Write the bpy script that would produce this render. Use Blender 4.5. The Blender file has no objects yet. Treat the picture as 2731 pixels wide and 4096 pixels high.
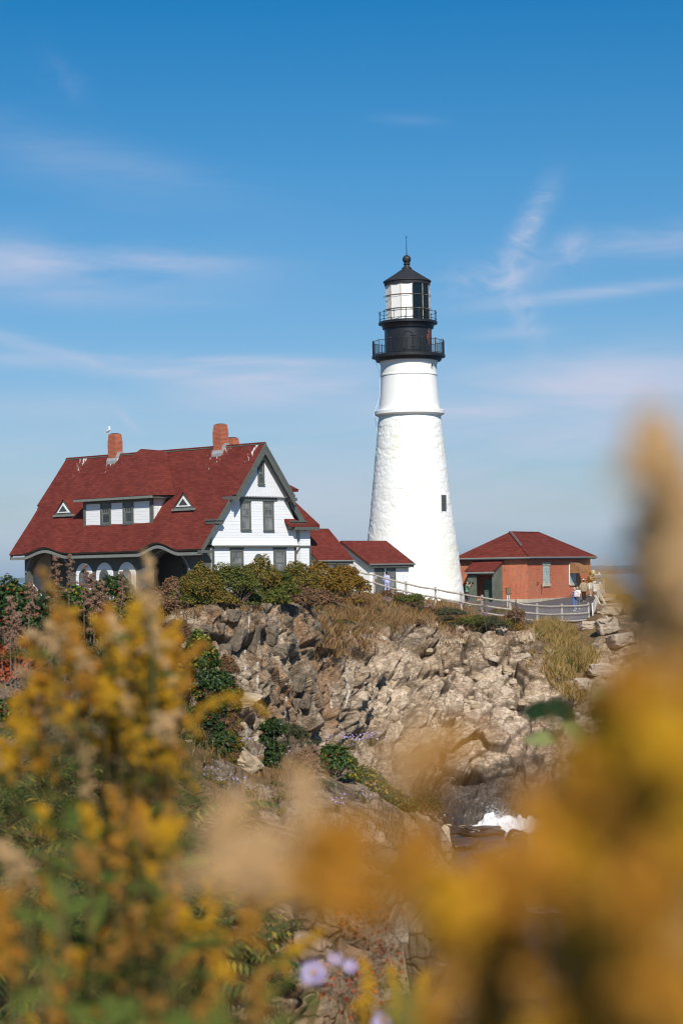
import bpy, bmesh, math, random
import numpy as np
from mathutils import Vector, Matrix
R = math.radians
rng = np.random.default_rng(7)
random.seed(7)
scene = bpy.context.scene
COL = scene.collection

# ------------------------------------------------------------------ camera model (photo pixel -> world)
F, CX, CY = 7964.4, 1365.5, 2048.0
RHO, TH = R(1.0), math.atan((2301 - 2048) / 7964.4)
EYE = np.array([0, 0, 10.0])
def ray(px, py):
    x = (px - CX) / F; y = -(py - CY) / F; c, s = math.cos(RHO), math.sin(RHO)
    a = x * c + y * s; b = -x * s + y * c
    return np.array([a, math.cos(TH) - b * math.sin(TH), math.sin(TH) + b * math.cos(TH)])
def at(px, py, Y):
    r = ray(px, py); return EYE + r * (Y / r[1])
def project(P):
    d = np.asarray(P) - EYE
    c, s = math.cos(RHO), math.sin(RHO)
    fw = d[..., 1] * math.cos(TH) + d[..., 2] * math.sin(TH)
    b = (-d[..., 1] * math.sin(TH) + d[..., 2] * math.cos(TH)) / fw
    a = d[..., 0] / fw
    return CX + (a * c - b * s) * F, CY - (a * s + b * c) * F

# ------------------------------------------------------------------ object helpers
def tag(o, label=None, cat=None, group=None, kind=None):
    if label: o['label'] = label
    if cat: o['category'] = cat
    if group: o['group'] = group
    if kind: o['kind'] = kind
    return o
def link(name, me, mats, parent=None, smooth=False):
    o = bpy.data.objects.new(name, me); COL.objects.link(o)
    for m in (mats if isinstance(mats, (list, tuple)) else [mats]):
        me.materials.append(m)
    if parent: o.parent = parent
    if smooth: me.polygons.foreach_set('use_smooth', [True] * len(me.polygons))
    return o
def empty(name, loc, rz=0.0, label=None, cat=None, group=None):
    o = bpy.data.objects.new(name, None); COL.objects.link(o)
    o.location = loc; o.rotation_euler = (0, 0, rz); o.empty_display_size = .2
    return tag(o, label, cat, group)
def arr_mesh(name, V, Fc):
    """fast mesh from arrays; Fc is (n,3) or (n,4)"""
    me = bpy.data.meshes.new(name)
    V = np.ascontiguousarray(V, dtype=np.float32); Fc = np.ascontiguousarray(Fc, dtype=np.int32)
    n, k = Fc.shape
    me.vertices.add(len(V)); me.vertices.foreach_set('co', V.ravel())
    me.loops.add(n * k); me.loops.foreach_set('vertex_index', Fc.ravel())
    me.polygons.add(n); me.polygons.foreach_set('loop_start', np.arange(0, n * k, k, dtype=np.int32))
    me.polygons.foreach_set('loop_total', np.full(n, k, dtype=np.int32))
    me.update(calc_edges=True); return me
class MB:
    def __init__(s): s.v = []; s.f = []; s.m = []
    def add(s, vs, fs, mi=0):
        b = len(s.v); s.v += [tuple(map(float, p)) for p in vs]
        for f in fs: s.f.append([b + i for i in f]); s.m.append(mi)
        return s
    def box(s, lo, hi, mi=0):
        x0, y0, z0 = lo; x1, y1, z1 = hi
        return s.add([(x0,y0,z0),(x1,y0,z0),(x1,y1,z0),(x0,y1,z0),(x0,y0,z1),(x1,y0,z1),(x1,y1,z1),(x0,y1,z1)],
              [(0,3,2,1),(4,5,6,7),(0,1,5,4),(1,2,6,5),(2,3,7,6),(3,0,4,7)], mi)
    def prism(s, poly, axis, a, b, mi=0):
        """poly: list of 2-D points in the plane normal to axis ('x': (y,z), 'y': (x,z), 'z': (x,y))"""
        def p3(p, t): return {'x': (t, p[0], p[1]), 'y': (p[0], t, p[1]), 'z': (p[0], p[1], t)}[axis]
        n = len(poly)
        return s.add([p3(p, a) for p in poly] + [p3(p, b) for p in poly],
              [tuple(range(n))[::-1], tuple(range(n, 2*n))] + [(i, (i+1) % n, n + (i+1) % n, n + i) for i in range(n)], mi)
    def beam(s, p0, p1, w, h, mi=0, up=(0,0,1)):
        p0 = Vector(p0); p1 = Vector(p1); d = (p1 - p0).normalized(); u = Vector(up)
        if abs(d.dot(u)) > .98: u = Vector((0,1,0))
        a = d.cross(u).normalized() * w / 2; b = a.cross(d).normalized() * h / 2
        q = [-a-b, a-b, a+b, -a+b]
        return s.add([p0 + k for k in q] + [p1 + k for k in q],
              [(3,2,1,0),(4,5,6,7),(0,1,5,4),(1,2,6,5),(2,3,7,6),(3,0,4,7)], mi)
    def tube(s, pts, r, n=8, mi=0):
        pts = [Vector(p) for p in pts]; rs = r if isinstance(r, (list, tuple)) else [r] * len(pts)
        vs = []; fs = []
        for i, p in enumerate(pts):
            d = (pts[min(i+1, len(pts)-1)] - pts[max(i-1, 0)]).normalized()
            u = Vector((0,0,1)) if abs(d.z) < .95 else Vector((0,1,0))
            a = d.cross(u).normalized(); b = a.cross(d)
            for k in range(n):
                t = 2*math.pi*k/n; vs.append(p + (a*math.cos(t) + b*math.sin(t)) * rs[i])
        for i in range(len(pts)-1):
            for k in range(n):
                k2 = (k+1) % n; fs.append((i*n+k, i*n+k2, (i+1)*n+k2, (i+1)*n+k))
        fs.append(tuple(range(n))[::-1]); fs.append(tuple(range((len(pts)-1)*n, len(pts)*n)))
        return s.add(vs, fs, mi)
    def lathe(s, prof, n=48, mi=0, c=(0,0)):
        vs = []; fs = []
        for r, z in prof:
            for k in range(n):
                t = 2*math.pi*k/n; vs.append((c[0] + r*math.cos(t), c[1] + r*math.sin(t), z))
        for i in range(len(prof)-1):
            for k in range(n):
                k2 = (k+1) % n; fs.append((i*n+k, i*n+k2, (i+1)*n+k2, (i+1)*n+k))
        fs.append(tuple(range(n))[::-1]); fs.append(tuple(range((len(prof)-1)*n, len(prof)*n)))
        return s.add(vs, fs, mi)
    def ball(s, c, r, nu=14, nv=9, mi=0):
        rr = r if isinstance(r, (tuple, list)) else (r, r, r)
        vs = [(c[0], c[1], c[2]-rr[2])]; fs = []
        for j in range(1, nv):
            t = math.pi*j/nv - math.pi/2
            for k in range(nu):
                p = 2*math.pi*k/nu
                vs.append((c[0]+rr[0]*math.cos(t)*math.cos(p), c[1]+rr[1]*math.cos(t)*math.sin(p), c[2]+rr[2]*math.sin(t)))
        vs.append((c[0], c[1], c[2]+rr[2]))
        for k in range(nu):
            k2 = (k+1) % nu; fs.append((0, 1+k2, 1+k)); e = len(vs)-1; b = 1+(nv-2)*nu; fs.append((b+k, b+k2, e))
        for j in range(nv-2):
            for k in range(nu):
                k2 = (k+1) % nu; a = 1+j*nu; fs.append((a+k, a+k2, a+nu+k2, a+nu+k))
        return s.add(vs, fs, mi)
    def build(s, name, mats, parent=None, smooth=False, bevel=0.0):
        me = bpy.data.meshes.new(name); me.from_pydata(s.v, [], s.f); me.update()
        bm = bmesh.new(); bm.from_mesh(me); bmesh.ops.recalc_face_normals(bm, faces=bm.faces); bm.to_mesh(me); bm.free()
        me.polygons.foreach_set('material_index', s.m)
        o = link(name, me, mats, parent, smooth)
        if bevel:
            b = o.modifiers.new('bevel', 'BEVEL'); b.width = bevel; b.segments = 2; b.limit_method = 'ANGLE'
        return o

# ------------------------------------------------------------------ materials
def nd(nt, t, **kw):
    n = nt.nodes.new(t)
    for k, v in kw.items():
        if k.startswith('i_'): n.inputs[k[2:].replace('_', ' ')].default_value = v
        else: setattr(n, k, v)
    return n
def newmat(name, rough=.6, spec=.4):
    m = bpy.data.materials.new(name); m.use_nodes = True; nt = m.node_tree
    b = nt.nodes['Principled BSDF']; b.inputs['Roughness'].default_value = rough
    b.inputs['Specular IOR Level'].default_value = spec
    return m, nt, b
def ramp(nt, stops, fac=None, mode='LINEAR'):
    r = nd(nt, 'ShaderNodeValToRGB'); r.color_ramp.interpolation = mode
    e = r.color_ramp.elements
    while len(e) < len(stops): e.new(.5)
    for k, (p, c) in zip(e, stops): k.position = p; k.color = (*c, 1)
    if fac is not None: nt.links.new(fac, r.inputs['Fac'])
    return r
def L(nt, a, b): nt.links.new(a, b)
def noise(nt, vec, scale, detail=4, rough=.55, dist=0.0):
    n = nd(nt, 'ShaderNodeTexNoise'); n.inputs['Scale'].default_value = scale
    n.inputs['Detail'].default_value = detail; n.inputs['Roughness'].default_value = rough
    n.inputs['Distortion'].default_value = dist
    if vec is not None: L(nt, vec, n.inputs['Vector'])
    return n
def mapping(nt, scale=(1,1,1), coord='Object', rot=(0,0,0)):
    tc = nd(nt, 'ShaderNodeTexCoord'); mp = nd(nt, 'ShaderNodeMapping')
    mp.inputs['Scale'].default_value = scale; mp.inputs['Rotation'].default_value = rot
    L(nt, tc.outputs[coord], mp.inputs['Vector']); return mp.outputs['Vector']
def mix(nt, fac, a, b, mode='MIX'):
    m = nd(nt, 'ShaderNodeMix', data_type='RGBA', blend_type=mode)
    for k, v in ((0, fac), (6, a), (7, b)):
        if isinstance(v, (int, float)): m.inputs[k].default_value = v
        elif isinstance(v, tuple): m.inputs[k].default_value = (*v, 1)
        else: L(nt, v, m.inputs[k])
    return m.outputs[2]
def math_(nt, op, a, b=None, clamp=False):
    m = nd(nt, 'ShaderNodeMath', operation=op, use_clamp=clamp)
    for k, v in ((0, a), (1, b)):
        if v is None: continue
        if isinstance(v, (int, float)): m.inputs[k].default_value = v
        else: L(nt, v, m.inputs[k])
    return m.outputs[0]
def bump(nt, b, h, strength=.3, dist=.02):
    bp = nd(nt, 'ShaderNodeBump'); bp.inputs['Strength'].default_value = strength
    bp.inputs['Distance'].default_value = dist; L(nt, h, bp.inputs['Height']); L(nt, bp.outputs[0], b.inputs['Normal'])
def rough_mat(name, col, var=.25, scale=3.0, rough=.65, spec=.3, bmp=.15, metal=0.0):
    m, nt, b = newmat(name, rough, spec); v = mapping(nt)
    n = noise(nt, v, scale, 6, .6)
    lo = tuple(c*(1-var) for c in col); hi = tuple(min(1, c*(1+var)) for c in col)
    r = ramp(nt, [(.3, lo), (.7, hi)], n.outputs[0]); L(nt, r.outputs[0], b.inputs['Base Color'])
    b.inputs['Metallic'].default_value = metal
    if bmp: bump(nt, b, noise(nt, v, scale*8, 4).outputs[0], bmp, .02)
    return m
def island_mat(name, stops, rough=.55, spec=.25, trans=0.0, tint=None):
    """colour varies per leaf (per mesh island) and softly over the plant"""
    m, nt, b = newmat(name, rough, spec); g = nd(nt, 'ShaderNodeNewGeometry')
    n = noise(nt, mapping(nt), tint or 1.2, 3)
    f = math_(nt, 'ADD', math_(nt, 'MULTIPLY', g.outputs['Random Per Island'], .62), math_(nt, 'MULTIPLY', math_(nt, 'SUBTRACT', n.outputs[0], .2), .63), True)
    r = ramp(nt, stops, f); L(nt, r.outputs[0], b.inputs['Base Color'])
    if trans:
        t = nd(nt, 'ShaderNodeBsdfTranslucent'); L(nt, r.outputs[0], t.inputs['Color'])
        mx = nd(nt, 'ShaderNodeMixShader'); mx.inputs[0].default_value = trans
        L(nt, b.outputs[0], mx.inputs[1]); L(nt, t.outputs[0], mx.inputs[2])
        L(nt, mx.outputs[0], nt.nodes['Material Output'].inputs['Surface'])
    return m
def wallvec(nt, zs=1.0):
    """(x+y, z) of object space: lays courses on any axis-aligned wall or slope"""
    tc = nd(nt, 'ShaderNodeTexCoord'); sp = nd(nt, 'ShaderNodeSeparateXYZ'); L(nt, tc.outputs['Object'], sp.inputs[0])
    c = nd(nt, 'ShaderNodeCombineXYZ'); L(nt, math_(nt, 'ADD', sp.outputs[0], sp.outputs[1]), c.inputs[0])
    L(nt, math_(nt, 'MULTIPLY', sp.outputs[2], zs), c.inputs[1]); return c.outputs[0], sp
def brick_mat(name, c1, c2, mortar, scale=1.0, bw=.215, bh=.075, ms=.012, dark=None, bmp=.4):
    m, nt, b = newmat(name, .85, .15); v, sp = wallvec(nt)
    br = nd(nt, 'ShaderNodeTexBrick'); L(nt, v, br.inputs['Vector'])
    for k, x in (('Scale', scale), ('Mortar Size', ms), ('Mortar Smooth', .2), ('Bias', -.1), ('Brick Width', bw), ('Row Height', bh)):
        br.inputs[k].default_value = x
    br.inputs['Color1'].default_value = (*c1, 1); br.inputs['Color2'].default_value = (*c2, 1); br.inputs['Mortar'].default_value = (*mortar, 1)
    n = noise(nt, v, 1.3, 5); col = mix(nt, .25, br.outputs['Color'], ramp(nt, [(.3, (.55,.5,.5)), (.7, (1.1,1.1,1.1))], n.outputs[0]).outputs[0], 'MULTIPLY')
    if dark:
        w = nd(nt, 'ShaderNodeTexWhiteNoise', noise_dimensions='2D')
        sn = nd(nt, 'ShaderNodeVectorMath', operation='SNAP'); L(nt, v, sn.inputs[0]); sn.inputs[1].default_value = (bw*.5, bh, 1)
        L(nt, sn.outputs[0], w.inputs['Vector'])
        k = math_(nt, 'MULTIPLY', math_(nt, 'GREATER_THAN', w.outputs[0], .95), math_(nt, 'SUBTRACT', 1.0, br.outputs['Fac']))
        col = mix(nt, k, col, dark)
    L(nt, col, b.inputs['Base Color']); bump(nt, b, br.outputs['Fac'], -bmp, .012); return m
def shingle_mat(name, streak=False):
    m, nt, b = newmat(name, .95, .08); v, sp = wallvec(nt, 1.5)
    br = nd(nt, 'ShaderNodeTexBrick'); L(nt, v, br.inputs['Vector'])
    for k, x in (('Scale', 1.0), ('Mortar Size', .012), ('Mortar Smooth', .6), ('Bias', 0.0), ('Brick Width', .42), ('Row Height', .2)):
        br.inputs[k].default_value = x
    br.inputs['Color1'].default_value = (.125,.026,.019,1); br.inputs['Color2'].default_value = (.175,.039,.028,1); br.inputs['Mortar'].default_value = (.085,.014,.01,1)
    n = noise(nt, v, .9, 5, .6); n2 = noise(nt, v, 30, 2)
    col = mix(nt, .4, br.outputs['Color'], ramp(nt, [(.28, (.6,.58,.58)), (.72, (1.2,1.18,1.18))], n.outputs[0]).outputs[0], 'MULTIPLY')
    col = mix(nt, .5, col, ramp(nt, [(.3, (.7,.7,.7)), (.7, (1.2,1.2,1.2))], n2.outputs[0]).outputs[0], 'MULTIPLY')
    if streak:   # gull droppings run down from the ridge, thickest round the chimneys
        mp = nd(nt, 'ShaderNodeMapping'); mp.inputs['Scale'].default_value = (4.2, .75, 1); mp.inputs['Rotation'].default_value = (0, 0, R(-22)); L(nt, v, mp.inputs['Vector'])
        s = noise(nt, mp.outputs[0], 1.6, 6, .72)
        near = math_(nt, 'MULTIPLY', math_(nt, 'SUBTRACT', sp.outputs[2], 8.05), .5, True)
        ch = None
        for u0, wd in ((-14.3, 1.5), (-3.8, 1.3), (-9.4, .3), (-17.6, .9), (-.7, .6)):
            g = math_(nt, 'SUBTRACT', 1.0, math_(nt, 'DIVIDE', math_(nt, 'ABSOLUTE', math_(nt, 'SUBTRACT', sp.outputs[0], u0)), wd), True)
            ch = g if ch is None else math_(nt, 'MAXIMUM', ch, g)
        k = math_(nt, 'ADD', s.outputs[0], math_(nt, 'MULTIPLY', math_(nt, 'MULTIPLY', ch, near), .26))
        k = math_(nt, 'MULTIPLY', math_(nt, 'SUBTRACT', k, .69), 22, True)
        col = mix(nt, math_(nt, 'MULTIPLY', k, math_(nt, 'GREATER_THAN', near, .02)), col, (.7,.68,.64))
    L(nt, col, b.inputs['Base Color']); bump(nt, b, br.outputs['Fac'], -.35, .02); return m
def clapboard_mat(name, vertical=False, pitch=.17):
    m, nt, b = newmat(name, .5, .35)
    tc = nd(nt, 'ShaderNodeTexCoord'); sp = nd(nt, 'ShaderNodeSeparateXYZ'); L(nt, tc.outputs['Object'], sp.inputs[0])
    ax = math_(nt, 'ADD', sp.outputs[0], sp.outputs[1]) if vertical else sp.outputs[2]
    fr = math_(nt, 'FRACT', math_(nt, 'DIVIDE', ax, pitch))
    n = noise(nt, mapping(nt, (.5, .5, 4)), 2.0, 4)
    base = ramp(nt, [(.3, (.74,.75,.76)), (.7, (.84,.84,.84))], n.outputs[0]).outputs[0]
    joint_shade = math_(nt, 'LESS_THAN', fr, .1 if not vertical else .12)  # board joint; on clapboards the shadow line under each lap, painted grey
    L(nt, mix(nt, math_(nt, 'MULTIPLY', joint_shade, .4), base, (.35,.36,.38)), b.inputs['Base Color'])
    bump(nt, b, math_(nt, 'SUBTRACT', 1.0, fr) if not vertical else joint_shade, .35 if not vertical else -.3, .03); return m

M = {}
M['shingle'] = shingle_mat('red asphalt shingle'); M['shingle_gull'] = shingle_mat('red shingle with gull streaks', True)
M['clap'] = clapboard_mat('white clapboard'); M['board'] = clapboard_mat('white vertical boards', True, .14)
M['trim'] = rough_mat('grey green trim paint', (.105,.112,.098), .15, 4, .5, .35, .05)
M['fascia'] = rough_mat('pale grey green fascia paint', (.2,.21,.19), .12, 4, .5, .35, .05)
M['porchwall'] = rough_mat('grey stucco', (.115,.118,.105), .12, 6, .9, .1, .3)
M['white'] = rough_mat('white paint', (.8,.8,.78), .06, 2, .5, .35, .06)
M['stucco'] = rough_mat('white stucco', (.82,.82,.8), .05, 3, .8, .15, .25)
M['brick'] = brick_mat('red brick', (.53,.098,.036), (.41,.072,.03), (.5,.29,.18), dark=(.1,.045,.035))
M['chimbrick'] = brick_mat('chimney brick', (.42,.075,.03), (.29,.048,.022), (.42,.22,.14), bw=.22, bh=.085, ms=.014, dark=(.12,.03,.02))
M['stone'] = rough_mat('cast stone', (.5,.44,.33), .15, 4, .85, .15, .2)
M['concrete'] = rough_mat('weathered concrete', (.46,.4,.31), .22, 1.6, .9, .1, .2)
M['lead'] = rough_mat('lead flashing', (.3,.3,.3), .25, 5, .6, .4, .1)
M['black'] = rough_mat('black paint', (.0135,.0135,.015), .35, 5, .42, .5, .1)
M['blackroof'] = rough_mat('dull black roof paint', (.022,.022,.023), .3, 4, .6, .4, .1)
M['greenpaint'] = rough_mat('faded green paint', (.115,.135,.105), .22, 2.2, .7, .2, .12)
M['green_dark'] = rough_mat('green board door', (.085,.115,.09), .15, 3, .6, .25, .1)
M['wood'] = rough_mat('weathered grey wood', (.36,.31,.26), .3, 7, .85, .15, .4)
M['whitewood'] = rough_mat('worn white fence paint', (.62,.6,.56), .15, 6, .7, .2, .2)
M['steel'] = rough_mat('galvanised steel', (.4,.4,.4), .2, 8, .45, .5, .05, .7)
M['asphalt'] = rough_mat('asphalt', (.115,.1,.1), .25, 2, .95, .1, .3)
def glass_mat(name, col, rough=.08):
    m, nt, b = newmat(name, rough, .8); v = mapping(nt)
    n = noise(nt, v, 1.1, 3); L(nt, ramp(nt, [(.35, tuple(c*.5 for c in col)), (.65, tuple(c*1.6 for c in col))], n.outputs[0]).outputs[0], b.inputs['Base Color']); return m
M['glass'] = glass_mat('window glass', (.045,.05,.052)); M['curtain'] = glass_mat('window glass over net curtain', (.16,.16,.155), .25)
M['lampglass'] = glass_mat('lantern glass', (.012,.022,.026), .04)
def gblock():
    m, nt, b = newmat('glass block', .25, .6); v, sp = wallvec(nt)
    br = nd(nt, 'ShaderNodeTexBrick', offset=0.0); L(nt, v, br.inputs['Vector'])
    for k, x in (('Scale', 1.0), ('Mortar Size', .016), ('Mortar Smooth', .3), ('Brick Width', .2), ('Row Height', .2)): br.inputs[k].default_value = x
    br.inputs['Color1'].default_value = (.2,.27,.25,1); br.inputs['Color2'].default_value = (.42,.5,.45,1); br.inputs['Mortar'].default_value = (.5,.5,.45,1)
    L(nt, br.outputs[0], b.inputs['Base Color']); return m
M['gblock'] = gblock()
# ------------------------------------------------------------------ numeric noise for rock
def h3(c, k):
    """hash of integer cells -> float in 0..1"""
    x = (c[..., 0] * 374761393 + c[..., 1] * 668265263 + c[..., 2] * 2147483647 + k * 1274126177) & 0xffffffff
    x = ((x ^ (x >> 13)) * 1274126177) & 0xffffffff
    x = ((x ^ (x >> 16)) * 2246822519) & 0xffffffff
    return ((x ^ (x >> 15)) & 0xffffff).astype(np.float32) / 16777215.0
def fracture(P, size, seed, bias=0.0):
    """blocky height: every jittered cell is a tilted facet of its own. returns (height, cell random, edge distance)"""
    q = (P / np.asarray(size)).astype(np.float32)
    base = np.floor(q).astype(np.int64)
    best = np.full(len(q), 1e9, np.float32); second = best.copy()
    bid = base.copy(); bc = q.copy()
    for dx in (-1, 0, 1):
        for dy in (-1, 0, 1):
            for dz in (-1, 0, 1):
                c = base + np.array([dx, dy, dz])
                ctr = c + .15 + .7 * np.stack([h3(c, seed), h3(c, seed+1), h3(c, seed+2)], -1)
                d = ((q - ctr) ** 2).sum(-1)
                nb = d < best
                second = np.where(nb, best, np.minimum(second, d))
                best = np.where(nb, d, best); bid[nb] = c[nb]; bc[nb] = ctr[nb]
    t = np.stack([h3(bid, seed+3), h3(bid, seed+4), h3(bid, seed+5)], -1) - .5
    t[:, 2] -= bias
    hgt = (h3(bid, seed+6) - .5) + 1.3 * ((q - bc) * t).sum(-1)
    return hgt, h3(bid, seed+7), np.sqrt(second) - np.sqrt(best)
def vnoise(P, s, seed):
    q = P / s; b = np.floor(q).astype(np.int64); f = q - b; f = f*f*(3-2*f); o = 0
    for dx in (0, 1):
        for dy in (0, 1):
            for dz in (0, 1):
                w = (f[:, 0] if dx else 1-f[:, 0]) * (f[:, 1] if dy else 1-f[:, 1]) * (f[:, 2] if dz else 1-f[:, 2])
                o = o + w * h3(b + np.array([dx, dy, dz]), seed)
    return o

# ------------------------------------------------------------------ terrain: one sheet, laid as profiles running away from the photographer
Zc = lambda z, Y: ('z', z, Y)
far = [Zc(8.75, 100), Zc(8.6, 140), Zc(8.6, 185), Zc(-9, 205)]
NEAR = [Zc(8.6,-4), Zc(8.6,1.2), Zc(8.4,3.5)]
CTRL = {
 -6000: [Zc(8.6,-4), Zc(8.6,1.2), Zc(8.5,3.5), Zc(7.9,9), Zc(8.5,14), Zc(9,19), Zc(9.3,25), Zc(9.2,35), Zc(9,45), Zc(8.9,60), Zc(8.8,72)] + far,
 -600: [Zc(8.6,-4), Zc(8.6,1.2), Zc(8.5,3.5), Zc(7.9,9), Zc(8.5,14), Zc(9,19), Zc(9.4,25), Zc(9.2,35), Zc(9,45), Zc(8.9,60), Zc(8.8,72)] + far,
 0: [Zc(8.6,-4), Zc(8.6,1.2), Zc(8.5,3.5), (4150,9), (3500,12), (2950,16), (2560,22), Zc(9.1,32), Zc(8.9,45), Zc(8.8,60), Zc(8.8,72)] + far,
 400: [Zc(8.6,-4), Zc(8.6,1.2), Zc(8.5,3.5), (4150,9), (3600,12.5), (3150,17), (2750,23), Zc(8.4,38), Zc(8.3,62), Zc(8.6,78), Zc(8.75,93)] + far,
 700: NEAR + [(4150,9), (3600,13), (3250,19), (2900,27), Zc(6.6,42), (2850,86.5), (2650,89.5), (2450,92), Zc(8.65,106)] + far[1:],
 850: NEAR + [(4150,9.5), (3600,13), (3270,20), (2960,28), Zc(4.5,46), (2900,87.5), (2640,90.5), (2425,93), Zc(8.75,106)] + far[1:],
 1000: NEAR + [(4150,11.2), (3620,12.6), (3300,21), (3030,29), Zc(3,48), (2960,90), (2700,93), (2425,96), (2390,109)] + far[1:],
 1150: NEAR + [(4150,11.8), (3600,12.7), (3330,21.5), (3060,29.5), Zc(1.5,50), (3000,94), (2720,97), (2425,100), (2378,114)] + far[1:],
 1300: NEAR + [(4150,11.9), (3610,12.7), (3350,22), (3090,30), Zc(0,54), (3030,98.5), (2750,102.5), (2470,106.5), (2352,124)] + far[1:],
 1450: NEAR + [(4150,11.8), (3680,12.8), (3400,23), (3150,31), Zc(-1.5,58), (3030,103), (2760,107), (2490,111.5), (2372,125)] + far[1:],
 1600: NEAR + [(4150,11), (3750,13), (3480,23.5), (3230,31.5), Zc(-3,60), (3080,104), (2830,109), (2530,115.5), (2405,125.5), Zc(8.4,140)] + far[2:],
 1750: NEAR + [(4150,9), (3820,14.5), (3580,24), (3330,32), Zc(-4.2,64), (3190,107), (2900,112), (2570,119), (2440,127), Zc(8.0,140), Zc(7.8,165), Zc(-9,205)],
 1900: NEAR + [(4150,12), (3900,17), (3750,24), (3640,33), Zc(-4.5,60), (3235,108), (2890,113), (2560,120), (2470,126.5), Zc(7.5,140), Zc(7.55,165), Zc(-9,200)],
 2150: NEAR + [(4180,14), Zc(4.6,22), Zc(2.6,32), Zc(.2,42), Zc(-4.8,55), Zc(-3.9,105), (2930,113), (2620,118.5), (2512,126.2), Zc(7.2,138), Zc(7.5,165), Zc(-9,190)],
 2330: NEAR + [(4180,14), Zc(4.4,22), Zc(2.4,32), Zc(0,42), Zc(-4.8,55), Zc(-3.7,106), (2920,114), (2610,120), (2492,129), Zc(7.3,139), Zc(7.6,162), Zc(-9,172)],
 2420: NEAR + [(4180,14), Zc(4.4,22), Zc(2.4,32), Zc(0,42), Zc(-4.8,55), Zc(-3.7,107), (2900,115), (2600,121), (2445,130), (2392,139), Zc(7.8,151), Zc(-9,158)],
 2500: NEAR + [(4180,14), Zc(4.4,22), Zc(2.4,32), Zc(0,42), Zc(-4.8,55), Zc(-3.7,107), (2900,115), (2620,120.5), (2450,130), (2400,137), Zc(4,142), Zc(-9,150)],
 2900: NEAR + [(4180,14), Zc(4.4,22), Zc(2.4,32), Zc(0,42), Zc(-4.8,55), Zc(-3.7,108), (2920,115), (2660,119), (2500,128), (2440,134), Zc(3,140), Zc(-9,148)],
 4200: NEAR + [(4180,14), Zc(4.4,22), Zc(2.4,32), Zc(0,42), Zc(-4.8,55), Zc(-5,80), Zc(-5,92), Zc(-5,105), Zc(-6,120), Zc(-6.5,130), Zc(-7,140), Zc(-9,148)],
}
SEA = -3.2
def terrain():
    xs = sorted(CTRL); ctl = []
    for px in xs:
        row = []
        for c in CTRL[px]:
            if c[0] == 'z':
                r = ray(px, 2300); row.append((r[0] / r[1] * c[2], c[2], c[1]))
            else: row.append(tuple(at(px, c[0], c[1])))
        ctl.append(row)
    ctl = np.array(ctl)                                   # (cols, 15, 3)
    sub = [3, 8, 26, 120, 110, 105, 34, 40, 120, 125, 70, 46, 16, 12]
    ts = np.concatenate([[0]] + [i + (np.arange(n) + 1) / n for i, n in enumerate(sub)])
    cols = np.concatenate([np.linspace(-6000, -640, 14), np.arange(-600, 300, 8.0), np.arange(300, 2460, 2.8), np.arange(2460, 2800, 5.0), np.linspace(2800, 4200, 30)])
    i = np.clip(np.searchsorted(xs, cols, 'right') - 1, 0, len(xs) - 2); x0 = np.array(xs)[i]; x1 = np.array(xs)[i + 1]
    f = ((cols - x0) / (x1 - x0)); f = np.where((cols > -600) & (cols < 2900), f, f)[:, None, None]
    C = ctl[i] * (1 - f) + ctl[i + 1] * f                 # (ncol, 15, 3)
    k = np.clip(np.floor(ts).astype(int), 0, 13); g = (ts - k)[None, :, None]
    # smooth (cardinal) interpolation down each profile
    km, kp = np.clip(k - 1, 0, 14), np.clip(k + 2, 0, 14)
    p0, p1, p2, p3 = C[:, km], C[:, k], C[:, k + 1], C[:, kp]
    m1, m2 = (p2 - p0) * .22, (p3 - p1) * .22
    B = (2*g**3-3*g**2+1)*p1 + (g**3-2*g**2+g)*m1 + (-2*g**3+3*g**2)*p2 + (g**3-g**2)*m2
    # break the straight lines between profiles
    nr, nc = len(ts), len(cols)
    dU = np.gradient(B, axis=0); dV = np.gradient(B, axis=1); N = np.cross(dU, dV); N /= np.linalg.norm(N, axis=-1, keepdims=True) + 1e-9
    N[N[..., 2] < -.2] *= -1
    P = B.reshape(-1, 3); Nf = N.reshape(-1, 3)
    T = np.broadcast_to(ts[None, :], (nc, nr)).ravel(); X = np.broadcast_to(cols[:, None], (nc, nr)).ravel()
    px, py = project(P); 
    bad = P[:, 1] < 1; px = np.where(bad, 0, px); py = np.where(bad, 9000, py)
    ss = lambda a, b, x: (lambda t: t*t*(3-2*t))(np.clip((x - a) / (b - a), 0, 1))
    wob = (vnoise(P, 6.0, 90) - .5) * 60
    # rock weight: far cliff, near ledge, sea rocks
    cliff = ss(7.3, 8.0, T) * (1 - ss(9.85, 10.25, T + wob*.004)) * ss(640, 760, X + wob)
    top = np.interp(X, [640, 1280, 1330, 1500, 1800, 2000, 2080, 2200, 2300, 2360, 2420, 2900], [2435, 2440, 2520, 2520, 2500, 2490, 2480, 2640, 2620, 2480, 2360, 2350])
    cliff = np.where(X > 1280, ss(7.3, 8, T) * ss(-18, 22, py - top + wob * .5), cliff)
    cliff = np.maximum(cliff, ss(2360, 2410, X) * ss(7.3, 8, T))
    tongue = ss(-30, 40, X - np.interp(py, [2480, 2560, 2700, 2800], [2130, 2165, 2215, 2260]) + wob*1.6) * (1 - ss(-30, 40, X - np.interp(py, [2480, 2560, 2700, 2800], [2395, 2385, 2345, 2300]) + wob*1.6)) * (1 - ss(2680, 2800, py + wob*2))   # grass gully beside the fence
    cliff *= 1 - tongue * ss(9.0, 9.4, T)
    near = ss(2.6, 3.2, T) * (1 - ss(6.6, 7.4, T)) * ss(620, 1000, X + wob * 2)
    near *= .35 + .65 * np.maximum(ss(.35, .6, vnoise(P, 1.6, 33)), ss(3400, 3550, py))
    rock = np.clip(np.maximum(cliff, near), 0, 1)
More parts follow.
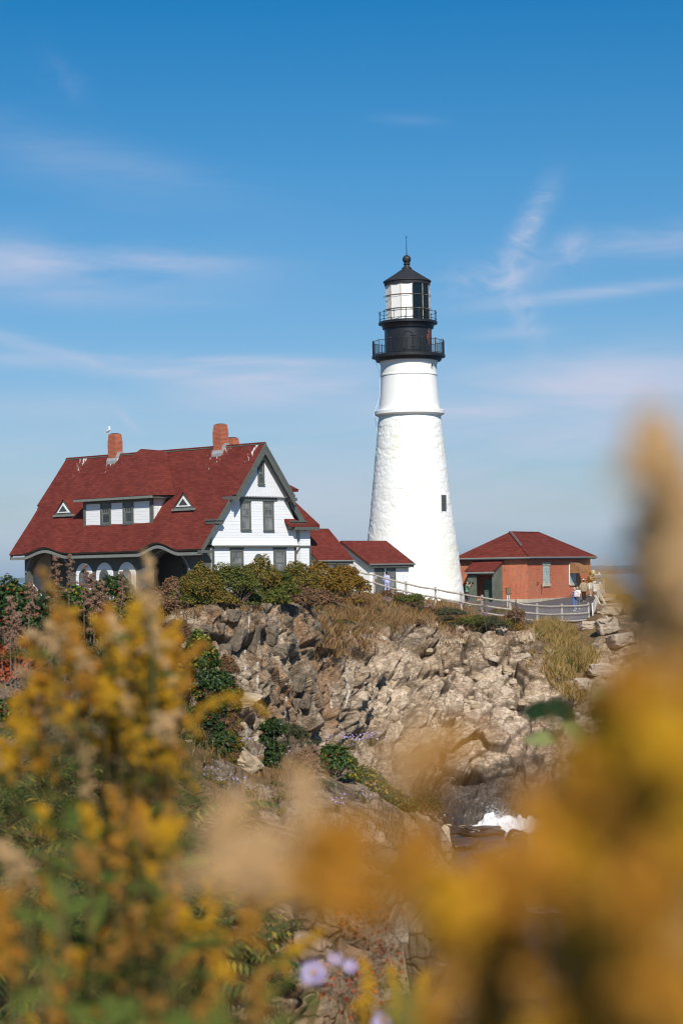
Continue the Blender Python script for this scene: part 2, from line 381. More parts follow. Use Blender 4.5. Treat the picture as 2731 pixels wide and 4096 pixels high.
    hid = ss(6.4, 7.0, T) * (1 - ss(7.2, 7.8, T)); rock = np.maximum(rock, hid * ss(640, 760, X))
    big = np.where(T > 7, 1.0, .4) * np.where((X < 1330) & (T > 7), 1.0, 1.0)
    # two jointing styles: upright blocks on the left cliff, slabs dipping to the sea on the right
    rl = np.array(Matrix.Rotation(R(18), 3, 'Y') @ Matrix.Rotation(R(-12), 3, 'X'))
    rr = np.array(Matrix.Rotation(R(-28), 3, 'X') @ Matrix.Rotation(R(14), 3, 'Y'))
    PL, PR = P @ rl.T, P @ rr.T
    wr = ss(1240, 1420, X + wob * 2)
    disp = np.zeros(len(P), np.float32); cell = np.zeros(len(P), np.float32); crack_shade = np.ones(len(P), np.float32)
    sel = np.where(rock > .01)[0]
    warp = np.stack([vnoise(P[sel], 1.3, s) - .5 for s in (51, 52, 53)], -1) * .5
    for n_, (szL, szR, amp, cw) in enumerate([((2.6,2.6,3.4), (5.0,4.2,2.1), 1.15, .2), ((1.15,1.15,1.5), (2.1,1.9,.85), .55, .35), ((.5,.5,.75), (.8,.8,.36), .22, .25), ((.2,.2,.3), (.26,.26,.15), .1, .25)]):
        for side, QP, sz, w in ((0, PL, szL, 1 - wr), (1, PR, szR, wr)):
            kk = (w[sel] > .01) & ((T[sel] > 7) | (n_ < 3)); s2 = sel[kk]
            wp = warp[kk]
            sc = big[s2][:, None]
            hgt, cr, ed = fracture((QP[s2] + wp * min(1, amp*1.4)) / sc, sz, 100 + 20 * n_ + 7 * side, .55 if side else .18)
            a = amp * (.85 if side == 0 else .95)
            disp[s2] += (hgt * a * w[s2] * sc[:, 0] - a * (.45, .5, .5, .15)[n_] * (1 - np.clip(ed / (.07, .1, .13, .2)[n_], 0, 1)) * (cr > .3) * w[s2] * sc[:, 0]).astype(np.float32)
            cell[s2] += cr * cw * w[s2]
            if n_ < 2: crack_shade[s2] = np.minimum(crack_shade[s2], np.clip(ed / .07, 0, 1) * w[s2] + (1 - w[s2]))
    dg = disp.reshape(nc, nr)
    for ax in (0, 1):
        for _ in range(1): dg = .25*np.roll(dg, 1, ax) + .5*dg + .25*np.roll(dg, -1, ax)
    disp = dg.ravel() * np.where(T < 7, 1 - .6*ss(3.9, 4.4, T), 1)
    soil = (vnoise(P, 1.7, 11) - .5) * .3 + (vnoise(P, .5, 12) - .5) * .14
    # no bumps under the buildings and the path
    flat = ss(10.9, 11.4, T)
    amp_s = np.where(T < 2.2, .15, 1.0) * (1 - .85 * flat)
    d = disp * rock * (1 - .5*flat) + soil * (1 - rock) * amp_s
    dirn = Nf * .75 + np.array([0, -.25, .25]) * rock[:, None]
    P2 = P + dirn * d[:, None]
    # white quartz veins in the cliff face, brown iron stains
    vein = np.zeros(len(P)); px, py = project(P2); py = np.where(P2[:, 1] < 1, 9000, py)
    for pts in ([(1003,2450),(998,2520),(985,2600),(985,2680)], [(1035,2650),(1034,2700),(1032,2770)], [(1132,2700),(1150,2730),(1150,2800),(1143,2870)], [(1290,2545),(1293,2640),(1310,2730),(1322,2830)], [(1375,2690),(1395,2760),(1370,2850)], [(985,2640),(1040,2655)], [(1735,2890),(1760,2960),(1810,3060),(1828,3110)], [(1585,2870),(1583,2960)]):
        for (xa, ya), (xb, yb) in zip(pts, pts[1:]):
            ln = math.hypot(xb-xa, yb-ya); t = np.clip(((px-xa)*(xb-xa)+(py-ya)*(yb-ya))/ln**2, 0, 1)
            dd = np.hypot(px - xa - t*(xb-xa) + wob*.22, py - ya - t*(yb-ya))
            vein = np.maximum(vein, np.clip(1.3 - dd / (3.6 + 2.8*np.sin(ya*.1 + t*5)), 0, 1) * (T > 7))
    wet = np.where(T > 6.5, 1 - ss(-1.9, .3, P2[:, 2] + wob * .014), 0)
    idx = np.arange(nc * nr).reshape(nc, nr)
    Q = np.stack([idx[:-1, :-1], idx[1:, :-1], idx[1:, 1:], idx[:-1, 1:]], -1).reshape(-1, 4)
    me = arr_mesh('ground', P2, Q)
    for nm, a in (('rock', rock), ('cell', cell), ('vein', vein), ('wet', wet), ('crack_shade', crack_shade), ('warm', np.where(T > 7, ss(1250, 1650, X + wob*3) * (.3 + .7*ss(2520, 2720, py + wob*2)), .35))):
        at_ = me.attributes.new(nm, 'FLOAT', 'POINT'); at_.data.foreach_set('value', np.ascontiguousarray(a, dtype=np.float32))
    return me, P2.reshape(nc, nr, 3), cols, ts, rock.reshape(nc, nr), N
def attr(nt, nm):
    a = nd(nt, 'ShaderNodeAttribute'); a.attribute_name = nm; return a.outputs['Fac']
def ground_material():
    m, nt, b = newmat('cliff rock and soil', .9, .15)
    v = mapping(nt); big = noise(nt, v, .35, 5, .6); mid = noise(nt, v, 2.2, 6, .65); fine = noise(nt, v, 14, 5, .7)
    st = noise(nt, mapping(nt, (1.2, 1.2, 3.2), rot=(R(24), R(20), 0)), 1.5, 7, .7, 1.6)           # strata
    f = math_(nt, 'ADD', math_(nt, 'MULTIPLY', attr(nt, 'cell'), .55), math_(nt, 'ADD', math_(nt, 'MULTIPLY', mid.outputs[0], .3), math_(nt, 'MULTIPLY', st.outputs[0], .38)))
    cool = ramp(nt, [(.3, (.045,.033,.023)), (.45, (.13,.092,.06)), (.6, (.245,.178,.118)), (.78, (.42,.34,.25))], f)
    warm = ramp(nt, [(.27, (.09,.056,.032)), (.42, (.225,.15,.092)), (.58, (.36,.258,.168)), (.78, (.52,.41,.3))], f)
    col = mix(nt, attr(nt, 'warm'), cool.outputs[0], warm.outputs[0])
    wv = nd(nt, 'ShaderNodeVectorMath', operation='ADD'); L(nt, v, wv.inputs[0]); dn = noise(nt, v, 1.4, 4, .6); sc_ = nd(nt, 'ShaderNodeVectorMath', operation='SCALE'); L(nt, dn.outputs['Color'], sc_.inputs[0]); sc_.inputs['Scale'].default_value = .55; L(nt, sc_.outputs[0], wv.inputs[1])
    mp_ = nd(nt, 'ShaderNodeMapping'); mp_.inputs['Scale'].default_value = (1, 1, 2.1); mp_.inputs['Rotation'].default_value = (R(22), R(14), 0); L(nt, wv.outputs[0], mp_.inputs['Vector'])
    vo = nd(nt, 'ShaderNodeTexVoronoi', feature='F1'); vo.inputs['Scale'].default_value = 2.3; L(nt, mp_.outputs[0], vo.inputs['Vector'])
    ve = nd(nt, 'ShaderNodeTexVoronoi', feature='DISTANCE_TO_EDGE'); ve.inputs['Scale'].default_value = 2.3; L(nt, mp_.outputs[0], ve.inputs['Vector'])
    vb = nd(nt, 'ShaderNodeTexVoronoi', feature='F1'); vb.inputs['Scale'].default_value = 6.5; L(nt, mp_.outputs[0], vb.inputs['Vector'])
    sepc = nd(nt, 'ShaderNodeSeparateColor'); L(nt, vo.outputs['Color'], sepc.inputs[0]); sepb = nd(nt, 'ShaderNodeSeparateColor'); L(nt, vb.outputs['Color'], sepb.inputs[0])
    chip = math_(nt, 'ADD', math_(nt, 'MULTIPLY', sepc.outputs[0], .6), math_(nt, 'MULTIPLY', sepb.outputs[0], .4))
    col = mix(nt, .75, col, ramp(nt, [(.15, (.5,.48,.46)), (.5, (.95,.95,.95)), (.85, (1.35,1.36,1.38))], chip).outputs[0], 'MULTIPLY')
    edge = math_(nt, 'SUBTRACT', 1.0, math_(nt, 'MULTIPLY', ve.outputs['Distance'], 16), True)
    col = mix(nt, math_(nt, 'MULTIPLY', math_(nt, 'MULTIPLY', edge, .75), math_(nt, 'MULTIPLY', math_(nt, 'SUBTRACT', dn.outputs[0], .38), 5, True)), col, (.045,.032,.022))
    iron = ramp(nt, [(.47, (0,0,0)), (.62, (1,1,1))], big.outputs[0]).outputs[0]
    col = mix(nt, math_(nt, 'MULTIPLY', math_(nt, 'MULTIPLY', iron, .65), math_(nt, 'SUBTRACT', 1.15, attr(nt, 'warm'))), col, mix(nt, fine.outputs[0], (.3,.17,.075), (.2,.1,.05)))
    lich = math_(nt, 'MULTIPLY', math_(nt, 'SUBTRACT', noise(nt, v, 1.1, 7, .7).outputs[0], .64), 14, True)
    col = mix(nt, math_(nt, 'MULTIPLY', lich, .55), col, (.42,.22,.05))
    pale = math_(nt, 'MULTIPLY', math_(nt, 'SUBTRACT', noise(nt, v, 4.6, 7, .78).outputs[0], .57), 12, True)
    col = mix(nt, math_(nt, 'MULTIPLY', pale, .45), col, (.5,.47,.42))
    col = mix(nt, math_(nt, 'MULTIPLY', math_(nt, 'SUBTRACT', 1.0, attr(nt, 'crack_shade')), .6), col, (.05,.036,.024))  # crevice shade mixed into the rock colour along the cracks
    vn = math_(nt, 'MULTIPLY', math_(nt, 'SUBTRACT', math_(nt, 'ADD', attr(nt, 'vein'), math_(nt, 'MULTIPLY', fine.outputs[0], 1.3)), 1.12), 2.2, True)
    col = mix(nt, math_(nt, 'MULTIPLY', vn, .8), col, (.62,.58,.52))
    soil = ramp(nt, [(.25, (.075,.045,.02)), (.5, (.17,.105,.045)), (.75, (.29,.19,.09))], math_(nt, 'ADD', math_(nt, 'MULTIPLY', mid.outputs[0], .6), math_(nt, 'MULTIPLY', fine.outputs[0], .4)))
    rk = math_(nt, 'MULTIPLY', math_(nt, 'SUBTRACT', math_(nt, 'ADD', attr(nt, 'rock'), math_(nt, 'MULTIPLY', math_(nt, 'SUBTRACT', mid.outputs[0], .5), .9)), .35), 4, True)
    col = mix(nt, rk, soil.outputs[0], col)
    w = attr(nt, 'wet'); col = mix(nt, math_(nt, 'MULTIPLY', w, .85), col, (.045,.034,.028))
    L(nt, col, b.inputs['Base Color'])
    L(nt, math_(nt, 'SUBTRACT', .92, math_(nt, 'MULTIPLY', w, .5)), b.inputs['Roughness'])
    hgt = math_(nt, 'ADD', math_(nt, 'MULTIPLY', st.outputs[0], .3), math_(nt, 'ADD', math_(nt, 'MULTIPLY', mid.outputs[0], .5), math_(nt, 'MULTIPLY', fine.outputs[0], .25)))
    hgt = math_(nt, 'ADD', hgt, math_(nt, 'MULTIPLY', math_(nt, 'ADD', chip, math_(nt, 'MULTIPLY', edge, -.5)), .55)); bump(nt, b, hgt, .8, .1); return m
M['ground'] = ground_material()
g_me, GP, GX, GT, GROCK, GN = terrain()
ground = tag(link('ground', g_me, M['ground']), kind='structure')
def ground_at(px, py, ymin=4.0, ymax=400.0):
    """point of the built ground seen at a photo pixel, nearest one beyond ymin"""
    i = int(np.clip(np.searchsorted(GX, px), 1, len(GX) - 1))
    best = None
    for j in (i,):
        c = GP[j]; qx, qy = project(c); ok = (c[:, 1] > ymin) & (c[:, 1] < ymax)
        for k in np.where(ok)[0][:-1]:
            if qy[k] >= py > qy[k+1]:
                t = (qy[k] - py) / (qy[k] - qy[k+1] + 1e-9); p = c[k] * (1 - t) + c[k+1] * t
                return np.array(p)
        ks = np.where(ok)[0]; return np.array(c[ks[np.argmin(np.abs(qy[ks] - py))]])
def ground_z(x, y):
    """height of the ground under a world point"""
    px = CX + F * x / max(y, .3)
    i = int(np.clip(np.searchsorted(GX, px), 0, len(GX) - 1)); c = GP[i]
    return float(np.interp(y, np.maximum.accumulate(c[:, 1]), c[:, 2]))

# ------------------------------------------------------------------ sea, far shore, sky, sun, camera
def sea():
    ys = np.concatenate([np.linspace(-30, 300, 60), np.geomspace(320, 15800, 60)]); V = []; n = 41
    for y in ys:
        w = 400 + abs(y) * .75
        for k in range(n): V.append((-w + 2*w*k/(n-1), y, SEA))
    V = np.array(V); idx = np.arange(len(ys)*n).reshape(len(ys), n)
    Q = np.stack([idx[:-1, :-1], idx[:-1, 1:], idx[1:, 1:], idx[1:, :-1]], -1).reshape(-1, 4)
    m, nt, b = newmat('sea water', .16, .5); b.inputs['IOR'].default_value = 1.33
    v = mapping(nt, (1, 1, 1)); a = noise(nt, v, .09, 6, .6); c = noise(nt, v, .9, 5, .6)
    L(nt, ramp(nt, [(.3, (.004,.03,.075)), (.7, (.012,.06,.125))], a.outputs[0]).outputs[0], b.inputs['Base Color'])
    bump(nt, b, math_(nt, 'ADD', a.outputs[0], math_(nt, 'MULTIPLY', c.outputs[0], .35)), .7, 1.2)
    return tag(link('sea', arr_mesh('sea', V, Q), m, smooth=True), kind='structure')
sea()
def ridge(name, Y, depth, top, pxa, pxb, n, m, seed):
    V = []; S = 9
    for k in range(n):
        px = pxa + (pxb - pxa) * k / (n - 1); x = (px - CX) / F * Y
        h = top(px) * (.86 + .28 * float(vnoise(np.array([[px*.02, seed, 0.]]), 1.0, seed)[0])) * (.93 + .14 * float(vnoise(np.array([[px*.14, seed, 0.]]), 1.0, seed+1)[0]))
        for j in range(S):
            t = j / (S - 1); V.append((x, Y + depth * t, SEA - .5 + (h - SEA + .5) * math.sin(math.pi * min(1, t * 1.0)) ** .6 if 0 < t < 1 else SEA - .5))
    V = np.array(V); idx = np.arange(n * S).reshape(n, S)
    Q = np.stack([idx[:-1, :-1], idx[1:, :-1], idx[1:, 1:], idx[:-1, 1:]], -1).reshape(-1, 4)
    return tag(link(name, arr_mesh(name, V, Q), m), kind='structure')
m_hill = rough_mat('distant wooded hill', (.045,.07,.06), .5, .01, .95, .05, 0)
m_head = rough_mat('brown heath headland', (.13,.085,.06), .5, .03, .95, .05, 0)
ridge('hills', 12000, 1500, lambda px: np.interp(px, [-4000, 1800, 2200, 2400, 2600, 5000], [30, 32, 35, 40, 46, 36]), -4000, 6500, 420, m_hill, 5)
ridge('headland', 7600, 500, lambda px: np.interp(px, [1900, 2200, 2340, 2420, 2800, 5000], [-2, 8, 10.5, 13, 16, 9]), 1900, 5200, 300, m_head, 9)

def haze():
    me = bpy.data.meshes.new('haze'); x0, x1, y0, y1, z0, z1 = -14000, 14000, -70, 16000, -12, 62
    me.from_pydata([(x0,y0,z0),(x1,y0,z0),(x1,y1,z0),(x0,y1,z0),(x0,y0,z1),(x1,y0,z1),(x1,y1,z1),(x0,y1,z1)], [], [(0,3,2,1),(4,5,6,7),(0,1,5,4),(1,2,6,5),(2,3,7,6),(3,0,4,7)])
    m = bpy.data.materials.new('sea haze'); m.use_nodes = True; nt = m.node_tree; nt.nodes.remove(nt.nodes['Principled BSDF'])
    v = nd(nt, 'ShaderNodeVolumePrincipled'); v.inputs['Color'].default_value = (.62,.78,1,1); v.inputs['Density'].default_value = 6e-5; v.inputs['Anisotropy'].default_value = 0
    L(nt, v.outputs[0], nt.nodes['Material Output'].inputs['Volume']); tag(link('haze', me, m), 'thin blue sea haze over the far shore', 'haze', kind='stuff')
haze()
world = bpy.data.worlds.new('World'); scene.world = world; world.use_nodes = True
SUN_EL, SUN_AZ = R(40), R(171)
def sky():
    nt = world.node_tree; bg = nt.nodes['Background']; bg.inputs['Strength'].default_value = .1
    s = nd(nt, 'ShaderNodeTexSky', sky_type='NISHITA', sun_disc=False, sun_elevation=SUN_EL, sun_rotation=SUN_AZ, altitude=10, air_density=1.0, dust_density=.6, ozone_density=2.2)
    tc = nd(nt, 'ShaderNodeTexCoord'); d = tc.outputs['Generated']
    sp = nd(nt, 'ShaderNodeSeparateXYZ'); L(nt, d, sp.inputs[0])
    u = math_(nt, 'ARCTAN2', sp.outputs[0], sp.outputs[1]); e = math_(nt, 'ARCSINE', sp.outputs[2])     # azimuth, elevation (radians)
    # blue deepens with height
    tint = ramp(nt, SKY_TINT, math_(nt, 'MULTIPLY', e, 1.0, True))
    col = mix(nt, 1.0, s.outputs[0], tint.outputs[0], 'MULTIPLY')
    cb = nd(nt, 'ShaderNodeCombineXYZ'); L(nt, u, cb.inputs[0]); L(nt, e, cb.inputs[1])
    def streak(sx, sy, rot, sc, det=7, rough=.6, dist=.8):
        mp = nd(nt, 'ShaderNodeMapping'); mp.inputs['Scale'].default_value = (sx, sy, 1); mp.inputs['Rotation'].default_value = (0, 0, R(rot)); L(nt, cb.outputs[0], mp.inputs['Vector'])
        return noise(nt, mp.outputs[0], sc, det, rough, dist).outputs[0]
    n1 = streak(9, 60, 4, 1.0); n2 = streak(40, 60, 30, 1.0, 8, .65, 1.4); n3 = streak(7, 34, -6, 1.0, 6, .55, .5)
    tot = None
    for (px, py, a, b_, rot, amp, which) in CLOUDS:
        u0, e0 = (px - CX) / F, (2301 - py) / F
        du = math_(nt, 'SUBTRACT', u, u0); de = math_(nt, 'SUBTRACT', e, e0); c, sn = math.cos(R(rot)), math.sin(R(rot))
        p = math_(nt, 'DIVIDE', math_(nt, 'ADD', math_(nt, 'MULTIPLY', du, c), math_(nt, 'MULTIPLY', de, sn)), a / F)
        q = math_(nt, 'DIVIDE', math_(nt, 'SUBTRACT', math_(nt, 'MULTIPLY', de, c), math_(nt, 'MULTIPLY', du, sn)), b_ / F)
        g = math_(nt, 'POWER', 2.718, math_(nt, 'MULTIPLY', math_(nt, 'ADD', math_(nt, 'MULTIPLY', p, p), math_(nt, 'MULTIPLY', q, q)), -1.0))
        n = {1: n1, 2: n2, 3: n3}[which]
        k = math_(nt, 'MULTIPLY', math_(nt, 'MULTIPLY', g, amp), math_(nt, 'MULTIPLY', math_(nt, 'SUBTRACT', n, .3), 2.8, True))
        tot = k if tot is None else math_(nt, 'ADD', tot, k)
    tot = math_(nt, 'MINIMUM', math_(nt, 'MAXIMUM', tot, 0.0), .85)
    col = mix(nt, tot, col, CLOUD_COL)
    L(nt, col, bg.inputs['Color'])
SKY_TINT = [(0, (.54,.745,1.2)), (.033, (.6,.715,.93)), (.113, (.47,.715,.93)), (.194, (.27,.69,.945)), (.281, (.085,.61,.92)), (.5, (.2,.62,.93)), (1, (.45,.75,1))]
SKY_TINT = [(p, tuple(c*.83 for c in q)) for p, q in SKY_TINT]
CLOUD_COL = (4.9, 5.15, 6.4)
CLOUDS = [  # photo px, py, half width, half height, tilt, strength, streak pattern
 (180, 1050, 620, 95, -3, .8, 3), (400, 1030, 520, 40, -3, .4, 1), (760, 1050, 240, 55, -4, .45, 3), (950, 1435, 420, 24, -2, .7, 1), (620, 1470, 420, 42, -6, .55, 1), (1200, 1540, 480, 66, 5, .75, 3), (1050, 1500, 300, 30, 6, .3, 1), (2350, 1570, 820, 130, 3, .85, 3), (2100, 1650, 500, 60, 2, .4, 1),
 (2120, 960, 48, 190, -30, .6, 2), (2010, 1120, 260, 70, 8, .36, 2), (2100, 1260, 50, 130, 20, .5, 2), (2060, 1350, 160, 22, 3, .35, 1), (2680, 1010, 320, 60, 2, .55, 1),
 (2450, 1195, 560, 28, 5, .42, 1), (2400, 1830, 950, 170, 2, .5, 3), (60, 1350, 260, 36, -14, .4, 1), (60, 1430, 240, 30, 0, .35, 1),
 (500, 660, 560, 80, -14, .14, 1), (1660, 505, 130, 22, -5, .1, 1), (200, 640, 700, 120, -20, .12, 3), (520, 1670, 80, 16, -48, .28, 2),
 (700, 1900, 1700, 280, 0, .36, 3), (1600, 2120, 2300, 180, 0, .36, 3), (280, 330, 110, 60, -45, .12, 2), (350, 1190, 520, 60, -3, .22, 1), (2310, 1010, 60, 60, 40, .45, 2), (300, 1620, 600, 60, 0, .2, 3)]
sky()
sd = bpy.data.lights.new('sun', 'SUN'); sd.energy = 4.4; sd.angle = R(.53); sd.color = (1, .945, .86)
so = bpy.data.objects.new('sun', sd); COL.objects.link(so)
sdir = Vector((math.sin(SUN_AZ) * math.cos(SUN_EL), math.cos(SUN_AZ) * math.cos(SUN_EL), math.sin(SUN_EL)))
so.rotation_euler = sdir.to_track_quat('Z', 'Y').to_euler(); so.location = (10, -40, 60)
cd = bpy.data.cameras.new('camera'); cam = bpy.data.objects.new('camera', cd); COL.objects.link(cam); scene.camera = cam
c_, s_ = math.cos(RHO), math.sin(RHO)
Rv = Vector((1, 0, 0)); Uv = Vector((0, -math.sin(TH), math.cos(TH))); Fv = Vector((0, math.cos(TH), math.sin(TH)))
xc = Rv * c_ - Uv * s_; yc = Rv * s_ + Uv * c_
cam.matrix_world = Matrix(((xc.x, yc.x, -Fv.x, 0), (xc.y, yc.y, -Fv.y, 0), (xc.z, yc.z, -Fv.z, 10.0), (0, 0, 0, 1)))
cd.sensor_fit = 'VERTICAL'; cd.sensor_height = 36; cd.sensor_width = 24; cd.lens = 36 * F / 4096
cd.clip_start = .05; cd.clip_end = 100000
cd.dof.use_dof = True; cd.dof.focus_distance = 120; cd.dof.aperture_fstop = 5.0; cd.dof.aperture_blades = 0
scene.view_settings.view_transform = 'Standard'; scene.view_settings.look = 'None'; scene.view_settings.exposure = .27; scene.view_settings.gamma = 1
scene.cycles.filter_width = 1.15; scene.render.engine = 'CYCLES'; scene.cycles.use_denoising = True
scene.cycles.max_bounces = 6; scene.cycles.diffuse_bounces = 3; scene.cycles.transparent_max_bounces = 6
# ------------------------------------------------------------------ generic openings
def obox(mb, o, ax, n, a, d, z, mi=0):
    """box in a wall frame: a along the wall, d out of the wall, z up"""
    o, ax, n = Vector(o), Vector(ax), Vector(n); up = Vector((0, 0, 1)); vs = []
    for zz in z:
        for aa, dd in ((a[0], d[0]), (a[1], d[0]), (a[1], d[1]), (a[0], d[1])): vs.append(o + ax*aa + n*dd + up*zz)
    return mb.add(vs, [(0,3,2,1),(4,5,6,7),(0,1,5,4),(1,2,6,5),(2,3,7,6),(3,0,4,7)], mi)
def window(parent, o, ax, n, w, h, trim=.12, mun=(2, 2), glass='glass', frame='trim', sash='fascia', name='window', hood=True):
    """sash window: casing (part), sashes and pane (sub-parts); o = middle of the sill on the wall face"""
    f = MB(); t = trim
    obox(f, o, ax, n, (-w/2-t, -w/2), (-.02, .07), (-t*.6, h+t)); obox(f, o, ax, n, (w/2, w/2+t), (-.02, .07), (-t*.6, h+t))
    obox(f, o, ax, n, (-w/2, w/2), (-.02, .072), (h, h+t)); obox(f, o, ax, n, (-w/2-t-.03, w/2+t+.03), (-.02, .12), (-t*1.1, -t*.6)) 
    obox(f, o, ax, n, (-w/2, w/2), (-.02, .05), (-t*.6, 0))
    if hood: obox(f, o, ax, n, (-w/2-t-.04, w/2+t+.04), (-.02, .11), (h+t, h+t+.07))
    fo = f.build(name, M[frame], parent)
    s = MB(); b = .05
    for z0, z1, d in ((h/2, h, .045), (0, h/2, .03)):
        obox(s, o, ax, n, (-w/2, -w/2+b), (d-.03, d), (z0, z1)); obox(s, o, ax, n, (w/2-b, w/2), (d-.03, d), (z0, z1))
        obox(s, o, ax, n, (-w/2+b, w/2-b), (d-.03, d), (z0, z0+b)); obox(s, o, ax, n, (-w/2+b, w/2-b), (d-.03, d), (z1-b, z1))
        if z0 > 0 or mun[1] > 2:
            for k in range(1, mun[0]):
                x = -w/2 + w*k/mun[0]; obox(s, o, ax, n, (x-.012, x+.012), (d-.028, d-.004), (z0+b, z1-b))
            if mun[1] > 1: obox(s, o, ax, n, (-w/2+b, w/2-b), (d-.026, d-.006), ((z0+z1)/2-.012, (z0+z1)/2+.012))
    s.build('sash', M[sash], fo)
    g = MB(); obox(g, o, ax, n, (-w/2, w/2), (-.03, .004), (.005, h/2+.03)); obox(g, o, ax, n, (-w/2, w/2), (-.026, .018), (h/2+.03, h-.005))
    g.build('pane', M[glass], fo)
    return fo

# ------------------------------------------------------------------ keepers' house (local u along ridge, v away from the long front, w up)
ANG = R(-42); A0 = Vector((-4.807, 128.0, 8.6))
ua = Vector((math.cos(ANG), math.sin(ANG), 0)); va = Vector((-math.sin(ANG), math.cos(ANG), 0))
def hw(u, v, w): return A0 + ua*u + va*v + Vector((0, 0, w))
house = empty('keepers_house', A0, ANG, 'large white clapboard house with long red shingled roof and grey trim', 'house')
RW, SL = 10.03, 1.24
X, Y_, Zv = Vector((1,0,0)), Vector((0,1,0)), Vector((0,0,1))
def roof_sheet(name, u0, u1, v0, v1, sign, nu, nv, parent, mats, arches=(), thick=.17):
    V = []; Fc = []
    for i in range(nu + 1):
        u = u0 + (u1 - u0) * i / nu
        for j in range(nv + 1):
            v = v0 + (v1 - v0) * j / nv; w = RW - SL * v
            for uc, hl, h in arches:
                t = max(0, 1 - abs((u - uc) / hl)); t = t*t*(3-2*t); s = max(0, min(1, (v - 3.3) / (5.5 - 3.3))); w += h * t * s*s*(3-2*s)
            V.append((u, sign * v, w + .012 * math.sin(u*3.1 + v*2.2)))
    for i in range(nu):
        for j in range(nv):
            a = i*(nv+1)+j; q = (a, a+1, a+nv+2, a+nv+1); Fc.append(q if sign < 0 else q[::-1])
    me = bpy.data.meshes.new(name); me.from_pydata(V, [], [f[::-1] for f in Fc]); me.update()
    o = link(name, me, mats, parent)
    if sum(p.normal.z for p in me.polygons) < 0: me.flip_normals()
    s = o.modifiers.new('thickness', 'SOLIDIFY'); s.thickness = thick; s.offset = -1; s.material_offset_rim = 1; s.material_offset = 1
    return o
ARCH = ((-15.7, 2.4, .44), (-4.5, 2.0, .5))
rmats = [M['shingle_gull'], M['trim']]
roof = roof_sheet('roof', -19.66, 0, 0, 2.75, -1, 60, 10, house, rmats)
roof_sheet('roof', -19.35, -.4, 2.75, 5.5, -1, 150, 18, house, [M['shingle'], M['trim']], ARCH)
roof_sheet('roof', -19.66, 0, 0, 2.75, 1, 40, 6, house, rmats)
roof_sheet('roof', -19.35, -.4, 2.75, 4.1, 1, 40, 6, house, [M['shingle'], M['trim']])
rc = MB(); rc.tube([(-19.64, 0, RW-.03), (-.02, 0, RW-.03)], .085, 6); rc.build('ridge_cap', M['shingle'], house)
# pale eave board following the two eyebrow arches
eb = MB(); prev = None
def eave_w(u):
    w = RW - SL*5.5
    for uc, hl, h in ARCH:
        t = max(0, 1 - abs((u-uc)/hl)); w += h*t*t*(3-2*t)
    return w
us = np.linspace(-19.3, -.45, 120)
for a, b in zip(us, us[1:]):
    wa, wb = eave_w(a) - .2, eave_w(b) - .2
    eb.add([(a,-5.42,wa-.19),(b,-5.42,wb-.19),(b,-5.3,wb-.19),(a,-5.3,wa-.19),(a,-5.42,wa),(b,-5.42,wb),(b,-5.3,wb),(a,-5.3,wa)], [(0,3,2,1),(4,5,6,7),(0,1,5,4),(2,3,7,6)])
eb.build('eave_board', M['fascia'], house)
def verge(u0, u1):
    m = MB(); t, d = .18, .5
    top = lambda v: RW - SL*abs(v)
    m.prism([(-2.75, top(2.75)-t), (0, RW-t), (2.75, top(2.75)-t), (2.75, top(2.75)-t-d), (0, RW-t-d*1.1), (-2.75, top(2.75)-t-d)], 'x', u0, u1)
    s = .38 if u0 > -5 else -.33
    m.prism([(-5.45, top(5.45)-t), (-2.78, top(2.78)-t), (-2.78, top(2.78)-t-d*.8), (-5.45, top(5.45)-t-d*.5)], 'x', u0-s, u1-s)
    m.prism([(4.05, top(4.05)-t), (2.78, top(2.78)-t), (2.78, top(2.78)-t-d*.8), (4.05, top(4.05)-t-d)], 'x', u0-s, u1-s)
    m.build('verge_board', M['trim'], house)
verge(-.1, -.02); verge(-19.64, -19.56)
for v0, v1, w0, w1 in ((-4.3, -3.55, 4.78, 4.98), (2.65, 4.0, 4.5, 4.95)):   # boxed eave returns and notches
    et = MB(); et.box((-1.2, v0, w0), (-.32, v1, w1)); et.box((-1.2, v0-.06, w1), (-.26, v1+.06, w1+.08)); et.build('eave_return', M['trim'], house)
for v0 in (-2.95, 2.55): et = MB(); et.box((-1.0, v0, 6.3), (-.06, v0+.4, 6.52)); et.build('eave_return', M['trim'], house)
et = MB(); et.box((-.75, -5.46, 2.95), (-.42, -4.5, 3.12)); et.build('eave_return', M['trim'], house)
# gable walls
gw = MB()
t_ = .2
def half(w): return (RW - t_ - w) / SL
gw.prism([(-4.05, 0), (3.45, 0), (3.45, 3.3), (-4.05, 3.3)], 'x', -1.4, -.84)
gw.prism([(-4.2, 3.46), (3.55, 3.46), (3.52, 3.9), (3.5, half(6.6)*0+4.9), (half(6.6), 6.6), (-half(6.6), 6.6), (-4.18, 4.65), (-4.18, 3.9)], 'x', -1.3, -.74)
gw.add([(-.74, -4.2, 3.46), (-.74, 3.55, 3.46), (-.66, 3.6, 3.4), (-.66, -4.26, 3.4), (-.74, -4.2, 3.9), (-.74, 3.55, 3.9)], [(3, 2, 5, 4), (0, 3, 4), (1, 5, 2)])
gw.box((-18.8, -4.05, 0), (-18.6, 4.0, 3.3)); gw.prism([(-4.2, 3.3), (4.0, 3.3), (half(5), 5), (0, RW-.25), (-half(5), 5)], 'x', -19.2, -18.7)
gw.box((-18.6, 3.5, 0), (-1.4, 3.9, 4.9))
gw.build('wall', M['clap'], house)
jt = MB(); n_ = 36; bw = half(6.62) - .02
poly = [(bw, 6.66)] + [(0, RW-.28)] + [(-bw, 6.66)]
for k in range(n_):
    a = -bw + 2*bw*k/n_; q = 2*bw/n_; poly += [(a + q*.15, 6.6), (a + q*.5, 6.52), (a + q*.85, 6.6)]
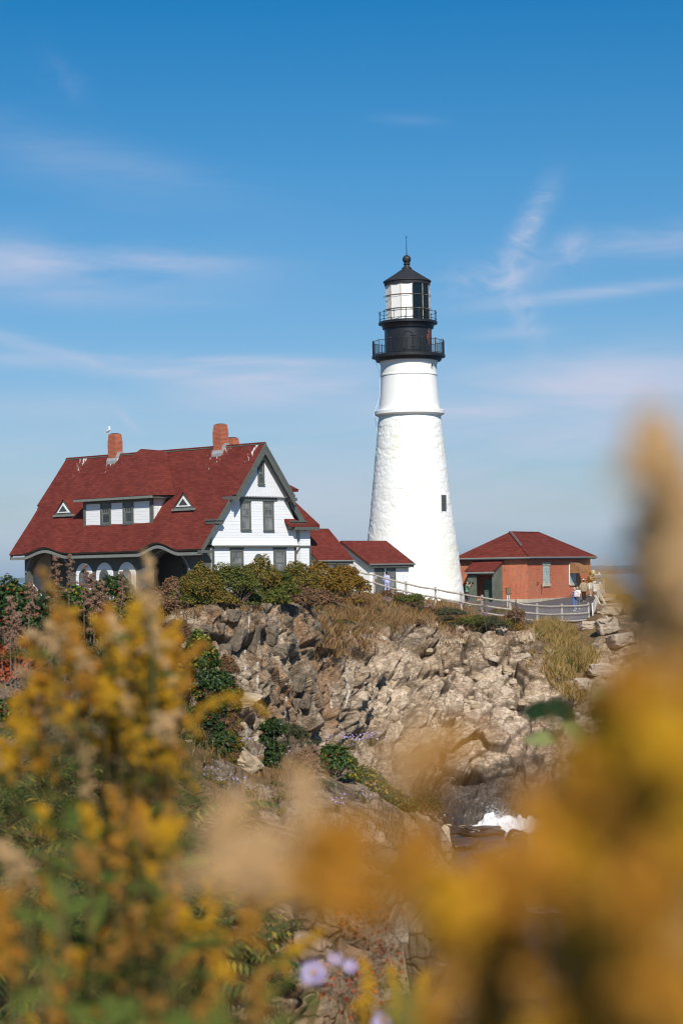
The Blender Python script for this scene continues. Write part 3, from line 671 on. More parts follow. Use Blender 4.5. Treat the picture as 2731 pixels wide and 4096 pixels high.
jt.prism(poly, 'x', -.9, -.52); jt.build('gable_boarding', M['board'], house)
ct = MB()
ct.box((-.9, -4.12, 3.3), (-.62, 3.62, 3.42))
for v in (-4.1, 3.42): ct.box((-.9, v, 0), (-.78, v+.14, 3.3))
ct.box((-.84, -2.05, 6.3), (-.7, 1.75, 6.5))
ct.build('band_board', M['trim'], house)
for vc, w_, h_, w0 in ((-1.2, .72, 1.72, 4.46), (.9, .76, 1.74, 4.44)): window(house, (-.74, vc, w0), Y_, X, w_, h_, .1, (2, 2), 'curtain')
for vc in (-1.95, 2.0): window(house, (-.84, vc, 1.55), Y_, X, .84, 1.5, .16, (3, 2), 'curtain')
wa = window(house, (-.52, .05, 7.42), Y_, X, .36, 1.3, .11, (1, 1), 'glass')
lv = MB()
for k in range(5): obox(lv, (-.52, .05, 7.42), Y_, X, (-.17, .17), (.01, .05), (.06+.09*k, .11+.09*k))
lv.build('louvre', M['trim'], wa)
am = MB(); am.prism([(.0, 2.35)] + [(.02 + .38*math.cos(t), 2.5 + .38*math.sin(t)) for t in np.linspace(math.pi, 0, 10)] + [(.4, 2.35)], 'x', -.84, -.76); am.build('arched_lintel', M['trim'], house)
# front under the eave: grey stucco arcade, arched clapboard panels with arched windows
pw = MB()
def arch_wall(u0, u1, cu, r, spring, top, v, th):
    """wall with a round opening cut out of it"""
    n = 20; pts = [(cu - r, 0)] + [(cu + r*math.cos(t), spring + r*.86*math.sin(t)) for t in np.linspace(math.pi, 0, n)] + [(cu + r, 0)]
    pw.box((u0, v, 0), (cu - r, v+th, top)); pw.box((cu + r, v, 0), (u1, v+th, top))
    for (a, wa_), (b, wb) in zip(pts[1:-1], pts[2:-1]):
        pw.add([(a, v, wa_), (b, v, wb), (b, v, top), (a, v, top), (a, v+th, wa_), (b, v+th, wb), (b, v+th, top), (a, v+th, top)], [(0,1,2,3),(7,6,5,4),(0,4,5,1),(3,2,6,7)])
pw.box((-13.7, -4.75, 0), (-6.5, -4.4, 3.15))
arch_wall(-18.6, -13.7, -16.1, 2.05, 1.5, 3.5, -4.75, .35)
arch_wall(-6.5, -1.0, -4.2, 1.75, 1.6, 3.5, -4.75, .35)
pw.box((-1.35, -4.4, 0), (-1.0, -4.06, 3.1))
pw.build('porch_wall', M['porchwall'], house)
rc2 = MB(); rc2.box((-18.6, -2.4, 0), (-1.4, -2.2, 4.6)); rc2.build('porch_back_wall', M['porchwall'], house)  # white wall coloured grey, standing in for the deep porch shade
ra = MB()
for uc, r0 in ((-16.1, 2.3), (-4.2, 1.98)):
    ts = np.linspace(R(168), R(12), 24)
    for a, b in zip(ts, ts[1:]):
        q = []
        for r in (r0, r0 + .13):
            for t in (a, b): q.append((uc + r*math.cos(t), 1.5 + r*.86*math.sin(t)))
        for v in (-4.83, -4.76): pass
        ra.add([(q[0][0], -4.83, q[0][1]), (q[1][0], -4.83, q[1][1]), (q[3][0], -4.83, q[3][1]), (q[2][0], -4.83, q[2][1]), (q[0][0], -4.76, q[0][1]), (q[1][0], -4.76, q[1][1]), (q[3][0], -4.76, q[3][1]), (q[2][0], -4.76, q[2][1])], [(3,2,1,0),(0,1,5,4),(2,3,7,6)])
ra.build('arch_moulding', M['fascia'], house)
def arch_poly(cu, r, spring): return [(cu - r, 0)] + [(cu + r*math.cos(t), spring + r*math.sin(t)) for t in np.linspace(math.pi, 0, 18)] + [(cu + r, 0)]
for cu in (-12.35, -10.3, -8.1):
    p = MB(); p.prism(arch_poly(cu, .83, 1.68), 'y', -4.8, -4.752); po = p.build('arched_panel', M['clap'], house)
    f = MB(); f.prism(arch_poly(cu, .44, 1.62), 'y', -4.87, -4.802); fo = f.build('window_frame', M['trim'], po)
    g = MB(); g.prism(arch_poly(cu, .3, 1.6), 'y', -4.9, -4.872); g.build('pane', M['curtain'], fo)
for uc in (-5.0, -3.6): window(house, (uc, -2.4, .9), X, -Y_, .75, 1.5, .12, (3, 2))
# long dormer with hipped roof
dm = MB(); dv = -4.02
dm.prism([(-13.1, 4.95), (-6.45, 4.95), (-6.45, 6.78), (-13.1, 6.78)], 'y', dv, dv+.5)
dm.prism([(dv+.02, 5.0), (dv+.02, 6.78), (-2.5, 6.78)], 'x', -6.6, -6.45); dm.prism([(dv+.02, 5.0), (dv+.02, 6.78), (-2.5, 6.78)], 'x', -13.1, -12.95)
dmo = dm.build('dormer', M['clap'], house)
dr = MB(); EL, ER = (-13.75, -4.5, 6.8), (-5.95, -4.5, 6.8); PL, PR = (-12.3, -.02, 9.99), (-11.75, -.1, 10.27); RE, MM, LE = (-5.75, -2.62, 6.83), (-9.42, 0, 10.02), (-14.1, -2.55, 6.85)
dr.add([EL, ER, PR, PL, RE, MM, LE], [(0,1,2,3), (1,4,5,2), (6,0,3)]); dr.add([PL, PR, MM, (-11.75, .5, 9.45)], [(0,1,3), (1,2,3)])
dr.build('dormer_roof', M['shingle'], dmo)
df = MB(); df.box((-13.72, -4.48, 6.62), (-5.97, -4.4, 6.79)); df.build('dormer_fascia', M['fascia'], dmo)
ds = MB(); ds.box((-13.7, -4.398, 6.66), (-5.98, -3.96, 6.77)); ds.box((-6.05, -4.39, 6.63), (-5.98, -2.65, 6.78)); ds.box((-13.2, dv-.06, 4.95), (-12.97, dv+.1, 6.64)); ds.box((-6.62, dv-.06, 4.98), (-6.4, dv+.1, 6.64)); ds.box((-12.97, dv-.05, 6.45), (-6.62, dv-.003, 6.64))
ds.build('dormer_trim', M['trim'], dmo)
for uc in (-10.95, -8.72): window(dmo, (uc, dv, 5.12), X, -Y_, .72, 1.3, .15, (3, 2), 'glass', hood=False)
# two little triangular vents
for uc in (-15.85, -3.98):
    v0 = -3.45; b, h = 1.02, 1.02; w0 = RW - SL*3.45 + .1
    tr = MB(); ap = w0 + h
    tr.add([(uc-b, v0-.12, w0-.02), (uc, v0-.12, ap+.06), (uc+b, v0-.12, w0-.02), (uc, -(RW-ap)/SL, ap+.06), (uc-b-.05, v0-.02, w0-.1), (uc+b+.05, v0-.02, w0-.1)], [(0,1,3,4), (1,2,5,3)])
    to = tr.build('roof_vent', M['shingle'], house)
    def tri(mb, s, va_, vb, dz=0):
        mb.prism([(uc - b*s, w0 + dz), (uc + b*s, w0 + dz), (uc, w0 + dz + h*s)], 'y', va_, vb)
    q = MB(); tri(q, .96, v0-.1, v0); q.build('vent_surround', M['trim'], to)
    q = MB(); tri(q, .66, v0-.14, v0-.1, .14); q.build('vent_frame', M['white'], to)
    q = MB(); tri(q, .4, v0-.165, v0-.14, .24); q.build('pane', M['glass'], to)
    q = MB(); q.box((uc-b*1.0, v0-.2, w0-.12), (uc+b*1.0, v0+.02, w0+.02)); q.build('vent_sill', M['fascia'], to)
# chimneys
def chimney(u, v, w0, w1, a=.52, fl=True):
    m = MB(); c = lambda s, w: [(u-a*s, v-a*s*.85, w), (u+a*s, v-a*s*.85, w), (u+a*s, v+a*s*.85, w), (u-a*s, v+a*s*.85, w)]
    lv_ = [c(.95, w0), c(.95, w0+.5), c(1, w1-.75), c(1.0, w1-.55), c(.85, w1-.02)]; vs = sum(lv_, []); fs = [(3,2,1,0), tuple(range(16, 20))]
    for i in range(4):
        for k in range(4): fs.append((4*i+k, 4*i+(k+1)%4, 4*i+4+(k+1)%4, 4*i+4+k))
    m.add(vs, fs); co = m.build('chimney', M['chimbrick'], house)
    q = MB(); q.box((u-a*.6, v-a*.5, w1-.04), (u+a*.6, v+a*.5, w1+.03)); q.build('flue_cap', M['blackroof'], co)
    if fl:
        q = MB(); s = a*1.08; q.prism([(v-s, RW-SL*abs(v-s)-.1), (v-s, RW-SL*abs(v-s)+.2), (v-s*.3, RW+.12), (v+s*.9, RW+.2), (v+s*.9, RW-.5)], 'x', u-s, u+s); q.build('flashing', M['lead'], co)
chimney(-14.35, -.12, 8.9, 11.45, .4); chimney(-3.95, -.15, 8.9, 11.45, .4); chimney(-5.1, 2.1, 6.5, 10.72, .36, False)
# rear ell
el = MB(); el.box((-7, 3.9, 0), (-.72, 4.85, 4.75)); elo = el.build('rear_wing', M['clap'], house)
q = MB(); q.prism([(-.22, 4.78), (-2.6, 6.52), (-7.4, 6.52-.7*3), (-7.4, 4.4), (-2.6, 6.3), (-.22, 4.6)], 'y', 2.4, 5.25); q.build('wing_roof', [M['shingle']], elo)
q = MB(); q.box((-.3, 2.9, 4.42), (-.18, 5.22, 4.62)); q.box((-.72, 2.9, 4.42), (-.3, 5.2, 4.5)); q.box((-.74, 3.5, 3.28), (-.66, 4.9, 3.4)); q.box((-.74, 4.72, 0), (-.68, 4.88, 3.28)); q.build('wing_trim', M['trim'], elo)
q = MB(); q.box((-5.2, 4.4, 6.0), (-3.3, 6.0, 7.1)); q.box((-5.4, 4.2, 7.1), (-3.05, 6.25, 7.24)); q.prism([(-3.0, 7.24), (-5.4, 7.24), (-5.4, 7.9), (-4.6, 7.9)], 'y', 4.2, 6.3); q.build('rear_dormer', M['shingle'], elo)

# ------------------------------------------------------------------ low passage behind the house, and the white entry house
def gable_house(name, label, cat, u_r, w_r, u_e, w_e, v0, v1, wall_mat, over=.3, base=0.0):
    """small gabled building, ridge along v, near slope towards +u"""
    c = hw(u_r, (v0+v1)/2, base); e = empty(name, c, ANG, label, cat); run = u_e - u_r; L_ = (v1 - v0)/2
    wl, zr, ze = run - over, w_r - base, w_e - base; sl = (zr - ze)/run
    m = MB(); m.prism([(-wl, 0), (wl, 0), (wl, ze + sl*over - .16), (0, zr - .18), (-wl, ze + sl*over - .16)], 'y', -L_+over, L_-over); m.build('wall', wall_mat, e)
    r = MB()
    for s in (1, -1): r.prism([(0, zr), (s*run, ze), (s*run, ze-.1), (0, zr-.12)], 'y', -L_, L_)
    r.build('roof', M['shingle'], e)
    t = MB(); yv = L_ - .06
    for s in (-1, 1):
        y0, y1 = (s*yv, s*yv - s*.1)
        t.prism([(-run+.02, ze-.1), (0, zr-.12), (run-.02, ze-.1), (run-.06, ze-.3), (0, zr-.36), (-run+.06, ze-.3)], 'y', min(y0, y1), max(y0, y1))
    t.box((run-.1, -L_+.02, ze-.27), (run-.02, L_-.17, ze-.1)); t.box((wl, -L_+over, ze-.3), (run-.1, L_-over, ze-.2))
    t.build('eave_board', M['trim'], e)
    g = MB(); g.tube([(run+.04, -L_, ze-.06), (run+.04, L_, ze-.06)], .055, 6); g.build('gutter', M['fascia'], e)
    return e, wl, L_
gable_house('passage_building', 'low red roofed passage between the big house and the small white building', 'building', -2.4, 4.6, -.1, 2.42, 4.9, 8.5, M['stucco'])
ent, wl, L_ = gable_house('entry_house', 'small white stucco building with red roof touching the lighthouse foot', 'building', -2.4, 3.78, .2, 2.15, 9.72, 14.5, M['stucco'], .32)
vm = (9.72 + 14.5)/2
d = MB(); o = Vector((wl, 11.05-vm, 0))
obox(d, o, Y_, X, (-.5, -.42), (-.02, .05), (0, 1.95)); obox(d, o, Y_, X, (.42, .5), (-.02, .05), (0, 1.95)); obox(d, o, Y_, X, (-.5, .5), (-.02, .05), (1.95, 2.02)); do = d.build('door', M['trim'], ent)
d = MB(); obox(d, o, Y_, X, (-.42, .42), (-.01, .02), (0, 1.95)); d.build('door_leaf', M['trim'], do)
window(ent, Vector((wl, 12.28-vm, .55)), Y_, X, .68, 1.4, .11, (3, 2), 'curtain', hood=False)

# ------------------------------------------------------------------ lighthouse
TB = Vector((5.12, 146.0, 8.2))
lh = empty('lighthouse', TB, 0, 'tall white stone lighthouse with black lantern and galleries', 'lighthouse')
zl = lambda z: z - 8.2
def wash_mat():
    m, nt, b = newmat('whitewashed masonry', .75, .2); v = mapping(nt); n = noise(nt, mapping(nt, (1, 1, .35)), .55, 6, .65, .6); f = noise(nt, v, 3.5, 6, .7)
    col = mix(nt, math_(nt, 'MULTIPLY', math_(nt, 'SUBTRACT', n.outputs[0], .52), 5, True), (.82,.81,.765), (.78,.73,.58))
    col = mix(nt, math_(nt, 'MULTIPLY', math_(nt, 'MULTIPLY', math_(nt, 'SUBTRACT', f.outputs[0], .62), 7, True), .5), col, (.6,.57,.53))
    L(nt, col, b.inputs['Base Color']); bump(nt, b, f.outputs[0], .35, .03); return m
m_stone = wash_mat()
def masonry():
    nu, nv = 420, 300; th = np.linspace(0, 2*np.pi, nu, endpoint=False)
    zz = np.linspace(-1.2, zl(21.62), nv); rr = np.interp(zz, [0, 1.2, 4.3, 6.4, zl(21.62)], [3.78, 3.62, 3.26, 3.0, 2.27])
    A, Zg = np.meshgrid(th, zz, indexing='ij'); Rg = np.broadcast_to(rr, A.shape)
    P = np.stack([Rg*np.cos(A), Rg*np.sin(A), Zg], -1).reshape(-1, 3)
    q = P + (np.stack([vnoise(P, .5, s) for s in (1, 2, 3)], -1) - .5) * .25
    h1, c1, e1 = fracture(q, (.75, .75, .42), 61); h2, c2, e2 = fracture(q, (.3, .3, .18), 71)
    d = (h1*.024 + h2*.013) * 1.0 - .02 * np.clip(1 - e1/.16, 0, 1) * (c1 > .35) + (vnoise(P, .12, 8) - .5) * .018
    low = np.clip((Zg.ravel()) / .6, 0, 1); d = d * low
    d = d.reshape(nu, nv); d = (d + np.roll(d, 1, 0) + np.roll(d, -1, 0)) / 3; d = np.pad(d, ((0,0),(1,1)), 'edge'); d = (d[:, :-2] + d[:, 1:-1]*2 + d[:, 2:])/4
    Rd = Rg + d; V = np.stack([Rd*np.cos(A), Rd*np.sin(A), Zg], -1).reshape(-1, 3)
    idx = np.arange(nu*nv).reshape(nu, nv); i2 = np.roll(idx, -1, 0)
    Q = np.stack([idx[:, :-1], i2[:, :-1], i2[:, 1:], idx[:, 1:]], -1).reshape(-1, 4)
    return link('tower', arr_mesh('tower', V, Q), m_stone, lh, True)
masonry()
def lat(name, prof, mat, n=64, parent=None, smooth=True):
    m = MB(); m.lathe([(r, zl(z)) for r, z in prof], n); o = m.build(name, mat, parent or lh, smooth)
    if smooth:
        e = o.modifiers.new('edges', 'EDGE_SPLIT'); e.split_angle = R(28)
    return o
m_plaster = rough_mat('smooth whitewash', (.82,.81,.77), .03, 1.5, .7, .2, .12)
lat('upper_shaft', [(2.24, 22.0), (2.2, 22.4), (2.1, 23.6), (2.04, 24.5), (2.04, 24.53), (2.085, 24.56), (2.085, 24.66), (2.06, 24.7), (2.055, 25.38), (2.1, 25.42), (2.1, 25.5), (2.14, 25.6), (2.24, 25.82), (2.24, 25.9)], m_plaster, 96)
lat('belt_course', [(2.2, 21.56), (2.3, 21.58), (2.5, 21.68), (2.56, 21.72), (2.56, 21.96), (2.53, 22.0), (2.2, 22.06)], m_plaster, 96)
def gallery(z, r, r_in, drop, rail_h, nbal, npost, rings, rr=.016):
    g = lat('gallery', [(r_in, z-drop), (r_in+.12, z-drop+.03), (r-.22, z-.18), (r, z-.12), (r, z+.02), (r-.05, z+.06), (.5, z+.06)], M['black'], 72)
    m = MB(); rad = r - .07; n = 72
    for zr in rings:
        pts = [(rad*math.cos(2*math.pi*k/n), rad*math.sin(2*math.pi*k/n), zl(z + zr)) for k in range(n+1)]; m.tube(pts, rr, 5)
    for k in range(npost):
        t = 2*math.pi*(k+.3)/npost; x, y = rad*math.cos(t), rad*math.sin(t); m.tube([(x, y, zl(z+.05)), (x, y, zl(z+rail_h+.06))], rr*1.25, 5); m.ball((x, y, zl(z+rail_h+.08)), rr*2.2, 6, 4)
    for k in range(nbal):
        t = 2*math.pi*k/nbal; x, y = rad*math.cos(t), rad*math.sin(t); m.tube([(x, y, zl(z+.05)), (x, y, zl(z+rail_h))], rr*.62, 4)
    m.build('railing', M['black'], g); return g
gallery(26.02, 2.7, 2.26, .42, 1.05, 96, 14, (1.05, .12), .02)
gallery(28.48, 2.17, 1.74, .5, .72, 0, 14, (.72, .2), .02)
def drum_mat():
    m, nt, b = newmat('black drum paint with rust', .4, .5); v = mapping(nt); n = noise(nt, v, 2.3, 5, .6)
    base = ramp(nt, [(.3, (.011,.011,.013)), (.7, (.02,.02,.022))], noise(nt, v, 5, 4).outputs[0]).outputs[0]
    sp = nd(nt, 'ShaderNodeSeparateXYZ'); L(nt, v, sp.inputs[0])
    g = math_(nt, 'SUBTRACT', 1.0, math_(nt, 'MULTIPLY', math_(nt, 'ABSOLUTE', math_(nt, 'SUBTRACT', sp.outputs[0], 1.5)), 3.2), True)
    g = math_(nt, 'MULTIPLY', g, math_(nt, 'LESS_THAN', sp.outputs[1], 0)); g = math_(nt, 'MULTIPLY', g, math_(nt, 'GREATER_THAN', sp.outputs[2], 18.55))
    k = math_(nt, 'MULTIPLY', math_(nt, 'SUBTRACT', math_(nt, 'ADD', n.outputs[0], math_(nt, 'MULTIPLY', g, .22)), .66), 12, True)
    k = math_(nt, 'MULTIPLY', k, math_(nt, 'GREATER_THAN', g, .02))
    L(nt, mix(nt, k, base, (.26,.06,.02)), b.inputs['Base Color']); return m
drum = lat('watch_room', [(1.735, 26.05), (1.735, 28.0)], drum_mat(), 64)
dd = MB()
def on_cyl(a, r): return Vector((r*math.sin(a), -r*math.cos(a), 0)), Vector((math.cos(a), math.sin(a), 0)), Vector((math.sin(a), -math.cos(a), 0))
a_ = R(-3); pts = [(-.36, zl(26.2))] + [(.36*math.cos(t), zl(27.32) + .36*math.sin(t)) for t in np.linspace(math.pi, 0, 12)] + [(.36, zl(26.2))]
path = [on_cyl(a_ + p/1.74, 1.745)[0] + Vector((0, 0, z)) for p, z in pts]; dd.tube(path, .028, 5)
for zc in (26.55, 27.35): obox(dd, on_cyl(a_ + .12, 1.735)[0], *on_cyl(a_ + .12, 1.735)[1:], (-.02, .34), (0, .05), (zl(zc), zl(zc)+.05))
dd.build('watch_room_door', M['black'], drum)
# lantern: twelve facets, white blanked panels to the left, glass to the right
NB, RG, Z0, Z1 = 12, 1.62, 28.54, 31.22
bang = lambda k: R(11 + 30*k)      # measured from the side facing the photographer, positive to the right
def cp(a, r, z): return Vector((r*math.sin(a), -r*math.cos(a), zl(z)))
lan = MB(); lan.lathe([(1.7, zl(28.5)), (1.7, zl(28.62)), (1.5, zl(28.62))], 12); lano = lan.build('lantern_room', M['black'], lh)
lano_r = lano
m_panel = None
def panel_mat():
    m, nt, b = newmat('white lantern panel with rust runs', .5, .35); v = mapping(nt, (2.5, 2.5, .6)); n = noise(nt, v, 2.0, 6, .7)
    k = math_(nt, 'MULTIPLY', math_(nt, 'SUBTRACT', n.outputs[0], .66), 9, True)
    L(nt, mix(nt, math_(nt, 'MULTIPLY', k, .5), (.8,.79,.74), (.5,.3,.13)), b.inputs['Base Color']); return m
m_panel = panel_mat()
m, nt, b = newmat('lantern pane', .03, .7); tr_ = nd(nt, 'ShaderNodeBsdfTransparent'); tr_.inputs[0].default_value = (.35,.47,.5,1); b.inputs['Base Color'].default_value = (.008,.018,.022,1)
mx = nd(nt, 'ShaderNodeMixShader'); mx.inputs[0].default_value = .5; L(nt, b.outputs[0], mx.inputs[1]); L(nt, tr_.outputs[0], mx.inputs[2]); L(nt, mx.outputs[0], nt.nodes['Material Output'].inputs[0]); m_lpane = m
glassy = (0, 1, 2, 3, 7)
for k in range(NB):
    a, b2 = bang(k), bang(k+1); p = MB()
    q = [cp(a, RG, Z0+.08), cp(b2, RG, Z0+.08), cp(b2, RG, Z1), cp(a, RG, Z1)]; q2 = [cp(a, RG-.03, Z0+.08), cp(b2, RG-.03, Z0+.08), cp(b2, RG-.03, Z1), cp(a, RG-.03, Z1)]
    p.add(q + q2, [(0,1,2,3), (7,6,5,4), (0,4,5,1), (2,6,7,3)])
    if k in glassy: p.build('lantern_pane', m_lpane, lano)
    else: p.build('lantern_panel', m_panel, lano)
bars = MB()
for k in range(NB): bars.beam(cp(bang(k), RG+.012, Z0+.06), cp(bang(k), RG+.012, Z1), .05, .05, up=(0,1,0))
for z in (29.42, 30.42):
    for k in range(NB): bars.beam(cp(bang(k), RG+.02, z), cp(bang(k+1), RG+.02, z), .03, .03)
for o_ in [bars.build('glazing_bar', [rough_mat('rusty astragal', (.33,.26,.2), .4, 4, .6, .3, .1)], lano)]: pass
hr = MB(); n = 60
for z in (29.42, 30.42): hr.tube([cp(2*math.pi*k/n, RG+.1, z) for k in range(n+1)], .018, 4)
hr.build('hand_rail', M['black'], lano)
ln = MB(); ln.lathe([(.3, zl(28.6)), (.3, zl(29.5)), (.75, zl(29.5)), (1.0, zl(29.9)), (1.05, zl(30.5)), (.8, zl(31.1)), (.3, zl(31.15))], 16); ln.build('lens', M['blackroof'], lano)
rf = lat('lantern_roof', [(1.62, 31.2), (1.68, 31.22), (1.7, 31.42), (1.77, 31.46), (1.77, 31.53), (1.1, 31.95), (.42, 32.4), (.37, 32.42), (.37, 32.54), (.28, 32.56), (.2, 32.72), (.19, 32.78), (.27, 32.8), (.27, 32.84), (.2, 32.88), (.2, 32.92)], M['blackroof'], 24)
fb = MB(); fb.ball((0, 0, zl(33.17)), .315, 24, 16); fb.build('ball_finial', M['blackroof'], rf, True)
sp_ = MB(); sp_.tube([(0, 0, zl(33.4)), (0, 0, zl(33.6)), (0, 0, zl(34.85))], [.05, .035, .018], 6); 
for s in (-1, 1): sp_.tube([(0, 0, zl(34.72)), (s*.06, 0, zl(34.8)), (s*.07, 0, zl(34.92))], .012, 4)
sp_.build('lightning_rod', M['black'], rf)
# shaft window, porthole and earth cable
o, ax, n = on_cyl(R(48.5), 2.98)
w = MB(); obox(w, o + Vector((0,0,zl(14.45))), ax, n, (-.36, .36), (-.3, .06), (0, 1.34)); wo = w.build('shaft_window', m_stone, lh)
w = MB()
for a in ((-.27, -.2), (.2, .27)): obox(w, o + Vector((0,0,zl(14.52))), ax, n, a, (.05, .09), (0, 1.16))
for z in ((0, .06), (.55, .62), (1.1, 1.16)): obox(w, o + Vector((0,0,zl(14.52))), ax, n, (-.2, .2), (.05, .085), z)
w.build('window_frame', M['trim'], wo)
w = MB(); obox(w, o + Vector((0,0,zl(14.52))), ax, n, (-.2, .2), (.05, .07), (.06, 1.1)); w.build('pane', M['glass'], wo)
o, ax, n = on_cyl(R(52), 2.05); pp = MB(); c = o + Vector((0, 0, zl(25.2)))
pp.add([c + ax*(.2*math.cos(t)) + Vector((0,0,.2*math.sin(t))) + n*d_ for d_ in (-.1, .06) for t in np.linspace(0, 2*math.pi, 16, endpoint=False)], [tuple(range(16, 32))] + [(i, (i+1)%16, 16+(i+1)%16, 16+i) for i in range(16)])
ppo = pp.build('porthole', m_plaster, lh)
pp = MB(); pp.add([c + ax*(.13*math.cos(t)) + Vector((0,0,.13*math.sin(t))) + n*d_ for d_ in (.02, .075) for t in np.linspace(0, 2*math.pi, 14, endpoint=False)], [tuple(range(14, 28))] + [(i, (i+1)%14, 14+(i+1)%14, 14+i) for i in range(14)]); pp.build('pane', M['glass'], ppo)
cb_ = MB(); cb_.tube([cp(R(-86), 2.45, 25.6), cp(R(-86), 2.15, 24.9), cp(R(-86), 2.16, 23), cp(R(-87), 2.62, 21.8), cp(R(-88), 2.36, 20.4), cp(R(-88), 2.55, 18.5), cp(R(-88), 3.1, 13.6), cp(R(-88), 3.5, 10)], .014, 5); cb_.build('earth_cable', M['white'], lh)

# ------------------------------------------------------------------ brick building
BA = R(58); BO = Vector((13.6, 147.0, 7.5))
bb = empty('brick_building', BO, BA, 'low red brick building with hipped red roof right of the lighthouse', 'building')
BL, BW_, HT = 11.0, 5.75, 3.5
q = MB(); q.box((0, 0, .5), (BL, BW_, HT)); q.build('wall', M['brick'], bb)
q = MB(); q.box((-.09, -.09, -1.2), (BL+.09, BW_+.09, .5)); q.build('plinth', M['concrete'], bb)
q = MB(); ov = .36; e0, e1, f0, f1, ze = -ov, BL+ov, -ov, BW_+ov, HT+.1; hr_ = 1.95; yh = BW_/2
q.add([(e0,f0,ze),(e1,f0,ze),(e1,f1,ze),(e0,f1,ze),(yh,yh,ze+hr_),(BL-yh-.3,yh,ze+hr_)], [(0,1,5,4),(1,2,5),(2,3,4,5),(3,0,4),(3,2,1,0)]); bro = q.build('roof', M['shingle'], bb)
q = MB(); p0, p1 = Vector((e0, f0, ze)), Vector((yh, yh, ze+hr_)); q.tube([p0.lerp(p1, t) + Vector((0,0,.02)) for t in (.02, 1)], .06, 5); q.tube([p1 + Vector((0,0,.02)), (BL-yh-.3, yh, ze+hr_+.02), (e1, f0, ze+.02)], .05, 5); q.build('hip_cap', M['shingle'], bro)
q = MB(); q.beam(p0.lerp(p1, .42) + Vector((0,-.05,.07)), p0.lerp(p1, .98) + Vector((0,-.05,.07)), .2, .05); q.build('hip_patch', [rough_mat('tar and flashing patch', (.12,.08,.08), .8, 9, .8, .2, .2)], bro)
q = MB(); q.box((e0+.03, f0+.03, HT-.06), (e1-.03, f1-.03, HT+.1)); q.build('soffit', M['trim'], bro)
q = MB(); q.tube([(e0-.02, f1, HT+.06), (e0-.02, f0-.02, HT+.06), (e1+.02, f0-.02, HT+.06)], .065, 6); q.build('gutter', M['fascia'], bro)
for xc, zb in ((3.15, 1.62), (7.75, 1.62)):
    o = Vector((xc, 0, zb)); q = MB(); obox(q, o, X, -Y_, (-.68, .68), (-.02, .05), (1.36, 1.58)); obox(q, o, X, -Y_, (-.62, .62), (-.02, .08), (-.22, 0)); fo = q.build('window', M['stone'], bb)
    q = MB(); obox(q, o, X, -Y_, (-.52, .52), (-.06, .02), (0, 1.36)); q.build('pane', M['gblock'], fo)
q = MB(); xa, xb = 7.1, 8.35; n = 12; pr = [(-.97*math.sin(t), 2.35 + .82*math.cos(t)) for t in np.linspace(0, math.pi/2, n)]
for (ya, za), (yb, zb) in zip(pr, pr[1:]): q.add([(xa, ya, za), (xb, ya, za), (xb, yb, zb), (xa, yb, zb)], [(0,1,2,3)])
for x in (xa, xb): q.add([(x, 0, 2.35)] + [(x, y, z) for y, z in pr], [tuple(range(n+1))])
q.build('awning', rough_mat('brown canvas awning', (.26,.13,.055), .2, 3, .7, .3, .1), bb)
q = MB(); q.tube([(xa-.03, -.05, 1.45), (xa-.03, -.05, 3.0)], .035, 6); q.build('awning_post', M['white'], bb)
q = MB(); q.tube([(2.2, -.06, 1.6), (2.2, -.12, 1.25), (2.2, -.06, .9)], .03, 5); q.box((1.55, -.07, 1.55), (1.7, .01, 1.75)); q.build('vent_pipe', rough_mat('rusty pipe', (.16,.07,.04), .3, 6, .8, .2, .1), bb)
# lean-to porch
q = MB(); D = 1.3; y0, y1 = 2.05, 4.3
q.box((-D, y0, -.1), (-.005, y0+.08, 2.5)); q.prism([(-D, 2.5), (-.005, 2.5), (-.005, 3.2), (-D, 2.72)], 'y', y0, y0+.08); q.box((-D, y1-.08, -.1), (-.005, y1, 2.6))
q.box((-D, y1-.75, -.1), (-D+.06, y1-.081, 2.45)); q.box((-D, y0+.081, 2.35), (-D+.06, y1-.081, 2.62)); q.box((-D, y0+.081, -.1), (-D+.1, y0+.2, 2.35)); sho = q.build('porch', M['greenpaint'], bb)
q = MB(); q.prism([(-D-.25, 2.55), (-.005, 3.3), (-.005, 3.42), (-D-.25, 2.67)], 'y', y0-.12, y1+.12); q.build('porch_roof', M['shingle'], sho)
q = MB(); q.box((-D-.27, y0-.1, 2.45), (-D-.2, y1+.1, 2.57)); q.box((-.06, y0-.1, 3.425), (-.004, y1+.14, 3.55)); q.build('porch_fascia', M['fascia'], sho)
q = MB(); q.box((-.45, y0+.12, -.1), (-.4, y0+1.3, 2.0))
for k in range(6): q.box((-.49, y0+.25, 1.15+.11*k), (-.451, y0+1.15, 1.22+.11*k))
q.build('porch_door', M['green_dark'], sho)
q = MB()
for z in (.75, 1.7): q.box((-D-.03, y1-.5, z), (-D-.001, y1-.15, z+.1))
q.build('door_strap', M['black'], sho)
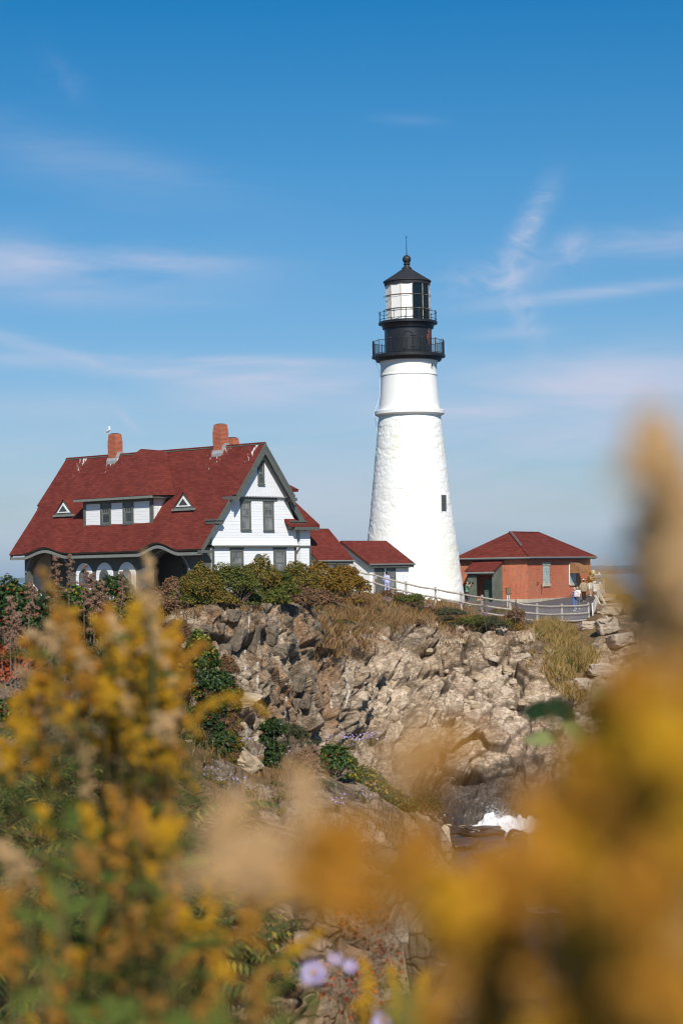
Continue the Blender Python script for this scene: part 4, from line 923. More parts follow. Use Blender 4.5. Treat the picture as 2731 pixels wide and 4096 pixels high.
# ------------------------------------------------------------------ path, fences, sign, lamp, utility box, boat, gull, people
def path_sheet():
    pts = []; NX, NY = 46, 46
    for i in range(NX):
        for j in range(NY):
            f = j/(NY-1); px = np.interp(i/(NX-1), [0, 1], [np.interp(f, [0, .3, 1], [2045, 1905, 1905]), np.interp(f, [0, .35, 1], [2350, 2368, 2395])])
            y = np.interp(f, [0, 1], [127.6 + 2.2*max(0, (px-2146)/200), 156.0]); x = (px - CX)/F*y
            pts.append((x, y, ground_z(x, y) + .06))
    idx = np.arange(NX*NY).reshape(NX, NY); Q = np.stack([idx[:-1, :-1], idx[1:, :-1], idx[1:, 1:], idx[:-1, 1:]], -1).reshape(-1, 4)
    tag(link('path', arr_mesh('path', np.array(pts), Q), M['asphalt'], smooth=True), kind='structure')
path_sheet()
def fence(name, label, posts, rails, mat, mesh_from=99, post_w=.13, wire=.0022, pitch=.14, wire_mat='steel', round_rail=True):
    """posts: (x, y, top z); rails: heights below the post top"""
    e = empty(name, (posts[0][0], posts[0][1], ground_z(*posts[0][:2])), 0, label, 'fence'); off = Vector(e.location)
    for i, (x, y, zt) in enumerate(posts):
        m = MB(); zb = min(ground_z(x, y) - .25, zt - .9); r = Vector((x, y, 0)) - off
        lean = rng.normal(0, .025, 2)
        m.beam((r.x, r.y, zb - off.z), (r.x + lean[0], r.y + lean[1], zt - off.z), post_w, post_w, up=(0,1,0))
        m.build('post', M[mat], e, bevel=.015)
    for h in rails:
        if isinstance(h, tuple): h, i0 = h
        else: i0 = 0
        for a, b in list(zip(posts, posts[1:]))[i0:]:
            m = MB(); pa, pb = Vector((a[0], a[1], a[2]-h)) - off, Vector((b[0], b[1], b[2]-h)) - off
            mid = (pa + pb)/2 + Vector((0, 0, -.03 + float(rng.normal(0, .015)))); dv = Vector((0, -.08, 0))
            if round_rail: m.tube([pa + dv, mid + dv, pb + dv], [.055, .06, .052], 7)
            else: m.beam(pa + dv, pb + dv, .05, .1)
            m.build('rail', M[mat], e)
    for a, b in list(zip(posts, posts[1:]))[mesh_from:]:
        m = MB(); pa, pb = Vector(a) - off, Vector(b) - off; L0 = (Vector((pb.x, pb.y)) - Vector((pa.x, pa.y))).length; H = 1.15; n = int((L0 + H)/pitch)
        for s in (1, -1):
            for k in range(n):
                t0 = k*pitch - (H if s > 0 else 0); t1 = t0 + (H if s > 0 else H)
                q = []
                for t, z in ((t0, 0 if s > 0 else H), (t0 + H, H if s > 0 else 0)): q.append((t, z))
                (ta, za), (tb, zb) = q
                if tb <= 0 or ta >= L0: continue
                def clip(t, ta=ta, za=za, tb=tb, zb=zb): return za + (zb-za)*(t-ta)/(tb-ta)
                if ta < 0: za, ta = clip(0), 0
                if tb > L0: zb, tb = clip(L0), L0
                A = pa.lerp(pb, ta/L0) + Vector((0, 0, za - 1.3)); B = pa.lerp(pb, tb/L0) + Vector((0, 0, zb - 1.3)); m.beam(A, B, wire*2, wire*2, up=(.3, 1, .2))
        m.build('wire_mesh', M[wire_mat], e)
    return e
FP = [(1.0, 132.5, 10.38), (2.08, 132, 10.15), (4.15, 131, 9.53), (6.02, 130, 9.14), (7.64, 129, 8.81), (8.91, 128, 8.58), (10.66, 127.5, 8.31), (12.33, 127, 8.0), (14.09, 128.5, 7.92), (16.0, 130, 7.94)]
fence('post_and_rail_fence', 'weathered grey wooden rail fence running downhill past the lighthouse foot', FP, [.16, .68, (1.12, 5)], 'wood', 4)
WP = []
for k in range(6):
    f = k/5; x = 16.3 + (19.62-16.3)*f; y = 130.4 + (150-130.4)*f; WP.append((x, y, 7.9 + (9.35-7.9)*f**1.1))
wf = fence('white_mesh_fence', 'white wire mesh fence running away along the cliff edge to the sea', WP, [.08, .7], 'whitewood', 0, .1, .011, .075, 'whitewood', False)
off = Vector(wf.location)
for (x, y) in ((16.55, 131.2), (17.1, 134.2), (17.75, 138)):
    m = MB(); z = ground_z(x, y); m.beam(Vector((x, y, z + 1.25)) - off, Vector((x + .75, y - .9, z - .35)) - off, .09, .09); m.build('brace', M['whitewood'], wf)
def thing(name, loc, label, cat, rz=0, group=None): return empty(name, loc, rz, label, cat, group)
# sign on the white fence
p = at(2386, 2351, 143); sg = thing('warning_sign', p, 'white warning board with red lettering hung by the white mesh fence', 'sign', R(-8))
m = MB(); m.box((-.26, -.02, -.26), (.3, .02, .26)); m.build('board', M['white'], sg)
m = MB()
for z, n in ((.1, 4), (-.06, 5)):
    for k in range(n):
        x = -.18 + .1*k + (.04 if n == 4 else 0); m.box((x, -.026, z), (x+.018, -.021, z+.1)); m.box((x+.018, -.026, z+(.08 if k % 2 else .04)), (x+.06, -.021, z+(.1 if k % 2 else .06)))
m.build('lettering', rough_mat('faded red letters', (.55,.2,.17), .1, 3, .6, .2, 0), sg)
m = MB(); m.box((-.02, .02, -1.5), (.06, .08, .3)); m.build('sign_post', M['whitewood'], sg)
# lantern mast beyond the building
p = at(2372, 2340, 156); lm = thing('lamp_mast', (p[0], p[1], ground_z(p[0], p[1])), 'black mast with three hanging white lamps beyond the brick building', 'lamp post'); zt = at(2372, 2297, 156)[2] - lm.location.z
m = MB(); m.tube([(0, 0, -.5), (0, 0, zt)], [.09, .06], 8); m.beam((-.55, 0, zt-.35), (.55, 0, zt-.35), .06, .06); 
for x in (-.5, .02, .5): m.beam((x, -.05, zt-.35), (x, -.05, zt-.6), .03, .03)
m.build('mast', M['black'], lm)
for x in (-.5, .02, .5):
    m = MB(); m.lathe([(.03, zt-.6), (.1, zt-.66), (.11, zt-.85), (.05, zt-.92)], 10, c=(x, -.05)); m.build('lamp', M['white'], lm)
m = MB(); m.lathe([(.12, zt), (.17, zt+.05), (.17, zt+.25), (.08, zt+.33)], 10); m.build('beacon', rough_mat('cream beacon', (.6,.55,.33), .1, 3, .5, .3, 0), lm)
# utility box in front of the porch
p = at(2031, 2365, 141); ub = thing('utility_box', (p[0], p[1], ground_z(p[0], p[1])), 'brown metal utility box on two conduits in front of the brick wall', 'utility box', R(20)); zc = p[2] - ub.location.z
m = MB(); m.box((-.17, -.1, zc-.22), (.17, .1, zc+.22)); m.box((-.19, -.12, zc+.22), (.19, .12, zc+.25)); m.build('cabinet', rough_mat('brown painted steel', (.16,.11,.07), .15, 4, .6, .3, .1), ub, bevel=.01)
for x in (-.07, .07):
    m = MB(); m.tube([(x, 0, -.2), (x, 0, zc-.2)], .035, 8); m.build('conduit', M['whitewood'], ub)
# white vessel off the headland
p = at(2383, 2299, 6400); bt = thing('ferry_boat', (p[0], 6400, SEA), 'small white vessel on the water under the brown headland', 'boat', R(12)); bt.scale = (1.35, 1.35, 1.35)
m = MB(); m.prism([(-10, 0), (-11, 1.6), (10, 1.6), (12.5, 2.2), (10, -.3), (-10, -.3)], 'y', -2, 2); m.build('hull', M['white'], bt)
m = MB(); m.box((4.5, -1.7, 1.6), (9.5, 1.7, 5.2)); m.box((5, -1.5, 5.2), (8.6, 1.5, 6.2)); m.build('cabin', M['white'], bt)
m = MB(); m.box((-9, -1.4, 1.65), (-1, 1.4, 3)); m.build('deck_house', rough_mat('pale deck cargo', (.55,.6,.55), .1, .3, .7, .2, 0), bt)
# gull on the left chimney
cw = hw(-14.75, -.3, 11.53); gl = thing('seagull', cw, 'white gull perched on the left chimney of the house', 'bird', R(20))
m = MB(); m.ball((0, 0, .16), (.2, .085, .09), 14, 9); m.ball((.15, 0, .25), (.07, .055, .12), 10, 7); m.ball((.19, 0, .36), (.07, .055, .058), 10, 7); m.add([(-.12,-.03,.17),(-.12,.03,.17),(-.36,.03,.13),(-.36,-.03,.13),(-.2,0,.21)], [(0,1,2,3),(0,3,4),(1,4,2),(0,4,1),(2,4,3)])
b_ = m.build('body', M['white'], gl, True); b_.rotation_euler = (0, R(-25), 0)
for s in (1, -1):
    m = MB(); m.ball((-.05, s*.075, .18), (.2, .025, .065), 10, 7); w = m.build('wing', rough_mat('gull grey', (.36,.38,.4), .1, 8, .7, .2, 0), gl, True); w.rotation_euler = (0, R(-25), 0)
m = MB(); m.tube([(.3, 0, .42), (.37, 0, .415)], [.018, .005], 6); m.build('beak', rough_mat('yellow bill', (.6,.4,.05), .1, 8, .5, .3, 0), gl)
for s in (1, -1):
    m = MB(); m.tube([(-.02, s*.04, -.01), (-.02, s*.04, .1)], .012, 5); m.build('leg', rough_mat('pink leg', (.5,.3,.25), .1, 8, .6, .3, 0), gl)

# ---- people: one remeshed body each, clothing over it
def caps(name, segs, mat, parent, vox=.014, smooth=2):
    m = MB()
    for p0, r0, p1, r1 in segs:
        p0, p1 = Vector(p0), Vector(p1)
        m.ball(p0, r0, 12, 8); m.ball(p1, r1, 12, 8)
        if (p1 - p0).length > .004: m.tube([p0, p1], [r0, r1], 12)
    o = m.build(name, mat, parent, True)
    r = o.modifiers.new('skin', 'REMESH'); r.mode = 'VOXEL'; r.voxel_size = vox; r.use_smooth_shade = True
    s = o.modifiers.new('soften', 'SMOOTH'); s.iterations = smooth; s.factor = .5
    return o
m_skin = rough_mat('skin', (.48,.27,.19), .08, 6, .55, .3, 0)
def cloth(name, col): return rough_mat(name, col, .16, 7, .9, .1, .15)
def floral():
    m, nt, b = newmat('navy floral cloth', .9, .1); n = noise(nt, mapping(nt), 9, 2)
    L(nt, ramp(nt, [(.0, (.035,.045,.09)), (.52, (.07,.08,.14)), (.6, (.45,.16,.15)), (.7, (.4,.38,.4))], n.outputs[0]).outputs[0], b.inputs['Base Color']); return m
def person(loc, face, h, label, top, legs, hair, arms, cap=None, shorts=False, long_sleeve=False, jacket=False, group='visitors by the fences', stride=.12, hairlong=False):
    """face: heading angle the person looks along; arms: [(elbow, hand) left, right] in body space (x right, -y ahead)"""
    e = thing('person', loc, label, 'person', face, group); s = h/1.7; e.scale = (s, s, s)
    hipw, shw = .095, .175; B = []
    B += [((-.06,0,.98), .115, (.06,0,.98), .115), ((-.08,0,1.18), .1, (.08,0,1.18), .1), ((-.1,0,1.33), .105, (.1,0,1.33), .105), ((0,0,1.0), .12, (0,0,1.3), .12), ((-shw,0,1.4), .055, (shw,0,1.4), .055), ((0,.005,1.4), .055, (0,-.005,1.52), .05)]
    B += [((0,-.01,1.6), .088, (0,-.008,1.625), .086), ((0,-.03,1.545), .055, (0,-.05,1.56), .05), ((0,-.1,1.585), .014, (0,-.108,1.575), .013), ((-.088,0,1.585), .018, (-.09,0,1.61), .02), ((.088,0,1.585), .018, (.09,0,1.61), .02)]
    for sx in (-1, 1):
        fy = stride*sx; hip, knee, ank = (sx*hipw, 0, .92), (sx*.1, -.03 + fy*.5 - .02, .5), (sx*.1, fy*.9 + .02, .09)
        B += [(hip, .09, knee, .058), (knee, .056, ank, .038), (ank, .04, (sx*.11, fy*.9 - .13, .035), .032)]
        el, hd = arms[0 if sx < 0 else 1]; sh = (sx*shw, 0, 1.4)
        B += [(sh, .05, el, .038), (el, .037, hd, .026)]
        d = (Vector(hd) - Vector(el)).normalized(); side = d.cross(Vector((0, 0, 1))); side = side.normalized() if side.length > .1 else Vector((1, 0, 0))
        palm = Vector(hd) + d*.06; B += [(hd, .026, palm, .03)]
        for k, ln in enumerate((.055, .07, .075, .068)):
            q = palm + side*(.014*(k-1.5)) + d*.02; B.append((q, .009, q + d*ln*.55 + Vector((0, -.012, -.012)), .008)); 
        q = Vector(hd) + d*.03 + side*.03; B.append((q, .01, q + d*.04 + side*.02, .008))
    body = caps('body', B, m_skin, e)
    T = [((-.07,0,.99), .125, (.07,0,.99), .125), ((-.085,0,1.18), .112, (.085,0,1.18), .112), ((-.105,0,1.33), .115, (.105,0,1.33), .115), ((0,0,1.0), .13, (0,0,1.3), .13), ((-shw,0,1.395), .062, (shw,0,1.395), .062)]
    if jacket: T += [((-.1,0,.86), .14, (.1,0,.86), .14), ((-.1,0,.9), .14, (-.12,0,1.3), .13), ((.1,0,.9), .14, (.12,0,1.3), .13)]
    for sx in (-1, 1):
        el, hd = arms[0 if sx < 0 else 1]; sh = Vector((sx*shw, 0, 1.4)); k = 1.0 if long_sleeve else .62
        T.append((sh, .064, sh.lerp(Vector(el), k), .055 if not jacket else .07))
        if long_sleeve: T.append((el, .05 if not jacket else .068, Vector(el).lerp(Vector(hd), .92), .04 if not jacket else .05))
    caps('jacket' if jacket else 'shirt', T, top, body, .018)
    P = [((-.06,0,.97), .13, (.06,0,.97), .13)]
    for sx in (-1, 1):
        fy = stride*sx; hip, knee, ank = Vector((sx*hipw, 0, .92)), Vector((sx*.1, -.05 + fy*.5, .5)), Vector((sx*.1, fy*.9 + .02, .09))
        P += [(hip, .103, hip.lerp(knee, .8 if shorts else 1), .085 if shorts else .07)]
        if not shorts: P += [(knee, .07, ank, .055)]
    caps('shorts' if shorts else 'trousers', P, legs, body, .018)
    S = []
    for sx in (-1, 1): fy = stride*sx*.9; S.append(((sx*.1, fy + .03, .045), .048, (sx*.11, fy - .14, .04), .04))
    caps('shoes', S, M['whitewood'], body, .018)
    H = [((0,.015,1.635), .093, (0,.03,1.6), .09)] + ([((0,.05,1.6), .08, (0,.06,1.47), .06)] if hairlong else [])
    caps('hair', H, hair, body, .018)
    if cap: caps('cap', [((0,.005,1.66), .088, (0,.0,1.675), .084), ((-.04,-.1,1.65), .016, (.04,-.1,1.65), .016), ((0,-.06,1.66), .045, (0,-.12,1.65), .03)], cap, body, .016)
    ey = MB()
    for sx in (-1, 1): ey.ball((sx*.032, -.093, 1.612), .009, 6, 4)
    ey.build('eyes', M['black'], body)
    m = MB(); m.tube([(-.022, -.103, 1.543), (.022, -.103, 1.543)], .006, 5); m.build('mouth', rough_mat('lips', (.35,.13,.11), .05, 5, .5, .3, 0), body)
    return e
down = [((-.25, .02, 1.12), (-.25, -.08, .88)), ((.25, .02, 1.12), (.25, -.08, .88))]
def gp(px, Y): 
    x = (px - CX)/F*Y; return Vector((x, Y, ground_z(x, Y) + .06))
dk = cloth('dark hair', (.02,.016,.012)); gh = cloth('grey blond hair', (.42,.32,.22))
# man photographing beside the porch
loc = gp(1861, 139.5); zt = at(1861, 2324, 139.5)[2]; person(loc, R(75), max(1.5, min(1.95, zt - loc.z)), 'person in a green shirt and dark cap raising a camera beside the brick porch', cloth('green shirt', (.13,.26,.17)), cloth('dark trousers', (.05,.05,.06)), dk, [((-.3, -.22, 1.32), (-.05, -.3, 1.53)), ((.3, -.22, 1.32), (.06, -.3, 1.53))], cap=cloth('dark green cap', (.03,.045,.04)))
hx = Matrix.Rotation(R(75), 4, 'Z') @ Vector((0, -.36, 1.56*(zt-loc.z)/1.7))
cmr = thing('camera_body', loc + Vector((hx.x, hx.y, hx.z)), 'black camera held up to the face of the person in green', 'camera', R(75)); m = MB(); m.box((-.07, -.03, -.04), (.07, .03, .05)); m.build('camera_case', M['black'], cmr); m = MB(); m.tube([(0, -.03, 0), (0, -.13, 0)], .035, 10); m.build('lens', M['black'], cmr)
# woman with phone and day pack
loc = gp(2289, 137); pw_ = person(loc, R(215), 1.62, 'person in a navy floral top and jeans holding a phone by the lower rails', floral(), cloth('blue jeans', (.1,.17,.33)), gh, [((-.27, .02, 1.14), (-.1, -.24, 1.12)), ((.27, -.0, 1.14), (.12, -.24, 1.1))], hairlong=True)
def local(loc, face, h, v): q = Matrix.Rotation(face, 4, 'Z') @ Vector(v); return loc + q*(h/1.7)
ph = thing('phone', local(loc, R(215), 1.62, (.02, -.36, 1.14)), 'black phone in the hands of the person in the floral top', 'phone', R(215)); m = MB(); m.box((-.04, -.006, -.08), (.04, .006, .08)); m.build('phone_case', M['black'], ph); m = MB(); m.box((-.035, .0065, -.07), (.035, .008, .07)); m.build('screen', M['glass'], ph)
def backpack(loc, face, h, col, label, y=.16, sc=1.0, strap=None):
    q = thing('backpack', local(loc, face, h, (0, y, 1.22)), label, 'backpack', face); caps('bag', [((-.09, .03, -.12), .1*sc, (-.09, .03, .14), .085*sc), ((.09, .03, -.12), .1*sc, (.09, .03, .14), .085*sc), ((0, .04, -.12), .11*sc, (0, .03, .15), .09*sc)], col, q, .02)
    for s in (-1, 1):
        m = MB(); m.tube([(s*.12, -.02, .2), (s*.13, -.15, .24), (s*.13, -.3, .12), (s*.14, -.3, -.05), (s*.14, -.05, -.18)], .018, 5); m.build('strap', strap or col, q)
    return q
backpack(loc, R(215), 1.62, cloth('white pink bag', (.6,.48,.46)), 'pale pink and white backpack on the person in the floral top')
# companion in white just behind her
loc = gp(2301, 139); person(loc, R(160), 1.55, 'person in a white shirt half hidden behind the one in floral top', cloth('white shirt', (.72,.72,.72)), cloth('grey trousers', (.14,.15,.18)), gh, down)
# tan jacket, white cap, walking away
loc = gp(2327, 146); person(loc, R(186), 1.62, 'person in a baggy tan jacket and white cap walking away by the wall', cloth('tan jacket', (.34,.27,.18)), cloth('black trousers', (.012,.012,.013)), dk, [((-.31, .02, 1.12), (-.3, -.06, .88)), ((.31, .02, 1.12), (.3, -.06, .88))], cap=cloth('white cap', (.8,.8,.8)), long_sleeve=True, jacket=True, stride=.16)
# maroon top, white shorts
loc = gp(2354, 148.5); person(loc, R(205), 1.74, 'person in a maroon top, white shorts and black cap at the mesh fence', cloth('maroon top', (.09,.012,.028)), cloth('white shorts', (.75,.75,.76)), dk, [((-.25, -.05, 1.14), (-.1, -.2, 1.1)), ((.29, .02, 1.14), (.33, -.08, .92))], cap=cloth('black cap', (.012,.012,.012)), shorts=True, long_sleeve=True)
sb = thing('shoulder_bag', local(loc, R(205), 1.74, (-.02, .2, 1.26)), 'tan and brown sling bag across the back of the maroon top', 'bag', R(205)); caps('bag', [((-.16, 0, .1), .06, (.05, .02, .0), .09), ((.05, .02, 0), .09, (.14, 0, -.06), .06)], cloth('brown bag', (.1,.05,.03)), sb, .02); m = MB(); m.tube([(-.22, 0, .14), (0, .1, .1), (.2, .0, .12)], .035, 6); m.build('strap', cloth('tan strap', (.55,.4,.22)), sb); m = MB(); m.tube([(-.05, .1, -.08), (.12, .09, -.02), (.2, .02, .06)], .035, 6); m.build('flap', cloth('tan flap', (.55,.38,.2)), sb)
hb = thing('hand_bag', local(loc, R(205), 1.74, (-.38, -.1, 1.02)), 'white bag hanging from the arm of the person in maroon', 'bag', R(205)); caps('bag', [((-.1, 0, 0), .07, (.1, 0, .02), .07), ((-.08, 0, -.06), .06, (.08, 0, -.05), .06)], cloth('white bag', (.75,.77,.78)), hb, .02); m = MB(); m.tube([(-.1, 0, .05), (-.04, 0, .2), (.04, 0, .2), (.1, 0, .05)], .012, 5); m.build('handle', M['black'], hb)
# small figures beyond the top of the fence
loc = gp(1487, 136); person(loc, R(170), 1.6, 'person in a lilac top and pale sun hat behind the upper fence', cloth('lilac top', (.42,.42,.72)), cloth('pale trousers', (.4,.38,.36)), gh, down, cap=cloth('straw hat', (.6,.52,.42)))
loc = gp(1541, 136.5); person(loc, R(150), 1.62, 'person in a lilac shirt and lilac trousers in front of the white building', cloth('lilac shirt', (.45,.47,.75)), cloth('lilac trousers', (.4,.42,.66)), dk, down, long_sleeve=True)
# ------------------------------------------------------------------ vegetation
def unit(v): return v / (np.linalg.norm(v, axis=-1, keepdims=True) + 1e-9)
def leaf_arrays(C, A, N, Lg, W, fold=.25):
    """pointed folded leaves: 6 verts, 4 tris each (as 2 quads)"""
    A = unit(A); B = unit(np.cross(A, N)); N = np.cross(B, A); Lg = np.asarray(Lg)[:, None]; W = np.asarray(W)[:, None]
    m0 = C + A*Lg*.45 - N*W*fold*.5; tip = C + A*Lg - N*Lg*.12
    l = C + A*Lg*.42 + B*W*.5 + N*W*fold*.5; r = C + A*Lg*.42 - B*W*.5 + N*W*fold*.5
    V = np.stack([C, l, tip, r, m0], 1).reshape(-1, 3); n = len(C); k = np.arange(n)[:, None]*5
    Fc = np.concatenate([k + np.array([0, 4, 1, 1]), ], 0) if False else np.concatenate([k + np.array([[0, 4, 1]]), k + np.array([[1, 4, 2]]), k + np.array([[0, 3, 4]]), k + np.array([[3, 2, 4]])], 0)
    return V, Fc
def join(parts):
    Vs, Fs, b = [], [], 0
    for V, Fc in parts: Vs.append(V); Fs.append(Fc + b); b += len(V)
    return np.concatenate(Vs), np.concatenate(Fs)
def twig_arrays(P0, P1, r0, r1, n=4):
    D = unit(P1 - P0); U = np.where(np.abs(D[:, 2:3]) < .9, np.array([[0, 0, 1.]]), np.array([[1., 0, 0]])); A = unit(np.cross(D, U)); B = np.cross(A, D); Vs = []
    for P, r in ((P0, r0), (P1, r1)):
        for k in range(n):
            t = 2*math.pi*k/n; Vs.append(P + (A*math.cos(t) + B*math.sin(t))*np.asarray(r).reshape(-1, 1))
    V = np.stack(Vs, 1).reshape(-1, 3); k = np.arange(len(P0))[:, None]*2*n; Fc = []
    for j in range(n):
        j2 = (j+1) % n; Fc += [k + np.array([[j, j2, n+j2]]), k + np.array([[j, n+j2, n+j]])]
    return V, np.concatenate(Fc)
def octa_arrays(C, r):
    d = np.array([[1,0,0],[-1,0,0],[0,1,0],[0,-1,0],[0,0,1],[0,0,-1]], float); V = (C[:, None] + d[None]*np.asarray(r).reshape(-1, 1, 1)).reshape(-1, 3); k = np.arange(len(C))[:, None]*6
    return V, np.concatenate([k + np.array([f]) for f in ((0,2,4),(2,1,4),(1,3,4),(3,0,4),(2,0,5),(1,2,5),(3,1,5),(0,3,5))])
def disc_arrays(C, N, r, k=7):
    N = unit(N); U = unit(np.cross(N, rng.normal(size=N.shape))); B = np.cross(N, U); r = np.asarray(r).reshape(-1, 1); V = [C]
    for i in range(k*2):
        t = math.pi*i/k; V.append(C + (U*math.cos(t) + B*math.sin(t))*r*(1 if i % 2 == 0 else .62) + N*r*.12)
    V = np.stack(V, 1).reshape(-1, 3); kk = np.arange(len(C))[:, None]*(2*k+1)
    return V, np.concatenate([kk + np.array([[0, 1+i, 1+(i+1) % (2*k)]]) for i in range(2*k)])
G = lambda *s: list(s)
VM = {
 'hedge': island_mat('hedge leaves', G((0,(.03,.036,.009)),(.3,(.085,.08,.016)),(.5,(.145,.115,.02)),(.72,(.225,.15,.024)),(.88,(.26,.12,.024)),(1,(.2,.08,.035))), .6, .15, .15, .5),
 'hedge_green': island_mat('green hedge leaves', G((0,(.02,.03,.009)),(.4,(.065,.082,.016)),(.7,(.135,.13,.02)),(1,(.27,.19,.025))), .6, .15, .15, .5),
 'hedge_orange': island_mat('turning hedge leaves', G((0,(.05,.035,.01)),(.35,(.14,.085,.014)),(.6,(.25,.145,.014)),(.82,(.28,.12,.02)),(1,(.17,.06,.03))), .6, .15, .15, .5),
 'russet': island_mat('russet scrub', G((0,(.05,.028,.018)),(.4,(.13,.07,.04)),(.7,(.22,.125,.06)),(1,(.27,.17,.07))), .8, .1, .1, .8),
 'rose': island_mat('rose leaves', G((0,(.012,.03,.01)),(.4,(.03,.07,.016)),(.66,(.07,.11,.02)),(.78,(.28,.24,.02)),(.9,(.42,.17,.015)),(1,(.38,.05,.02))), .5, .25, .2, 3),
 'rose_dark': island_mat('dark rose leaves', G((0,(.01,.022,.008)),(.45,(.026,.055,.014)),(.75,(.055,.085,.02)),(.88,(.2,.18,.02)),(.96,(.35,.14,.02)),(1,(.35,.05,.02))), .45, .3, .2, 3),
 'willow': island_mat('narrow dark leaves', G((0,(.01,.02,.007)),(.5,(.028,.05,.016)),(.8,(.06,.075,.02)),(1,(.16,.15,.04))), .45, .3, .15, 3),
 'red': island_mat('autumn red leaves', G((0,(.09,.018,.01)),(.4,(.25,.045,.015)),(.7,(.42,.09,.025)),(1,(.5,.19,.05))), .55, .2, .2, 3),
 'sumac': island_mat('sumac leaflets', G((0,(.02,.035,.012)),(.4,(.045,.08,.022)),(.6,(.1,.13,.03)),(.78,(.32,.25,.04)),(1,(.42,.22,.04))), .5, .3, .2, 2.5),
 'juniper': island_mat('grey green scrub', G((0,(.02,.024,.012)),(.5,(.055,.06,.028)),(1,(.12,.11,.05))), .7, .15, .1, 3),
 'grass': island_mat('dry grass', G((0,(.06,.03,.015)),(.25,(.13,.064,.027)),(.5,(.22,.125,.05)),(.75,(.31,.2,.085)),(1,(.42,.3,.15))), .8, .1, .2, .45),
 'marsh': island_mat('tall green and tan grass', G((0,(.05,.06,.014)),(.3,(.13,.12,.025)),(.45,(.32,.2,.06)),(1,(.5,.32,.14))), .7, .15, .2, .9),
 'plume': island_mat('pinkish brown seed heads', G((0,(.11,.06,.045)),(.5,(.25,.145,.1)),(1,(.38,.25,.18))), .9, .05, .15, 6),
 'aster': island_mat('lilac aster petals', G((0,(.26,.2,.42)),(.5,(.42,.34,.6)),(1,(.62,.54,.76))), .6, .15, .2, 6),
 'pinkaster': island_mat('mauve flowers', G((0,(.25,.14,.24)),(.5,(.36,.24,.36)),(1,(.5,.38,.5))), .6, .15, .2, 6),
 'stalk': island_mat('weed stems and leaves', G((0,(.05,.055,.015)),(.5,(.14,.115,.035)),(1,(.26,.16,.06))), .7, .15, .15, 4),
 'twig': rough_mat('bare twigs', (.2,.14,.1), .3, 20, .85, .1, 0), 'pale_twig': rough_mat('pale dead wood', (.24,.18,.14), .3, 20, .85, .1, 0),
 'hip': rough_mat('rose hip', (.55,.04,.015), .2, 20, .35, .5, 0),
}
def blob_leaves(blobs, n, size, flat=.5, ar=.55, inner=.25, droop=0.0):
    """leaves spread through a union of lumpy ellipsoids, mostly near the surface"""
    bl = np.array([b[:3] for b in blobs], float); rd = np.array([b[3:6] for b in blobs], float); w = (rd.prod(1))**.66; w /= w.sum()
    k = rng.choice(len(blobs), n, p=w); D = unit(rng.normal(size=(n, 3))); D[:, 2] = np.abs(D[:, 2])*.9 + D[:, 2]*.1*0 - .22*(rng.random(n) < .4)*1.6
    D = unit(D); rr = np.where(rng.random(n) < inner, rng.random(n)**.5, 1 - .22*rng.random(n)**2)
    lump = 1 + .28*(vnoise(D*2.2 + bl[k]*3, .8, 5) - .5)*2
    C = bl[k] + D*rd[k]*(rr*lump)[:, None]
    N = unit(D*.7 + np.array([0, -.15, .45]) + rng.normal(size=(n, 3))*flat); A = np.cross(N, rng.normal(size=(n, 3))); A[:, 2] -= droop
    s = size*(.65 + .7*rng.random(n)); return leaf_arrays(C, A, N, s, s*ar), C
def blob_twigs(blobs, n, r=.008, base=(0, 0, 0), ext=1.08):
    bl = np.array([b[:3] for b in blobs], float); rd = np.array([b[3:6] for b in blobs], float); k = rng.integers(0, len(blobs), n); D = unit(rng.normal(size=(n, 3))); D[:, 2] = np.abs(D[:, 2])
    tip = bl[k] + D*rd[k]*ext*(.75 + .3*rng.random((n, 1))); b0 = np.array(base) + rng.normal(size=(n, 3))*np.array([.25, .25, 0])*rd.mean()
    mid = b0*.45 + tip*.55 + rng.normal(size=(n, 3))*rd.mean()*.12; mid[:, 2] += .05*rd.mean()
    return join([twig_arrays(b0, mid, np.full(n, r), np.full(n, r*.65)), twig_arrays(mid, tip, np.full(n, r*.65), np.full(n, r*.25))])
def shrub(name, label, cat, base, blobs, n, size, mat, group=None, ntw=60, twr=.01, hips=0, ar=.55, flat=.5, twig='twig', extra=None, hipr=.013, inner=.25):
    e = thing(name, base, label, cat, 0, group); low = min(b[2] - b[5]*.8 for b in blobs); wx = np.mean([b[3] for b in blobs])
    if low > wx*.5:      # the bush reaches down to its own ground
        cx_ = np.mean([b[0] for b in blobs]); cy_ = np.mean([b[1] for b in blobs]); m_ = max(2, int(low/(wx*.6)))
        for i_ in range(m_):
            f_ = (i_ + .3)/m_; blobs = blobs + [(cx_*(.4 + .6*f_) + float(rng.normal(0, wx*.9)), cy_*(.4 + .6*f_) + float(rng.normal(0, wx*.4)), low*f_ + wx*.2, wx*rng.uniform(.5, 1.5), wx*.8, low/m_*rng.uniform(.5, 1.0))]
        n = int(n*(1 + .22*m_))
    (V, Fc), C = blob_leaves(blobs, n, size, flat, ar, inner); link('foliage', arr_mesh('foliage', V, Fc), VM[mat], e)
    V, Fc = blob_twigs(blobs, ntw, twr); link('branches', arr_mesh('branches', V, Fc), VM[twig], e)
    if hips:
        q = C[rng.choice(len(C), hips*6)]; q = q[np.argsort(q[:, 1])[:hips]] if True else q
        V, Fc = octa_arrays(q + np.array([0, -.02, 0]), np.full(len(q), hipr)); h = link('hips', arr_mesh('hips', V, Fc), VM['hip'], e, True); h['kind'] = 'stuff'
    return e
